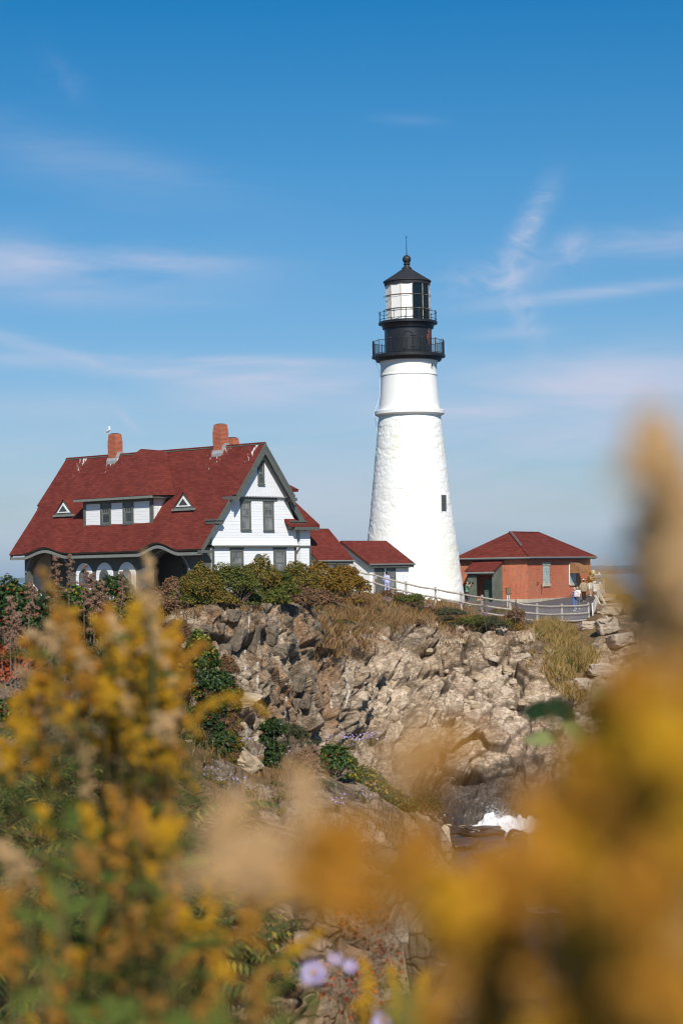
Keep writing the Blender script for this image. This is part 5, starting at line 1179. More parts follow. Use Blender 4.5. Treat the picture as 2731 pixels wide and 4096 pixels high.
def px_blobs(base, Y, items, depth=.8):
    """ellipsoids given as photo px centre / half sizes at distance Y, as real sizes around the base"""
    o = []
    for px, py, hx, hy in items:
        p = at(px, py, Y) - np.array(base); s = Y/F; o.append((p[0], p[1] + float(rng.normal(0, .15*hx*s)), p[2], hx*s, hx*s*depth, hy*s))
    return o
def splits(px, py, hx, hy, k, seed):
    r = np.random.default_rng(seed); o = [(px, py + hy*.25, hx*.75, hy*.75)]
    for i in range(k): t = r.uniform(-1, 1); o.append((px + hx*.8*t, py + hy*(.5 - .95*(1 - t*t)*r.random()) , hx*r.uniform(.22, .42), hy*r.uniform(.25, .48)))
    return o
# hedge along the cliff top in front of the house
for i, (px, py, hx, hy, Y, mat, lab) in enumerate([
  (690, 2372, 70, 66, 88, 'russet', 'thin russet bush at the left end of the hedge, beside the porch post'),
  (800, 2345, 95, 88, 92, 'hedge', 'yellow green bush of the hedge under the house corner'),
  (925, 2330, 115, 92, 97, 'hedge_green', 'broad green bush of the hedge below the gable'),
  (1035, 2310, 90, 98, 102, 'hedge', 'tallest peaked bush of the hedge, in front of the gable'),
  (1110, 2345, 80, 78, 98, 'hedge_green', 'dark green bush in the middle of the hedge above the rock blocks'),
  (1190, 2330, 100, 76, 106, 'hedge', 'rounded olive bush in front of the rear wing of the house'),
  (1290, 2322, 100, 84, 111, 'hedge_orange', 'orange brown bush in front of the low passage roof'),
  (1380, 2330, 88, 82, 115, 'hedge_orange', 'orange bush at the right end of the hedge by the fence'),
  (1250, 2395, 110, 50, 104, 'russet', 'low russet scrub below the hedge above the rocks'),
  (760, 2400, 90, 44, 86, 'hedge_green', 'low green bush spilling over the cliff edge at left'), (870, 2400, 80, 44, 86, 'hedge', 'low yellow green bush at the cliff edge over the left blocks'), (980, 2395, 90, 46, 86, 'hedge_green', 'dark low bush at the cliff edge over the middle blocks'), (1090, 2400, 80, 42, 86, 'hedge_green', 'dark low bush at the cliff edge right of the middle blocks'), (1190, 2405, 80, 44, 90, 'russet', 'russet low bush at the right end of the block cliff')]):
    g = ground_at(px, min(py + hy*1.05, 2436), 50); Y = g[1] + .5; base = g + np.array([0, .5, 0])
    shrub('hedge_bush', lab, 'bush', base, px_blobs(base, Y, splits(px, py - 14, hx*1.05, hy*1.12, 11, i)), 6600, .105*Y/97, mat, 'hedge bushes along the cliff top', 50, .016)
# weedy scrub between hedge, grass and rock
for i in range(30):
    px = rng.uniform(1180, 2080); f = (px - 1180)/900; py = rng.uniform(2415 + 40*f, 2505 + 20*f); g = ground_at(px, py, 55); Y = g[1]; hx, hy = rng.uniform(22, 50), rng.uniform(14, 26); mat = str(rng.choice(['russet', 'russet', 'juniper', 'hedge_orange', 'hedge']))
    shrub('scrub_tuft', {'russet': 'russet weed tuft on the dry slope below the fence', 'juniper': 'olive weed tuft on the dry slope below the fence', 'hedge_orange': 'orange weed tuft on the dry slope below the fence', 'hedge': 'yellow green weed tuft on the dry slope below the fence'}[mat], 'shrub', g - np.array([0, 0, .05]), px_blobs(g, Y, splits(px, py - hy*.8, hx, hy, 5, 400 + i)), 420, .09*Y/110, mat, mat.replace('hedge_', '') + ' weed tufts on the slope', 14, .01)
for i in range(30):
    px = rng.uniform(690, 1330); py = rng.uniform(2960, 3260); g = ground_at(px, py, 14, 32); Y = g[1]; hx, hy = rng.uniform(25, 60), rng.uniform(14, 34); mat = str(rng.choice(['russet', 'juniper', 'rose_dark', 'hedge']))
    shrub('scrub_tuft', {'russet': 'russet weeds on the near ledge around the jagged boulder', 'juniper': 'olive weeds on the near ledge around the jagged boulder', 'rose_dark': 'dark green seedlings on the near ledge around the jagged boulder', 'hedge': 'yellowing weeds on the near ledge around the jagged boulder'}[mat], 'shrub', g - np.array([0, 0, .03]), px_blobs(g, Y, splits(px, py - hy*.8, hx, hy, 4, 500 + i)), 240, .028, mat, mat + ' weeds on the near ledge', 16, .003, ar=.4)
# low green patches along the fence
for i, (px, py, hx, hy, Y, mat, lab) in enumerate([
  (1640, 2392, 75, 30, 124, 'hedge_green', 'low green mat of shrub under the upper rails of the fence'),
  (1560, 2372, 55, 26, 125, 'russet', 'russet scrub growing through the upper fence'),
  (1900, 2478, 75, 36, 122, 'hedge_green', 'dark green shrub below the fence in front of the porch'),
  (1975, 2492, 60, 34, 121.5, 'juniper', 'dark olive shrub right of the green one below the fence'),
  (1800, 2448, 70, 24, 123, 'juniper', 'low olive scrub on the slope below the lighthouse'),
  (2060, 2452, 45, 30, 124, 'russet', 'brown scrub against the lower fence posts')]):
    base = at(px, py + hy, Y); base[2] = ground_z(base[0], Y) - .05
    shrub('low_shrub', lab, 'shrub', base, px_blobs(base, Y, splits(px, py, hx, hy, 7, 40 + i)), 1700, .1, mat, 'low shrubs along the fence', 30, .012)
# left thicket, close by
for i, (px, py, hx, hy, Y, mat, lab, hips, size) in enumerate([
  (60, 2420, 150, 175, 21.5, 'rose_dark', 'leafy rose bush with red hips at the left edge below the roof', 26, .055),
  (215, 2440, 120, 130, 22.5, 'willow', 'dark bush with narrow leaves right of the rose bush at left', 0, .075),
  (330, 2400, 110, 95, 25, 'rose', 'yellowing rose bush below the left porch arch', 10, .05),
  (455, 2345, 95, 70, 28, 'rose_dark', 'small dark rose bush in front of the arched windows', 8, .05),
  (500, 2440, 120, 110, 26, 'hedge', 'olive scrub below the arched windows', 0, .05),
  (600, 2400, 90, 90, 30, 'russet', 'russet brush below the right porch arch', 0, .05),
  (40, 2650, 110, 120, 19, 'red', 'rusty red shrub at the left edge under the rose bush', 0, .06),
  (330, 2660, 170, 170, 20, 'willow', 'shadowy green shrub behind the big goldenrod', 0, .06),
  (610, 2640, 100, 130, 24, 'juniper', 'olive brush right of the big goldenrod stem', 0, .05),
  (40, 2830, 70, 60, 17, 'rose', 'bright green leaf clump at the left edge among bare twigs', 3, .045)]):
    base = at(px, py + hy*1.15, Y); base[2] = ground_z(base[0], Y) - .05
    shrub('thicket_bush', lab, 'bush', base, px_blobs(base, Y, splits(px, py, hx, hy, 8, 70 + i)) , 3600, size, mat, 'bushes of the left thicket', 70, .006, hips, .38 if mat == 'willow' else .6)
# rose bushes on the near ledge
for i, (px, py, hx, hy, Y, mat, lab, hips) in enumerate([
  (800, 2600, 85, 120, 25.5, 'rose', 'rose bush with red hips hanging over the left cliff, upper one', 16),
  (860, 2720, 80, 75, 25, 'rose_dark', 'twiggy rose bush below the red hipped one', 10),
  (700, 2520, 62, 80, 27, 'russet', 'russet brush beside the upper rose bush at left', 0), (730, 2680, 60, 80, 26, 'juniper', 'olive brush under the russet brush at left', 0), (915, 2660, 42, 50, 26, 'russet', 'russet weeds on the right flank of the upper rose bush', 0), (930, 2770, 48, 40, 26, 'hedge', 'yellowing weeds below the twiggy rose bush', 0), (1090, 2900, 50, 40, 27, 'rose_dark', 'dark green weeds above the lilac asters', 0), (860, 2850, 60, 40, 25, 'juniper', 'olive weeds left of the stone stack', 0),
  (1340, 3030, 95, 85, 27.5, 'rose', 'green rose bush in the middle with orange leaves, left half', 10),
  (1460, 3120, 110, 105, 28, 'rose', 'green rose bush hanging over the gully, largest in the middle', 16),
  (1570, 3200, 85, 70, 29, 'rose_dark', 'dark rose bush trailing towards the surf', 5),
  (1690, 3190, 70, 95, 30, 'juniper', 'grey olive scrub at the lip of the gully above the surf', 0),
  (1150, 2920, 80, 55, 30, 'juniper', 'dark spiky scrub at the foot of the cliff', 0),
  (1220, 3040, 60, 60, 28, 'russet', 'brown seedy weeds left of the middle rose bush', 0)]):
    base = at(px, py + hy*1.1, Y); base[2] = ground_z(base[0], Y) - .05
    shrub('rose_bush' if 'rose' in mat else 'scrub_bush', lab, 'bush', base, px_blobs(base, Y, splits(px, py, hx, hy, 8, 90 + i)), 2300, .05 if 'rose' in mat else .042, mat, 'bushes on the near ledge', 60, .005, hips, .65 if 'rose' in mat else .3)
# brown feathery seed heads
def raceme(path, width, n, size, up=1.0, seed=0, droop=.4, count=14):
    """flower head: side branchlets leave a curved main axis, each carrying florets on its upper side"""
    r = np.random.default_rng(seed); path = np.asarray(path, float); m = len(path); C = []; T0, T1 = [], []
    seglen = np.linalg.norm(np.diff(path, axis=0), axis=1).sum()
    for i in range(count):
        t = (i + r.random()*.8)/count; q = t*(m-1); a = min(int(q), m-2); f = q - a; p = path[a]*(1-f) + path[a+1]*f; ax = unit((path[min(a+1, m-1)] - path[a])[None])[0]
        ang = i*2.4 + r.random(); u = unit(np.cross(ax, [.3, .2, 1.])[None])[0]; v = np.cross(ax, u); out = u*math.cos(ang) + v*math.sin(ang)
        ln = width*(1.05 - .8*t)*(.6 + .5*r.random()); k = 6; prev = p; pts = [p]
        for j in range(1, k+1):
            s = j/k; pts.append(p + out*ln*s + ax*ln*.55*(s - .7*s*s) + np.array([0, 0, -1])*droop*ln*s*s)
        pts = np.array(pts); T0 += list(pts[:-1]); T1 += list(pts[1:])
        nf = max(6, int(n/count)); tt = r.random(nf)**.7*k; ii = np.minimum(tt.astype(int), k-1); ff = (tt - ii)[:, None]
        C.append(pts[ii]*(1-ff) + pts[ii+1]*ff + r.normal(size=(nf, 3))*size*.9 + np.array([0, 0, size*.5]))
    nt = int(n*.12); q = r.random(nt)*(m-1); a = np.minimum(q.astype(int), m-2); f = (q-a)[:, None]; C.append(path[a]*(1-f) + path[a+1]*f + r.normal(size=(nt, 3))*size*1.6)
    C = np.concatenate(C); return C, np.array(T0), np.array(T1)
for i, (px, py, Y, hgt, w, lab) in enumerate([
  (215, 2225, 20, 190, 42, 'brown feathery seed head standing before the left porch arch'), (275, 2215, 20.5, 170, 34, 'second brown seed head, just right of the first before the porch arch'), (335, 2262, 22, 170, 36, 'brown seed head in front of the first arched window'),
  (115, 2330, 19, 150, 50, 'pinkish seed head in front of the left rose bush'), (40, 2390, 18.5, 180, 50, 'pinkish seed head at the left edge'), (60, 2465, 18, 150, 55, 'lower pinkish seed head at the left edge'),
  (360, 2300, 22, 170, 50, 'brown seed head by the yellowing rose bush'), (400, 2330, 22, 170, 52, 'wide brown seed head below the arched windows'), (375, 2390, 22, 150, 50, 'brown seed head low under the arched windows'),
  (480, 2290, 24, 150, 34, 'brown seed head beside the third arched window'), (700, 2330, 60, 110, 30, 'far seed head by the porch post'), (1255, 2985, 27, 140, 40, 'rosy seed head left of the middle rose bush'), (1225, 3020, 27, 120, 36, 'rosy seed head beside the purple asters'), (1930, 2395, 120, 60, 14, 'brown dock stalk against the fence mesh'), (2060, 2400, 121, 70, 16, 'brown dock stalk at the lower fence post')]):
    s = Y/F; tip = at(px, py, Y); gz = ground_z(tip[0], Y); base = np.array([tip[0] + rng.normal(0, 12*s), Y + .05, min(gz, tip[2] - hgt*s)]); e = thing('seed_head', base, lab, 'seed head', 0, 'brown feathery seed heads')
    top = tip - base; t = np.linspace(0, 1, 5)[:, None]; a0 = top - np.array([0, 0, hgt*s*.95]); path = a0*(1-t) + top*t + np.array([w*s*.3, 0, 0])*np.sin(t*3)
    C, T0, T1 = raceme(path, w*s*1.2, 620, w*s*.075, seed=i, droop=.15, count=16); V, Fc = octa_arrays(C, w*s*.07*(.6 + .7*rng.random(len(C)))); link('flower_head', arr_mesh('flower_head', V, Fc), VM['plume'], e)
    P0 = np.concatenate([np.array([[0, 0, 0.]]), T0, path[:-1]]); P1 = np.concatenate([a0[None], T1, path[1:]]); rr = np.concatenate([[w*s*.06], np.full(len(T0), w*s*.018), np.full(len(path)-1, w*s*.05)]); V, Fc = twig_arrays(P0, P1, rr, rr*.8); link('stem', arr_mesh('stem', V, Fc), VM['twig'], e)
# asters
def aster(px, py, Y, hx, hy, n, lab, mat='aster', r=.013, group='lilac asters on the ledge'):
    s = Y/F; g = ground_at(px, py + hy*1.3, Y*.8, Y*1.25); Y = float(np.clip(g[1], Y*.8, Y*1.2)); s = Y/F; base = at(px, py + hy*1.3, Y); e = thing('aster_clump', base, lab, 'flowers', 0, group)
    C = at(px, py, Y) - base + rng.normal(size=(n, 3))*np.array([hx*s*.5, hx*s*.4, hy*s*.45]); N = np.array([0, -.7, .6]) + rng.normal(size=(n, 3))*.5
    V, Fc = disc_arrays(C, N, r*(.7 + .6*rng.random(n))); link('flowers', arr_mesh('flowers', V, Fc), VM[mat], e)
    V, Fc = octa_arrays(C + unit(N)*r*.1, np.full(n, r*.22)); link('flower_eyes', arr_mesh('flower_eyes', V, Fc), VM['marsh'], e)
    P0 = C*np.array([.35, .35, 0]) + np.array([0, 0, -.02]); A = twig_arrays(P0, C, np.full(n, .0025), np.full(n, .0012)); m = n*5; k = rng.integers(0, n, m); f = rng.random((m, 1))**.7; Cc = P0[k]*(1-f) + C[k]*f
    B = leaf_arrays(Cc, rng.normal(size=(m, 3)), rng.normal(size=(m, 3)) + np.array([0, -.4, .8]), .03*(.6 + .8*rng.random(m))*(r/.013), .007*np.ones(m)*(r/.013)); V, Fc = join([A, B]); link('stems', arr_mesh('stems', V, Fc), VM['stalk'], e)
for a in [(780, 2660, 24.5, 30, 35, 26, 'lilac asters in the upper left rose bush'), (770, 2715, 24, 22, 20, 14, 'lilac asters under the rose bush by the goldenrod'), (785, 2815, 25, 20, 18, 14, 'lilac asters left of the stacked stones'), (860, 2870, 25.5, 55, 40, 40, 'lilac asters in front of the stacked stones'), (960, 2955, 26, 55, 45, 75, 'dense lilac asters above the pale boulder'), (1080, 2965, 26.5, 30, 40, 22, 'lilac asters right of the pale boulder top'), (1110, 3000, 26.5, 45, 30, 30, 'lilac asters between boulder and middle rose bush'), (1400, 2955, 28, 70, 30, 60, 'lilac asters over the middle rose bush, left part'), (1490, 2945, 28.5, 55, 26, 50, 'lilac asters over the middle rose bush, right part'), (1275, 3060, 27, 24, 18, 16, 'lilac asters at the foot of the rosy seed heads'), (1460, 3165, 27, 28, 40, 22, 'lilac asters hanging in the middle rose bush'), (1350, 3200, 26, 40, 30, 20, 'lilac asters above the ochre blur'), (920, 3120, 24, 40, 30, 18, 'lilac asters below the pale boulder'), (830, 3080, 23, 30, 30, 14, 'lilac asters left under the pale boulder'), (320, 3790, 10.5, 14, 12, 8, 'small pale asters among the sumac')]: aster(*a)
for a in [(1690, 2420, 122, 40, 16, 60, 'mauve flowers on the slope under the lighthouse'), (1550, 2400, 122, 28, 18, 40, 'mauve flowers below the upper fence'), (1850, 2415, 125, 38, 16, 60, 'mauve flowers at the photographer fence post'), (1935, 2455, 123, 24, 14, 40, 'mauve flowers in front of the brick porch'), (2320, 2506, 119, 16, 14, 26, 'mauve flowers in the tall grass at right')]: aster(*a, mat='pinkaster', r=.04, group='mauve flowers along the fence')
# dead twigs of the thicket
for i, (px, py, hx, hy, Y, n) in enumerate([(110, 2840, 170, 130, 17.5, 260), (60, 3030, 150, 90, 15.5, 200), (330, 2900, 130, 110, 17, 140)]):
    s = Y/F; base = at(px, py + hy, Y); base[2] = ground_z(base[0], Y); e = thing('dead_brush', base, ['tangle of bare grey twigs under the left bushes', 'bare twigs in the lower left above the sumac', 'dark bare twigs behind the goldenrod'][i], 'dead brush', 0, 'tangles of bare twigs')
    P0 = at(px, py, Y) - base + rng.normal(size=(n, 3))*np.array([hx*s*.6, .3, hy*s*.55]); D = unit(rng.normal(size=(n, 3))*np.array([1, .6, .8]) + np.array([.3, 0, .35])); P1 = P0 + D*(.12 + .3*rng.random((n, 1))); P2 = P1 + unit(D + rng.normal(size=(n, 3))*.5)*(.1 + .2*rng.random((n, 1)))
    r = .002*(.6 + rng.random(n)); V, Fc = join([twig_arrays(P0, P1, r, r*.8), twig_arrays(P1, P2, r*.8, r*.3)]); link('twigs', arr_mesh('twigs', V, Fc), VM['pale_twig'], e)
# sumac: arching pinnate leaves
def sumac_mesh(seed):
    r = np.random.default_rng(seed); P0, P1, Cs, As, Ns, Ls = [], [], [], [], [], []
    for k in range(10):
        a = 2.4*k + r.random(); el = R(r.uniform(20, 70)); ln = r.uniform(.3, .46); d = np.array([math.cos(a)*math.cos(el), math.sin(a)*math.cos(el), math.sin(el)]); p = np.array([0, 0, .25 + .05*k*r.random()]); n = 13; P = [p]
        for j in range(n):
            d = unit((d + np.array([0, 0, -.09]))[None])[0]; P.append(P[-1] + d*ln/n)
            side = unit(np.cross(d, [0, 0, 1.])[None])[0]
            if j > 1:
                for s in (1, -1): Cs.append(P[-1]); As.append(side*s + d*.45 + np.array([0, 0, -.35])); Ns.append(np.array([0, 0, 1.]) + side*s*.5 + r.normal(size=3)*.12); Ls.append(.085*math.sin(math.pi*(j+1)/(n+2))**.6 + .02)
        P = np.array(P); P0 += list(P[:-1]); P1 += list(P[1:])
    P0 += [np.zeros(3)]; P1 += [np.array([0, 0, .4])]
    Ls = np.array(Ls); return leaf_arrays(np.array(Cs), np.array(As), np.array(Ns), Ls, Ls*.24, .3), twig_arrays(np.array(P0), np.array(P1), np.full(len(P0), .0035), np.full(len(P0), .003))
SM = [sumac_mesh(s) for s in (1, 2, 3)]; SMm = [(arr_mesh('foliage', *a), arr_mesh('stems', *b)) for a, b in SM]
for i in range(46):
    px = rng.uniform(-80, 1000); py = rng.uniform(3250, 4250)
    if px > 620 and py < 3500: px -= 500
    if px > 900 and py < 3800: py += 400
    p = ground_at(px, py, 6, 30); k = i % 3; e = thing('sumac_plant', p - np.array([0, 0, .05]), 'green sumac plant with yellow edged pinnate leaves on the lower left slope', 'plant', rng.uniform(0, 6.28), 'sumac plants on the lower left slope'); sc = rng.uniform(.75, 1.2); e.scale = (sc, sc, sc)
    link('foliage', SMm[k][0], VM['sumac'], e); link('stems', SMm[k][1], VM['stalk'], e)
# red creeper on the nearest ledge
for i, (px, py, Y, hx, hy) in enumerate([(1440, 3640, 12.6, 90, 70), (1540, 3800, 12, 110, 130), (1420, 3950, 11, 120, 100)]):
    s = Y/F; base = at(px, py + hy, Y); base[2] = ground_z(base[0], Y) - .03; e = thing('red_creeper', base, ['red leaved creeper on top of the nearest rock ledge', 'bare stemmed creeper with few red leaves hanging off the ledge', 'low creeper at the foot of the nearest ledge'][i], 'creeper', 0, 'red creepers on the near ledge'); n = 240
    C = at(px, py, Y) - base + rng.normal(size=(n, 3))*np.array([hx*s*.55, .1, hy*s*.5]); P1 = C + unit(rng.normal(size=(n, 3)) + np.array([.4, -.2, .3]))*.1*(.4 + rng.random((n, 1)))
    V, Fc = twig_arrays(C, P1, np.full(n, .0022), np.full(n, .0012)); link('stems', arr_mesh('stems', V, Fc), VM['pale_twig'], e)
    k = rng.integers(0, n, (190, 60, 110)[i]); V, Fc = leaf_arrays(P1[k], rng.normal(size=(len(k), 3)) + np.array([0, 0, -.5]), np.array([0, -.8, .5]) + rng.normal(size=(len(k), 3))*.5, .035*(.6 + .6*rng.random(len(k))), .026*np.ones(len(k))); link('foliage', arr_mesh('foliage', V, Fc), VM['red'], e)
# grasses
def blades(name, areas, mat, per, h, w, lab=None):
    P = []; H = []
    for (x0, x1, y0, y1, ymin, d, hs) in areas:
        n = int(per*d)
        for _ in range(n):
            px, py = rng.uniform(x0, x1), rng.uniform(y0, y1)
            if name == 'tall_grass' and not (np.interp(py, [2500, 2560, 2700, 2800], [2120, 2150, 2205, 2240]) + rng.normal(0, 26) < px < np.interp(py, [2500, 2560, 2700, 2800], [2400, 2395, 2360, 2320]) + rng.normal(0, 26)): continue
            if vnoise(np.array([[px*.012, py*.03, 3.]]), 1.0, 4)[0] < .38: continue
            P.append(ground_at(px, py, ymin)); H.append(hs)
    P = np.array(P); H = np.array(H); P = np.repeat(P, 7, 0) + rng.normal(size=(len(P)*7, 3))*np.array([.16, .16, 0]); H = np.repeat(H, 7)*h*(.5 + .8*rng.random(len(P))); n = len(P)
    lean = rng.normal(size=(n, 3))*np.array([.55, .55, 0]) + (vnoise(P, 1.2, 31)[:, None] - .5)*np.array([1.2, .3, 0]); top = P + np.array([0, 0, 1.])*H[:, None] + lean*H[:, None]; side = unit(np.cross(top - P, rng.normal(size=(n, 3)) + np.array([0, -2, 0])))*(w*(.6 + .8*rng.random(n)))[:, None]; mid = (P*.5 + top*.5) + lean*H[:, None]*-.12
    P[:, 2] -= .06
    V = np.stack([P - side, P + side, mid + side*.8, top, mid - side*.8], 1).reshape(-1, 3); k = np.arange(n)[:, None]*5
    Fc = np.concatenate([k + np.array([[0, 1, 2]]), k + np.array([[0, 2, 4]]), k + np.array([[4, 2, 3]])]); return tag(link(name, arr_mesh(name, V, Fc), VM[mat]), lab, 'grass', kind='stuff')
blades('dry_grass', [(640, 800, 2420, 2470, 50, .12, .6), (1240, 1480, 2395, 2540, 75, 1.5, .8), (1450, 1800, 2385, 2500, 95, 1.5, .65), (1750, 2090, 2430, 2520, 100, 1.2, .5), (1250, 1450, 2500, 2640, 70, .5, .8), (1480, 2100, 2480, 2620, 90, .5, .5), (880, 1000, 2425, 2440, 60, .08, .4)], 'grass', 330, .5, .016, 'dry tan grass covering the slope above the rocks')
blades('tall_grass', [(2100, 2400, 2515, 2720, 95, 3.0, .9), (2150, 2380, 2505, 2560, 100, 1.3, 1.2), (2160, 2390, 2680, 2800, 90, 1.3, .7)], 'marsh', 420, .58, .02, 'tall green and tan grass below the lower fence')
blades('ledge_grass', [(1060, 1260, 2990, 3120, 18, .7, 1.0), (860, 1120, 3080, 3250, 15, .35, .7), (1250, 1700, 3220, 3330, 18, .5, .8), (700, 900, 2850, 3050, 15, .4, .9), (300, 700, 2950, 3300, 10, .5, 1.0)], 'grass', 220, .11, .0035, 'short dry grass on the near ledge')
# boulders and blocks
def boulder_mesh(seed, sx, sy, sz, cuts=9, blocky=.5):
    r = np.random.default_rng(seed); bm = bmesh.new()
    for _ in range(18):
        d = unit(r.normal(size=(1, 3)))[0]; d = d*(1-blocky) + np.sign(d)*blocky*.62; bm.verts.new((d*(1 + .12*r.normal(size=3))).tolist())
    res = bmesh.ops.convex_hull(bm, input=bm.verts); bmesh.ops.delete(bm, geom=list({g for g in res['geom_interior'] + res['geom_unused'] if isinstance(g, bmesh.types.BMVert)}), context='VERTS')
    bmesh.ops.bevel(bm, geom=list(bm.edges), offset=.06, segments=1, affect='EDGES'); bmesh.ops.triangulate(bm, faces=bm.faces)
    for _ in range(3): bmesh.ops.subdivide_edges(bm, edges=[e for e in bm.edges if e.calc_length() > .22], cuts=1, use_grid_fill=False); bmesh.ops.triangulate(bm, faces=bm.faces)
    P = np.array([v.co[:] for v in bm.verts]); h, c, e = fracture(P + seed*3.1, (.75, .75, .5), 11); d = h*.13 + (vnoise(P + seed, .22, 3) - .5)*.07
    Pn = unit(P)*d[:, None] + P
    for v, p in zip(bm.verts, Pn): v.co = (p[0]*sx, p[1]*sy, p[2]*sz)
    me = bpy.data.meshes.new('boulder'); bm.to_mesh(me); bm.free(); return me
def stone_mat(name, a, b_, c_):
    m, nt, b = newmat(name, .9, .15); oi = nd(nt, 'ShaderNodeObjectInfo'); tc = nd(nt, 'ShaderNodeTexCoord'); va_ = nd(nt, 'ShaderNodeVectorMath', operation='ADD'); L(nt, tc.outputs['Object'], va_.inputs[0]); L(nt, oi.outputs['Location'], va_.inputs[1])
    n = noise(nt, va_.outputs[0], 3.5, 7, .68, .5); f = noise(nt, va_.outputs[0], 22, 5, .7)
    col = ramp(nt, [(.3, a), (.52, b_), (.72, c_)], math_(nt, 'ADD', math_(nt, 'MULTIPLY', n.outputs[0], .7), math_(nt, 'MULTIPLY', f.outputs[0], .3))).outputs[0]
    col = mix(nt, math_(nt, 'MULTIPLY', math_(nt, 'SUBTRACT', noise(nt, va_.outputs[0], 2.2, 5, .7).outputs[0], .6), 6, True), col, (.3,.15,.05)); L(nt, col, b.inputs['Base Color']); bump(nt, b, math_(nt, 'ADD', n.outputs[0], math_(nt, 'MULTIPLY', f.outputs[0], .5)), .7, .05); return m
m_tan = stone_mat('tan boulder stone', (.2,.14,.085), (.42,.32,.21), (.56,.46,.35)); m_grey = stone_mat('grey brown block stone', (.06,.048,.036), (.16,.125,.09), (.33,.27,.2)); m_pink = stone_mat('pale pinkish rock', (.28,.2,.14), (.46,.36,.27), (.56,.47,.37))
def rock(name, px, py, hx, hy, Y, seed, mat, lab, group=None, rot=(0, 0, 0), blocky=.5, depth=.9):
    s = Y/F; p = at(px, py, Y); me = boulder_mesh(seed, hx*s, hx*s*depth, hy*s, blocky=blocky); o = link(name, me, mat); o.location = p; o.rotation_euler = rot
    return tag(o, lab, 'rock', group)
rock('boulder', 975, 3046, 80, 62, 26.2, 3, m_tan, 'large pale jagged boulder overhanging the near ledge', None, (.2, .35, .4), .35)
for i, (px, py, hx, hy, Y, lab) in enumerate([(745, 2985, 45, 35, 25, 'tan boulder behind the goldenrod, left of the jagged one'), (700, 3090, 50, 40, 24, 'low brown boulder left under the jagged one'), (880, 3095, 45, 30, 25.3, 'flat brown stone under the jagged boulder'), (1240, 3210, 60, 30, 26, 'flat pale stone below the middle rose bush'), (1000, 2790, 60, 16, 28, 'flat topped stone lying on the stone stack'), (985, 2820, 42, 16, 27.8, 'second slab of the stone stack'), (1040, 2845, 28, 34, 27.6, 'upright dark stone in the stone stack'), (950, 2850, 30, 22, 27.5, 'lower left stone of the stone stack'), (1560, 3265, 36, 26, 29.5, 'small pale rock at the edge of the gully'), (1720, 3380, 85, 120, 31, 'tall pale rock fin at the gully beside the surf'), (1560, 3300, 34, 26, 30, 'pale wedge rock left of the tall fin'), (1840, 3650, 75, 130, 24, 'tan rock fin low above the blurred flowers'), (1860, 3950, 80, 150, 17, 'tan rock pillar at the bottom of the gully wall'), (1130, 3640, 44, 24, 12.6, 'small pale stone lying on the nearest ledge')]):
    rock('boulder', px, py, hx, hy, Y, 20 + i, m_tan if i not in (6, 7, 1) else m_grey, lab, 'loose stones on the near ledge', (rng.uniform(-.2, .2), rng.uniform(-.3, .3), rng.uniform(0, 3)), .4)
BLK = [(430, 400, 75, 120), (525, 300, 125, 120), (545, 470, 155, 220), (670, 480, 100, 280), (645, 235, 110, 90), (730, 240, 100, 130), (840, 235, 85, 120), (965, 265, 130, 130), (912, 360, 135, 140), (800, 450, 130, 190), (855, 560, 190, 120), (1095, 390, 160, 130), (1160, 310, 110, 120), (330, 400, 130, 80), (925, 480, 150, 70), (470, 560, 120, 150), (1010, 800, 110, 170), (1060, 930, 120, 150), (985, 960, 90, 120), (1090, 760, 90, 120)]
for i, (cx, cy, w, h) in enumerate(BLK):
    px, py = 650 + .542*cx, 2300 + .542*cy; g = ground_at(px, py, 50); rock('rock_block', px, py, w*.3, h*.3, g[1] - .12, 60 + i, m_grey, 'angular grey brown rock block set in the left cliff below the hedge', 'jointed rock blocks of the left cliff', (rng.uniform(-.08, .08), R(10) + rng.uniform(-.08, .08), R(-18) + rng.uniform(-.25, .25)), .8, .8)
RM = [boulder_mesh(200 + k, 1, .9, .62, blocky=.45) for k in range(6)]
for i in range(70):
    px, py = rng.uniform(1400, 2130), rng.uniform(2500, 2860)
    if py < 2480 + (px - 1400)*.06: continue
    g = ground_at(px, py, 70); o = link('slope_rock', RM[i % 6], m_pink if rng.random() < .5 else m_tan); s = rng.uniform(.15, .5)*(1 if i % 7 else 1.5); o.scale = (s, s, s); o.location = g + np.array([0, .1, -.06]); o.rotation_euler = tuple(rng.uniform(-.6, .6, 2)) + (rng.uniform(0, 6),)
    for sl in (0,): tag(o, 'broken angular rock lying on the sunlit slope under the lighthouse', 'rock', 'broken rocks on the sunlit slope')
for i, (px, py, hx, hy, Y, lab) in enumerate([(2428, 2392, 42, 26, 141, 'smooth tan boulder at the top beside the fence end'), (2440, 2440, 66, 40, 137, 'cracked tan boulder right of the mesh fence'), (2430, 2505, 60, 46, 132, 'big square tan boulder below the mesh fence'), (2350, 2500, 40, 22, 127.5, 'flat tan slab at the lower fence corner'), (2480, 2560, 70, 40, 128, 'low tan rock under the square boulder'), (2400, 2680, 60, 40, 116, 'pale rock at the foot of the tall grass'), (2320, 2740, 45, 34, 110, 'white rock beside the grassy gully'), (2440, 2760, 70, 44, 110, 'pale rock right of the grassy gully')]):
    g_ = ground_at(px, py + hy*.7, 100); Y = g_[1] + .3; rock('boulder', px, py, hx, hy, Y, 120 + i, m_pink, lab, 'tan boulders right of the fence', (rng.uniform(-.15, .15), rng.uniform(-.15, .15), rng.uniform(-.3, .3)), .6)
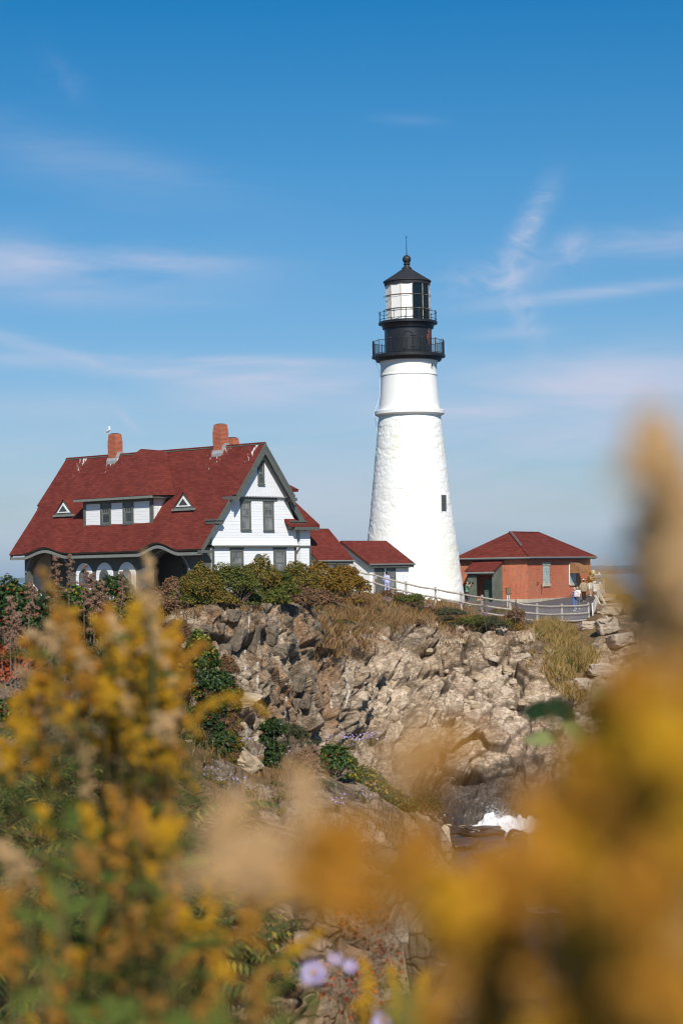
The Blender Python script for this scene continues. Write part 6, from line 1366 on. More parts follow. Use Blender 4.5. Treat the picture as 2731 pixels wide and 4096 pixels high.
# surf in the inlet
def surf():
    m_, nt, b = newmat('white surf', .8, .3); n_ = noise(nt, mapping(nt), 5, 6, .7); L(nt, ramp(nt, [(.3, (.6,.63,.66)), (.6, (.85,.85,.85))], n_.outputs[0]).outputs[0], b.inputs['Base Color'])
    c = at(1985, 3285, 103.4); nx, ny = 110, 70; gx, gy = np.meshgrid(np.linspace(-1.3, 2.2, nx), np.linspace(-2.2, 2.0, ny), indexing='ij'); P = np.stack([c[0] + gx*1.6, c[1] + gy*1.3, np.zeros_like(gx)], -1).reshape(-1, 3)
    env = np.exp(-np.abs((gx - .4)/1.15)**3 - (gy/1.2)**2).ravel(); h = env*.85*np.clip(vnoise(P, .8, 1)*1.1 + (vnoise(P, .3, 2) - .5)*.9 + (vnoise(P, .12, 7) - .5)*.35, 0, 1.1) + (vnoise(P, .09, 3) - .5)*.12*np.sqrt(env) - .1; P[:, 2] = h*1.15 + SEA
    P[:, :2] += (np.stack([vnoise(P, .15, 5), vnoise(P, .15, 6)], -1) - .5)*.12
    idx = np.arange(nx*ny).reshape(nx, ny); Q = np.stack([idx[:-1, :-1], idx[1:, :-1], idx[1:, 1:], idx[:-1, 1:]], -1).reshape(-1, 4)
    T = np.concatenate([Q[:, [0, 1, 2]], Q[:, [0, 2, 3]]])
    n = 1600; u = rng.random(n)**2; sp = np.stack([c[0] + .4 - 1.5*u*(rng.random(n)) + rng.normal(size=n)*.35, c[1] + rng.normal(size=n)*.5, SEA + .2 + 1.0*rng.random(n)*(.4 + u)], -1); V1, F1 = octa_arrays(sp, .008 + .022*rng.random(n)**3)
    a = at(2178, 3610, 80); gx, gy = np.meshgrid(np.linspace(-.9, .9, 60), np.linspace(-3, 3, 60), indexing='ij'); P2 = np.stack([a[0] + gx, a[1] + gy, np.zeros_like(gx)], -1).reshape(-1, 3); P2[:, 2] = SEA + .02 + (vnoise(P2, .5, 8) - .5)*.22 + (vnoise(P2, .14, 9) - .5)*.08
    idx = np.arange(3600).reshape(60, 60); Q = np.stack([idx[:-1, :-1], idx[1:, :-1], idx[1:, 1:], idx[:-1, 1:]], -1).reshape(-1, 4); T2 = np.concatenate([Q[:, [0, 1, 2]], Q[:, [0, 2, 3]]])
    V, Fc = join([(P, T), (V1, F1), (P2, T2)]); tag(link('surf', arr_mesh('surf', V, Fc), m_), 'white surf breaking on the dark rocks of the inlet', 'surf', kind='stuff')
surf()
rock('sea_rock', 1920, 3325, 125, 30, 101, 300, rough_mat('wet black rock', (.035,.03,.03), .4, 1.5, .35, .5, .5), 'wet black rock awash in front of the surf', None, (0, .05, .3), .4)
m_wet = bpy.data.materials['wet black rock']
for i, (px, py, hx, hy, Y, lab) in enumerate([(1840, 3400, 110, 60, 96, 'wet dark rock at the left below the surf'), (1990, 3440, 130, 55, 93, 'broad wet dark rock below the surf'), (2060, 3350, 60, 40, 99, 'small wet dark rock right of the black one'), (1800, 3300, 60, 60, 101, 'upright dark rock at the left of the surf')]): rock('sea_rock', px, py, hx, hy, Y, 310 + i, m_wet, lab, 'wet rocks in the inlet', (0, rng.uniform(-.1, .1), rng.uniform(0, 1)), .4)
# ------------------------------------------------------------------ foreground goldenrod, close to the lens
PAL = {
 'yellow': island_mat('fresh goldenrod florets', G((0,(.27,.15,.012)),(.35,(.58,.31,.018)),(.7,(.78,.44,.028)),(1,(.85,.59,.09))), .7, .1, .3, 30),
 'ochre': island_mat('fading goldenrod florets', G((0,(.25,.11,.014)),(.4,(.5,.225,.025)),(.75,(.68,.33,.045)),(1,(.75,.46,.13))), .8, .1, .3, 30),
 'brown': island_mat('spent goldenrod florets', G((0,(.2,.09,.02)),(.5,(.46,.225,.04)),(1,(.6,.36,.11))), .85, .05, .25, 30),
 'tan': island_mat('fluffy goldenrod seed', G((0,(.48,.29,.125)),(.5,(.73,.475,.23)),(1,(.86,.66,.39))), .95, .05, .3, 30),
 'leaf': island_mat('goldenrod leaves', G((0,(.03,.042,.01)),(.5,(.075,.105,.02)),(.8,(.14,.155,.03)),(1,(.32,.25,.04))), .7, .1, .3, 12),
 'backlitleaf': island_mat('back-lit green leaf', G((0,(.01,.022,.008)),(.6,(.016,.034,.012)),(1,(.03,.045,.014))), .7, .1, .1, 12),  # darkness of a back-lit leaf put into its green
 'yleaf': island_mat('yellowing leaves', G((0,(.09,.08,.015)),(.5,(.25,.17,.02)),(1,(.4,.24,.03))), .5, .25, .35, 12),
 'paleleaf': island_mat('pale green undersides', G((0,(.16,.2,.06)),(.5,(.26,.29,.1)),(1,(.36,.34,.13))), .6, .2, .3, 12),
}
def goldenrod(path_px, s, w_px, n, pal, label, name='goldenrod', leaves=26, thin=1.0, droop=.35, count=18, leafpal='leaf', foot=None, base_dx=0.0, size=None, leaf_len=.075):
    """path_px: axis of the flower head in photo pixels from its lowest point to its tip; the stem runs on down to the ground"""
    s = s*1.7 if s >= 1 else s*1.12
    k = s/F; path = np.array([at(x, y, s + .02*s*i) for i, (x, y) in enumerate(path_px)]); p0 = path[0]
    gx = p0[0] + base_dx; gz = ground_z(gx, s); base = np.array([gx, s, min(gz, p0[2] - .12) - .02]); e = thing(name, base, label, 'goldenrod', 0, 'goldenrods close to the camera')
    w = w_px*k; size = size or max(.0013, min(.0032, w*.06)); q = path - base
    C, T0, T1 = raceme(q, w, n, size*1.25, seed=int(rng.integers(1e6)), droop=droop, count=count); V, Fc = octa_arrays(C, size*(.6 + .8*rng.random(len(C)))*np.array(1.0))
    link('flower_head', arr_mesh('flower_head', V, Fc), PAL[pal], e)
    t = np.linspace(0, 1, 9)[:, None]; st = q[0]*t + np.array([base_dx*-.4, 0, 0])*np.sin(t*math.pi)*.5
    P0 = np.concatenate([st[:-1], q[:-1], T0]); P1 = np.concatenate([st[1:], q[1:], T1]); r = np.concatenate([np.full(8, min(.0022, s*.0009)*thin), np.full(len(q)-1, min(.0014, s*.0006)), np.full(len(T0), min(.0005, s*.0003))]); V, Fc = twig_arrays(P0, P1, r, r*.85, 5); link('stem', arr_mesh('stem', V, Fc), VM['stalk'] if s > .9 else PAL['brown'], e)
    if leaves:
        f = 1 - rng.random(leaves)**1.6*.75; i = np.minimum((f*8).astype(int), 7); g = (f*8 - i)[:, None]; Cc = st[i]*(1-g) + st[i+1]*g; a = rng.random(leaves)*6.28; A = np.stack([np.cos(a), np.sin(a)*.8, .5 - .5*rng.random(leaves)], -1); ll = leaf_len*(.6 + .7*rng.random(leaves))
        V, Fc = leaf_arrays(Cc, A, np.array([0, 0, 1.]) + rng.normal(size=(leaves, 3))*.35, ll, ll*.16); link('leaves', arr_mesh('leaves', V, Fc), PAL[leafpal], e)
    return e
# (axis px from bottom to tip, distance, half width px, florets, palette, label)
GR = [
 # big plant at left, about 1.5 m off
 ([(620,2640),(612,2480),(600,2330),(592,2215)], 1.5, 78, 700, 'tan', 'tan seeding tip of the big goldenrod, rising in front of the right porch arch'),
 ([(560,2900),(590,2700),(600,2540),(590,2400)], 1.55, 150, 2300, 'yellow', 'yellow goldenrod head in the middle of the left plant, under the tan tip'),
 ([(300,2640),(270,2490),(215,2370),(165,2270)], 1.45, 70, 800, 'brown', 'brown goldenrod tip leaning left before the left porch arch'),
 ([(420,2860),(360,2700),(300,2580),(250,2450)], 1.5, 130, 1900, 'ochre', 'ochre goldenrod head below the brown leaning tip'),
 ([(330,2900),(230,2790),(150,2640),(95,2550)], 1.5, 90, 1300, 'ochre', 'ochre goldenrod branch reaching left under the rose bush'),
 ([(230,2620),(190,2560),(140,2540),(110,2530)], 1.5, 45, 350, 'tan', 'small tan seed tuft at the left end of the big goldenrod'),
 ([(420,3000),(460,2850),(470,2680),(455,2540)], 1.52, 140, 2200, 'yellow', 'full yellow goldenrod head low in the left plant'),
 ([(640,3000),(680,2850),(700,2700),(690,2520)], 1.6, 120, 1900, 'ochre', 'ochre goldenrod head at the right flank of the left plant'),
 ([(560,2760),(640,2630),(690,2540),(715,2480)], 1.55, 60, 800, 'yellow', 'yellow side spray of the left plant before the cliff blocks'),
 ([(200,3060),(160,2930),(120,2800),(60,2780)], 1.5, 80, 900, 'ochre', 'drooping ochre spray at the left edge'),
 ([(760,2930),(810,2830),(880,2795),(960,2790),(1040,2830),(1060,2870)], 1.45, 40, 900, 'yellow', 'arching yellow goldenrod spray pointing right at the stone stack'),
 ([(590,3170),(630,3100),(690,3080),(750,3110),(795,3175)], 1.55, 36, 620, 'yellow', 'smaller arching yellow spray left of the jagged boulder'),
 ([(520,3250),(540,3100),(520,2960),(500,2850)], 1.6, 100, 1300, 'brown', 'brown spent goldenrod head inside the left plant'),
 ([(360,3200),(340,3080),(330,2980),(310,2900)], 1.45, 60, 500, 'tan', 'tan seed head below the left plant'),
 ([(600,2480),(560,2400),(540,2340),(530,2290)], 1.5, 50, 420, 'tan', 'tan tuft beside the tan tip of the big goldenrod'),
 ([(200,2800),(230,2720),(260,2680),(300,2640)], 1.5, 70, 800, 'yellow', 'yellow tuft in the left half of the left plant'),
 # lower left, 1.0-1.4 m
 ([(470,3600),(480,3420),(470,3300),(450,3180)], 1.25, 60, 700, 'ochre', 'ochre stalk in the lower left above the sumac'),
 ([(110,3500),(60,3450),(20,3400),(-20,3380)], 1.1, 80, 700, 'tan', 'tan seed tuft at the left edge low down'),
 ([(30,3900),(20,3760),(0,3650),(-10,3560)], 1.0, 90, 1100, 'ochre', 'ochre head at the bottom left edge'),
 ([(420,3900),(480,3790),(520,3700),(560,3620)], 1.15, 80, 900, 'brown', 'brown seed head over the sumac in the lower left'),
 ([(640,3560),(590,3500),(540,3470),(480,3460)], 1.3, 36, 500, 'yellow', 'short yellow spray pointing left above the sumac'),
 ([(560,3420),(580,3340),(580,3290),(590,3240)], 1.3, 50, 650, 'yellow', 'yellow head between left plant and the tan blur'),
 ([(700,3900),(720,3760),(700,3640),(690,3520)], 1.2, 70, 800, 'brown', 'brown stalk in the lower left middle'),
 ([(960,3760),(1000,3640),(1010,3540),(980,3440)], 1.2, 90, 1200, 'ochre', 'ochre head under the tan blur'),
 ([(820,3820),(850,3680),(830,3560),(860,3440)], 1.25, 80, 1000, 'yellow', 'yellow head left of the nearest ledge'),
 ([(1120,3860),(1180,3800),(1240,3760),(1290,3730)], 1.25, 44, 620, 'yellow', 'yellow spray across the nearest ledge, above the lilac flowers'),
 ([(1010,3680),(1060,3620),(1110,3590),(1170,3600)], 1.3, 40, 480, 'yellow', 'small yellow spray left of the nearest ledge top'),
 ([(1440,4060),(1470,3990),(1470,3910),(1450,3840)], 1.2, 55, 760, 'yellow', 'yellow spike right of the lilac flowers at the bottom'),
 ([(1560,4080),(1580,3990),(1570,3920),(1550,3870)], 1.2, 50, 640, 'yellow', 'second yellow spike at the bottom, right of the first'),
 ([(1640,4090),(1680,4010),(1680,3950),(1700,3890)], 1.2, 50, 640, 'yellow', 'third yellow spike at the bottom near the green blade'),
 # middle, very close: soft tan and ochre
 ([(1230,3500),(1230,3350),(1215,3200),(1205,3075)], .62, 95, 520, 'tan', 'big soft tan tuft rising in the middle below the jagged boulder'),
 ([(900,3560),(880,3430),(900,3300),(960,3230)], .6, 180, 1000, 'tan', 'soft tan mass left of the middle tuft'),
 ([(1300,3650),(1330,3520),(1350,3400),(1420,3330)], .55, 170, 1000, 'ochre', 'soft ochre mass right of the middle tuft'),
 ([(1080,3560),(1090,3480),(1060,3420),(1080,3330)], .6, 160, 900, 'tan', 'soft tan mass under the middle tuft'),
 ([(1560,3600),(1600,3500),(1620,3400),(1700,3350)], .5, 150, 900, 'ochre', 'soft ochre mass below the tall rock fin'),
 ([(1640,3100),(1700,3060),(1780,3010),(1880,2960)], .42, 95, 240, 'ochre', 'thin ochre haze of florets before the sunlit rock'),
 ([(1560,3050),(1640,3020),(1700,2990),(1760,2960)], .42, 110, 170, 'tan', 'thin tan haze of florets left of the ochre one'),
 ([(2640,1920),(2630,1840),(2617,1760),(2605,1690)], 0.44, 95, 620, 'tan', 'topmost tan tuft of the tall stalk against the sky'),
 ([(2725,2060),(2715,1980),(2702,1900),(2690,1830)], 0.47, 70, 620, 'tan', 'second tan tuft of the tall stalk, right of the topmost'),
 ([(2660,2190),(2650,2110),(2637,2030),(2625,1960)], 0.5, 95, 620, 'tan', 'third tan tuft down the tall stalk'),
 ([(2735,2340),(2725,2260),(2712,2180),(2700,2110)], 0.44, 100, 620, 'tan', 'fourth tan tuft down the tall stalk, at the right edge'),
 ([(2645,2420),(2635,2340),(2622,2260),(2610,2190)], 0.47, 80, 620, 'ochre', 'ochre tuft on the left of the tall stalk'),
 ([(2705,2560),(2695,2480),(2682,2400),(2670,2330)], 0.5, 120, 620, 'tan', 'broad tan tuft low on the tall stalk'),
 ([(2595,2870),(2585,2790),(2572,2710),(2560,2640)], 0.44, 100, 620, 'ochre', 'ochre tuft at the foot of the tall stalk'),
 ([(2715,2830),(2705,2750),(2692,2670),(2680,2600)], 0.47, 120, 620, 'tan', 'tan tuft at the right edge beside the ochre one'),
 ([(2515,2990),(2505,2910),(2492,2830),(2480,2760)], 0.5, 100, 620, 'ochre', 'ochre tuft right of the yellow green sprig'),
 ([(2645,3060),(2635,2980),(2622,2900),(2610,2830)], 0.44, 120, 620, 'yellow', 'yellow tuft in the upper right bank'),
 ([(2455,3160),(2445,3080),(2432,3000),(2420,2930)], 0.47, 90, 620, 'yellow', 'yellow tuft under the yellow green sprig'),
 ([(2575,3230),(2565,3150),(2552,3070),(2540,3000)], 0.5, 120, 620, 'ochre', 'ochre tuft in the middle of the right bank'),
 ([(2735,3210),(2725,3130),(2712,3050),(2700,2980)], 0.44, 110, 620, 'tan', 'tan tuft at the right edge of the bank'),
 ([(2365,3240),(2355,3160),(2342,3080),(2330,3010)], 0.47, 90, 620, 'ochre', 'ochre tuft below the pale leaves'),
 ([(2475,3400),(2465,3320),(2452,3240),(2440,3170)], 0.5, 110, 620, 'tan', 'tan tuft in the right bank'),
 ([(2675,3390),(2665,3310),(2652,3230),(2640,3160)], 0.44, 120, 620, 'yellow', 'yellow tuft low in the right bank'),
 ([(2315,3460),(2305,3380),(2292,3300),(2280,3230)], 0.47, 100, 620, 'yellow', 'yellow tuft right of the surf'),
 ([(2575,3560),(2565,3480),(2552,3400),(2540,3330)], 0.5, 120, 620, 'ochre', 'second ochre tuft in the right bank'),
 ([(2155,3560),(2145,3480),(2132,3400),(2120,3330)], 0.44, 90, 620, 'ochre', 'ochre tuft just right below the surf'),
 ([(2740,3080),(2700,3010),(2665,2940),(2640,2880)], 0.36, 130, 520, 'yellow', 'broad yellow tuft in front of the tan stems at right'),
 ([(2480,3320),(2512,3250),(2540,3180),(2560,3120)], 0.38, 120, 520, 'ochre', 'broad ochre tuft in front of the tan stems at right'),
 ([(2790,3460),(2750,3390),(2715,3320),(2690,3260)], 0.39999999999999997, 140, 520, 'yellow', 'broad yellow tuft at the right edge over the stems'),
 ([(2520,3640),(2552,3570),(2580,3500),(2600,3440)], 0.36, 140, 520, 'ochre', 'large ochre tuft at the lower right over the stems'),
 ([(2580,3820),(2540,3750),(2505,3680),(2480,3620)], 0.38, 130, 520, 'yellow', 'large yellow tuft at the lower right'),
 ([(2600,3860),(2632,3790),(2660,3720),(2680,3660)], 0.39999999999999997, 150, 520, 'tan', 'large tan tuft at the lower right edge'),
 ([(2660,4020),(2620,3950),(2585,3880),(2560,3820)], 0.36, 140, 520, 'ochre', 'large ochre tuft near the bottom right corner'),
 ([(2620,4100),(2652,4030),(2680,3960),(2700,3900)], 0.38, 140, 520, 'yellow', 'large yellow tuft in the bottom right corner'),
 ([(2490,4100),(2450,4030),(2415,3960),(2390,3900)], 0.39999999999999997, 130, 520, 'ochre', 'large ochre tuft at the bottom, left of the corner'),
 # right: towering stalk and dense bank, .4-.6 m
 ([(2690,2450),(2660,2200),(2645,1950),(2620,1760)], .45, 50, 500, 'tan', 'tall tan stalk rising at the right edge into the sky'),
 ([(2740,2500),(2735,2250),(2720,2080),(2725,1960)], .45, 90, 700, 'tan', 'second tan stalk at the right edge behind the tallest'),
 ([(2690,2760),(2665,2560),(2655,2400),(2640,2260)], .45, 85, 900, 'tan', 'broad tan head at right beside the sea'),
 ([(2640,2500),(2620,2350),(2610,2200),(2600,2060)], .47, 80, 1000, 'tan', 'third tan stalk standing before the first at the right edge'),
 ([(2720,2700),(2700,2520),(2690,2360),(2680,2200)], .47, 100, 1200, 'tan', 'wide tan head behind the stalks at the right edge'),
 ([(2740,2800),(2720,2640),(2700,2500),(2690,2380)], .45, 110, 1100, 'ochre', 'ochre head at the right edge below the tan stalks'),
 ([(2480,2420),(2440,2380),(2410,2340),(2395,2300)], .75, 22, 160, 'yellow', 'little yellow tip before the sea right of the white fence'),
 ([(2620,2980),(2560,2860),(2560,2760),(2540,2660)], .48, 130, 1300, 'ochre', 'ochre head above the pale leaves at right'),
 ([(2740,3050),(2680,2950),(2680,2850),(2660,2760)], .48, 130, 1300, 'yellow', 'golden head at the right edge over the pale leaves'),
 ([(1930,3800),(1900,3680),(1870,3600),(1830,3520)], .5, 130, 1200, 'ochre', 'ochre head left of the gap onto the water'),
 ([(1850,4000),(1820,3880),(1800,3800),(1770,3720)], .5, 130, 1200, 'brown', 'brown head under the tall rock fin'),
 ([(2330,3300),(2320,3180),(2320,3080),(2300,3000)], .5, 90, 800, 'yellow', 'golden head under the pale green leaves'),
 ([(2190,3500),(2170,3380),(2140,3260),(2110,3180)], .5, 100, 800, 'ochre', 'ochre head right of the surf'),
 ([(2480,3460),(2460,3330),(2440,3220),(2420,3120)], .52, 130, 1300, 'brown', 'brown head in the right bank'),
 ([(2680,3500),(2640,3380),(2640,3260),(2620,3150)], .5, 130, 1300, 'ochre', 'ochre head low at the right edge'),
 ([(2030,3760),(2010,3620),(1980,3500),(1940,3420)], .5, 120, 1200, 'ochre', 'ochre head below the wet black rock'),
 ([(1830,3720),(1810,3640),(1770,3560),(1740,3500)], .5, 120, 1000, 'yellow', 'golden head before the tall rock fin'),
 ([(2380,3760),(2350,3660),(2350,3560),(2330,3480)], .5, 110, 1000, 'yellow', 'golden head right of the gap onto the water'),
 ([(2560,3760),(2540,3640),(2540,3540),(2520,3460)], .5, 130, 1300, 'yellow', 'greenish golden head low in the right bank'),
 ([(2730,3800),(2690,3690),(2690,3580),(2680,3500)], .5, 130, 1300, 'brown', 'brown head at the lower right edge'),
 ([(2160,4000),(2120,3890),(2100,3800),(2060,3720)], .5, 130, 1300, 'brown', 'brown head under the gap onto the water'),
 ([(2420,4050),(2380,3950),(2370,3860),(2350,3780)], .5, 140, 1400, 'ochre', 'ochre head at the bottom of the right bank'),
 ([(2640,4100),(2600,3990),(2600,3900),(2580,3820)], .5, 140, 1400, 'ochre', 'ochre head in the bottom right corner'),
 ([(1980,4150),(1950,4040),(1930,3960),(1900,3900)], .55, 130, 1200, 'ochre', 'ochre head at the bottom below the tan rock pillar'),
 ([(2260,4200),(2230,4100),(2220,4020),(2200,3960)], .5, 140, 1300, 'yellow', 'golden head at the bottom edge right of middle'),
 ([(2500,4250),(2480,4150),(2480,4080),(2470,4020)], .5, 140, 1300, 'brown', 'brown head at the bottom edge near the corner'),
 ([(1760,4200),(1740,4120),(1730,4060),(1720,4010)], .7, 90, 800, 'ochre', 'ochre tip at the bottom edge beside the green blade'),
 ([(650,4150),(640,4060),(600,3980),(560,3920)], 1.1, 80, 800, 'brown', 'brown head at the bottom edge left'),
 ([(220,4150),(230,4050),(220,3960),(200,3880)], 1.1, 80, 900, 'ochre', 'ochre head at the bottom edge far left'),
]
for (pp, s, w, n, pal, lab) in GR:
    if 'tuft' in lab and s < .6: w, n = w*1.7, int(n*1.5)
    goldenrod(pp, s, w, n, pal, lab, leaves=0 if s < .7 else 8, count=(20 if len(pp) == 4 else 26) if s > .6 else 11, droop=.35 if s > 1 else .2, leafpal='yleaf' if s < .7 and rng.random() < .75 else 'leaf', base_dx=float(rng.normal(0, .04)))
# small side sprays that fill out the big left plant, and the bank at right
for i in range(72):
    py = 2420 + 620*rng.random()**.8; hw_ = np.interp(py, [2400, 2600, 2800, 3040], [150, 300, 360, 380]); px = 390 + rng.uniform(-1, 1)*hw_ + (60 if py < 2600 else 0); d = rng.uniform(-1, 1); ln = rng.uniform(90, 150)
    pal = str(rng.choice(['yellow', 'yellow', 'yellow', 'yellow', 'ochre', 'tan']))
    goldenrod([(px, py + ln*.6), (px + d*25, py + ln*.3), (px + d*60, py), (px + d*110, py - ln*.1)], float(rng.uniform(1.4, 1.65)), 56, 620, pal, 'short goldenrod spray filling out the big yellow plant at left', leaves=5, thin=.35, count=14, droop=.35)
for i in range(50):
    py = rng.uniform(2600, 4050); px = rng.uniform(np.interp(py, [2650, 3000, 3400, 3600, 4000], [2520, 2380, 2240, 2050, 1860]), 2760); d = rng.uniform(-1, .6); ln = rng.uniform(180, 300)
    pal = str(rng.choice(['yellow', 'yellow', 'ochre', 'tan', 'tan', 'brown']))
    goldenrod([(px, py + ln), (px + d*30, py + ln*.6), (px + d*70, py + ln*.25), (px + d*150, py)], float(rng.uniform(.5, .95)), float(rng.uniform(70, 120)), 560, pal, 'soft out of focus goldenrod head in the bank at right', leaf_len=.028, leaves=6, count=16, droop=.2)
for i in range(64):
    px = rng.uniform(-20, 1080); py = rng.uniform(3080, 4080); d = rng.uniform(-1, 1); ln = rng.uniform(90, 170)
    if 700 < px and py < 3380: continue
    pal = str(rng.choice(['yellow', 'yellow', 'ochre', 'ochre', 'brown', 'brown']))
    goldenrod([(px, py + ln*.7), (px + d*20, py + ln*.4), (px + d*50, py + ln*.1), (px + d*90, py)], float(rng.uniform(1.05, 1.6)), 50, 460, pal, 'short goldenrod spray low in the lower left foreground', leaves=7, thin=.4, count=14, droop=.3)
# leafy stems: (leaf base px, tip px, half width px, palette)
def leafy(name, label, s, leaves, root, cat='plant', group='leafy stems close to the camera'):
    s *= 1.4; k = s/F; rp = at(root[0], root[1], s); g = ground_z(rp[0], s); base = np.array([rp[0], s, min(g, rp[2] - .1)]); e = thing(name, base, label, cat, 0, group)
    st = [np.zeros(3), (rp - base)*.5 + np.array([.01, 0, 0]), rp - base]; P0 = [st[0], st[1]]; P1 = [st[1], st[2]]; by = {}
    for (bx, by_, tx, ty, w, pal) in leaves:
        B_, T_ = at(bx, by_, s) - base, at(tx, ty, s*1.01) - base; P0.append(rp - base); P1.append(B_); A = T_ - B_; N = np.cross(A, [0, -1., .15]); N = np.array([0, -.9, .55]) + N*0; by.setdefault(pal, []).append((B_, A, N, np.linalg.norm(A), 2*w*k))
    V, Fc = twig_arrays(np.array(P0), np.array(P1), np.full(len(P0), .0018), np.full(len(P0), .0014), 5); link('stem', arr_mesh('stem', V, Fc), VM['stalk'], e)
    for pal, q in by.items():
        for b_, A, N, ln, w in q:
            m = MB(); A_ = unit(A[None])[0]; S = unit(np.cross(A_, N)[None])[0]; N_ = np.cross(S, A_); r = []; nn = 9
            for j in range(nn):
                t = j/(nn-1); wd = w*.5*math.sin(math.pi*min(1, t*.97 + .02))**.75*(1.1 - .25*t); c = b_ + A*t - N_*ln*.18*t*t; r.append((c - S*wd + N_*wd*.25, c, c + S*wd + N_*wd*.25))
            m.add([p for row in r for p in row], [(3*j+a, 3*j+a+1, 3*j+a+4, 3*j+a+3) for j in range(nn-1) for a in (0, 1)]); m.build('leaf', PAL[pal], e, True)
leafy('broad_leaf_sprig', 'sprig with one dark green broad leaf over pale ones, before the sunlit rock', 2.3, [(2205, 2860, 2085, 2828, 50, 'backlitleaf'), (2180, 2835, 2315, 2850, 54, 'backlitleaf'), (2230, 2960, 2080, 2945, 36, 'paleleaf'), (2240, 2890, 2370, 2990, 44, 'paleleaf'), (2215, 2850, 2235, 2900, 12, 'paleleaf')], (2235, 3010))
leafy('broad_leaf_sprig', 'sprig of yellow green leaves right of the dark leaf', 1.0, [(2400, 2800, 2370, 2720, 34, 'paleleaf'), (2370, 2790, 2420, 2920, 34, 'paleleaf'), (2420, 2820, 2450, 2740, 30, 'yleaf'), (2330, 3130, 2370, 3250, 22, 'paleleaf'), (2260, 3150, 2230, 3090, 22, 'leaf')], (2400, 2990))
leafy('broad_leaf_sprig', 'dark leafy sprig beside the gap onto the water', .9, [(2160, 3480, 2120, 3420, 26, 'leaf'), (2180, 3530, 2250, 3480, 26, 'leaf'), (2160, 3560, 2110, 3600, 22, 'leaf'), (2190, 3570, 2160, 3620, 18, 'leaf'), (2140, 3540, 2090, 3520, 20, 'paleleaf')], (2180, 3650))
for i, (s, lv, root, lab) in enumerate([
 (.75, [(2480, 3000, 2420, 2890, 30, 'leaf'), (2500, 3050, 2600, 2960, 32, 'leaf'), (2480, 3120, 2390, 3060, 30, 'yleaf'), (2500, 3200, 2620, 3140, 32, 'leaf')], (2490, 3260), 'green leaves showing in the middle of the right bank'),
 (.8, [(2620, 3420, 2560, 3300, 34, 'leaf'), (2630, 3440, 2720, 3350, 34, 'leaf'), (2620, 3520, 2540, 3480, 30, 'paleleaf')], (2625, 3600), 'green leaves low at the right edge'),
 (.8, [(2300, 3850, 2230, 3740, 32, 'leaf'), (2310, 3900, 2400, 3820, 32, 'leaf'), (2300, 3960, 2210, 3920, 30, 'yleaf')], (2305, 4050), 'green leaves at the bottom of the right bank'),
 (1.2, [(260, 3760, 255, 3480, 28, 'leaf'), (255, 3750, 140, 3620, 26, 'leaf'), (270, 3700, 360, 3560, 22, 'leaf'), (250, 3640, 180, 3480, 22, 'leaf')], (262, 3800), 'green bladed stem upright in the lower left'),
 (1.0, [(1620, 4080, 1790, 3940, 17, 'leaf'), (1600, 4090, 1480, 4020, 17, 'leaf')], (1610, 4120), 'green bladed stem slanting right at the bottom'),
 (1.1, [(420, 4120, 260, 4030, 34, 'leaf'), (430, 4110, 560, 3990, 34, 'leaf'), (440, 4100, 430, 3960, 26, 'leaf'), (640, 4110, 780, 4040, 32, 'leaf'), (600, 4110, 500, 4060, 28, 'leaf')], (440, 4140), 'dark green leafy stem at the bottom left'),
 (1.0, [(800, 4120, 640, 4060, 36, 'leaf'), (800, 4120, 960, 4050, 36, 'leaf'), (820, 4110, 900, 3990, 26, 'leaf'), (1040, 4120, 1200, 4060, 28, 'leaf')], (820, 4150), 'broad green leafy stem at the bottom edge'),
 (1.2, [(1240, 4060, 1270, 3960, 18, 'leaf'), (1260, 4040, 1230, 3950, 14, 'leaf'), (1100, 4020, 1050, 3940, 20, 'leaf')], (1250, 4110), 'slender green stem under the lilac flowers'),
 (1.1, [(300, 3330, 285, 3190, 26, 'leaf'), (120, 3700, 60, 3600, 24, 'leaf'), (180, 3900, 130, 3800, 30, 'leaf'), (200, 3930, 290, 3840, 26, 'leaf'), (130, 4060, 40, 3990, 26, 'leaf')], (190, 4000), 'green leafy stem among the sumac at left')]):
    leafy('leafy_stem', lab, s, lv, root)
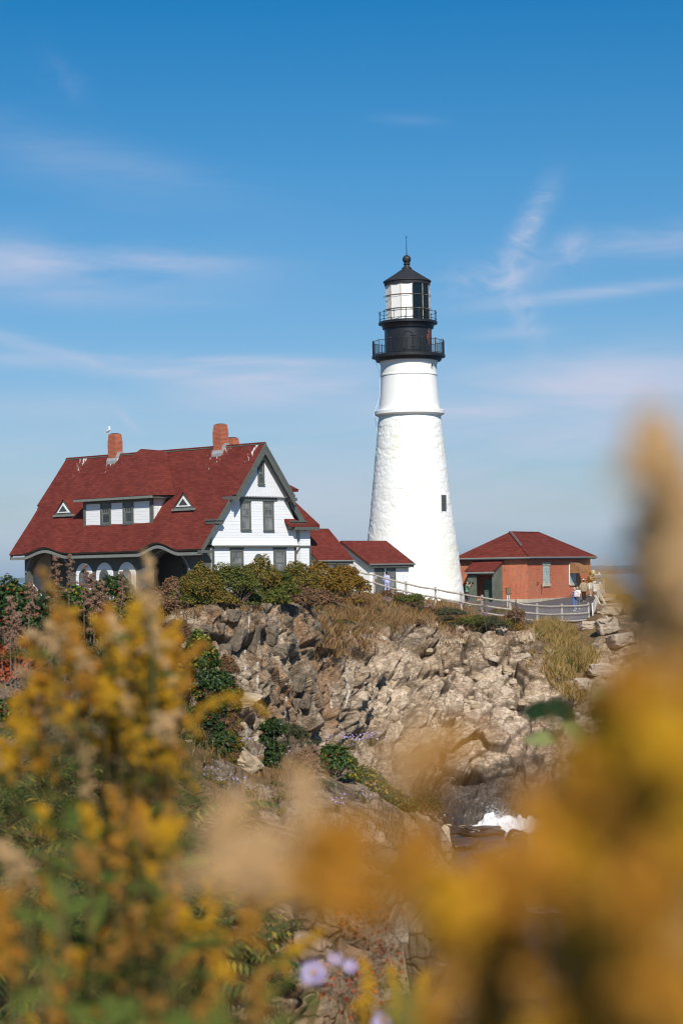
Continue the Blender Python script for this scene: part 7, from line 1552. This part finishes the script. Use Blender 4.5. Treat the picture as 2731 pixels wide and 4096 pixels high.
# bare pinkish twig before the rocks
p = [at(x, y, .85) for x, y in ((2120, 3010), (2040, 2950), (1960, 2900), (1890, 2830), (1830, 2750))]; gb = np.array([p[0][0] + .02, .85, ground_z(p[0][0], .85)]); e = thing('bare_twig', gb, 'bare pinkish twig slanting across the sunlit rocks, out of focus', 'twig')
P0 = np.array([np.zeros(3)] + [q - gb for q in p[:-1]]); P1 = np.array([q - gb for q in p]); r = np.array([.0014, .0011, .001, .0009, .0007]); V, Fc = twig_arrays(P0, P1, r, r*.85, 6); link('stem', arr_mesh('stem', V, Fc), rough_mat('pinkish bare twig', (.33,.2,.16), .2, 60, .8, .1, 0), e)
# lilac daisies near the lens
for i, (px, py, s, dia, lab) in enumerate([(1252, 3890, 1.3, 118, 'largest lilac daisy, out of focus before the nearest ledge'), (1340, 3835, 1.35, 70, 'lilac daisy bud up and right of the largest one'), (1400, 3865, 1.35, 60, 'small lilac daisy right of the largest one'), (1525, 4085, 1.3, 90, 'lilac daisy at the bottom edge')]):
    s *= 2.5; dia *= .88; c = at(px, py, s); base = np.array([c[0] + .01, s + .01, ground_z(c[0], s)]); e = thing('lilac_daisy', base, lab, 'flower', 0, 'lilac daisies close to the camera'); q = c - base; n = 22 if i != 1 else 12; k = s/F
    ang = np.linspace(0, 2*math.pi, n, endpoint=False); A = np.stack([np.cos(ang), np.full(n, -.12), np.sin(ang)], -1); A[:, 2] *= (.95 if i != 1 else .7); Ln = np.full(n, dia*k*.5)*(.85 + .25*rng.random(n)); V, Fc = leaf_arrays(np.repeat(q[None], n, 0) + A*dia*k*.08, A, np.repeat(np.array([[0, -1., .25]]), n, 0), Ln, Ln*.3, .1); link('petals', arr_mesh('petals', V, Fc), VM['aster'], e)
    m = MB(); m.ball(tuple(q + np.array([0, -.0012, 0])), dia*k*.11, 10, 7); m.build('flower_eye', PAL['yellow'], e, True)
    P0 = np.array([np.zeros(3), q*.6 + np.array([.004, .01, 0])]); P1 = np.array([P0[1], q]); V, Fc = twig_arrays(P0, P1, np.full(2, .0012), np.full(2, .0009), 5); link('stem', arr_mesh('stem', V, Fc), VM['stalk'], e)
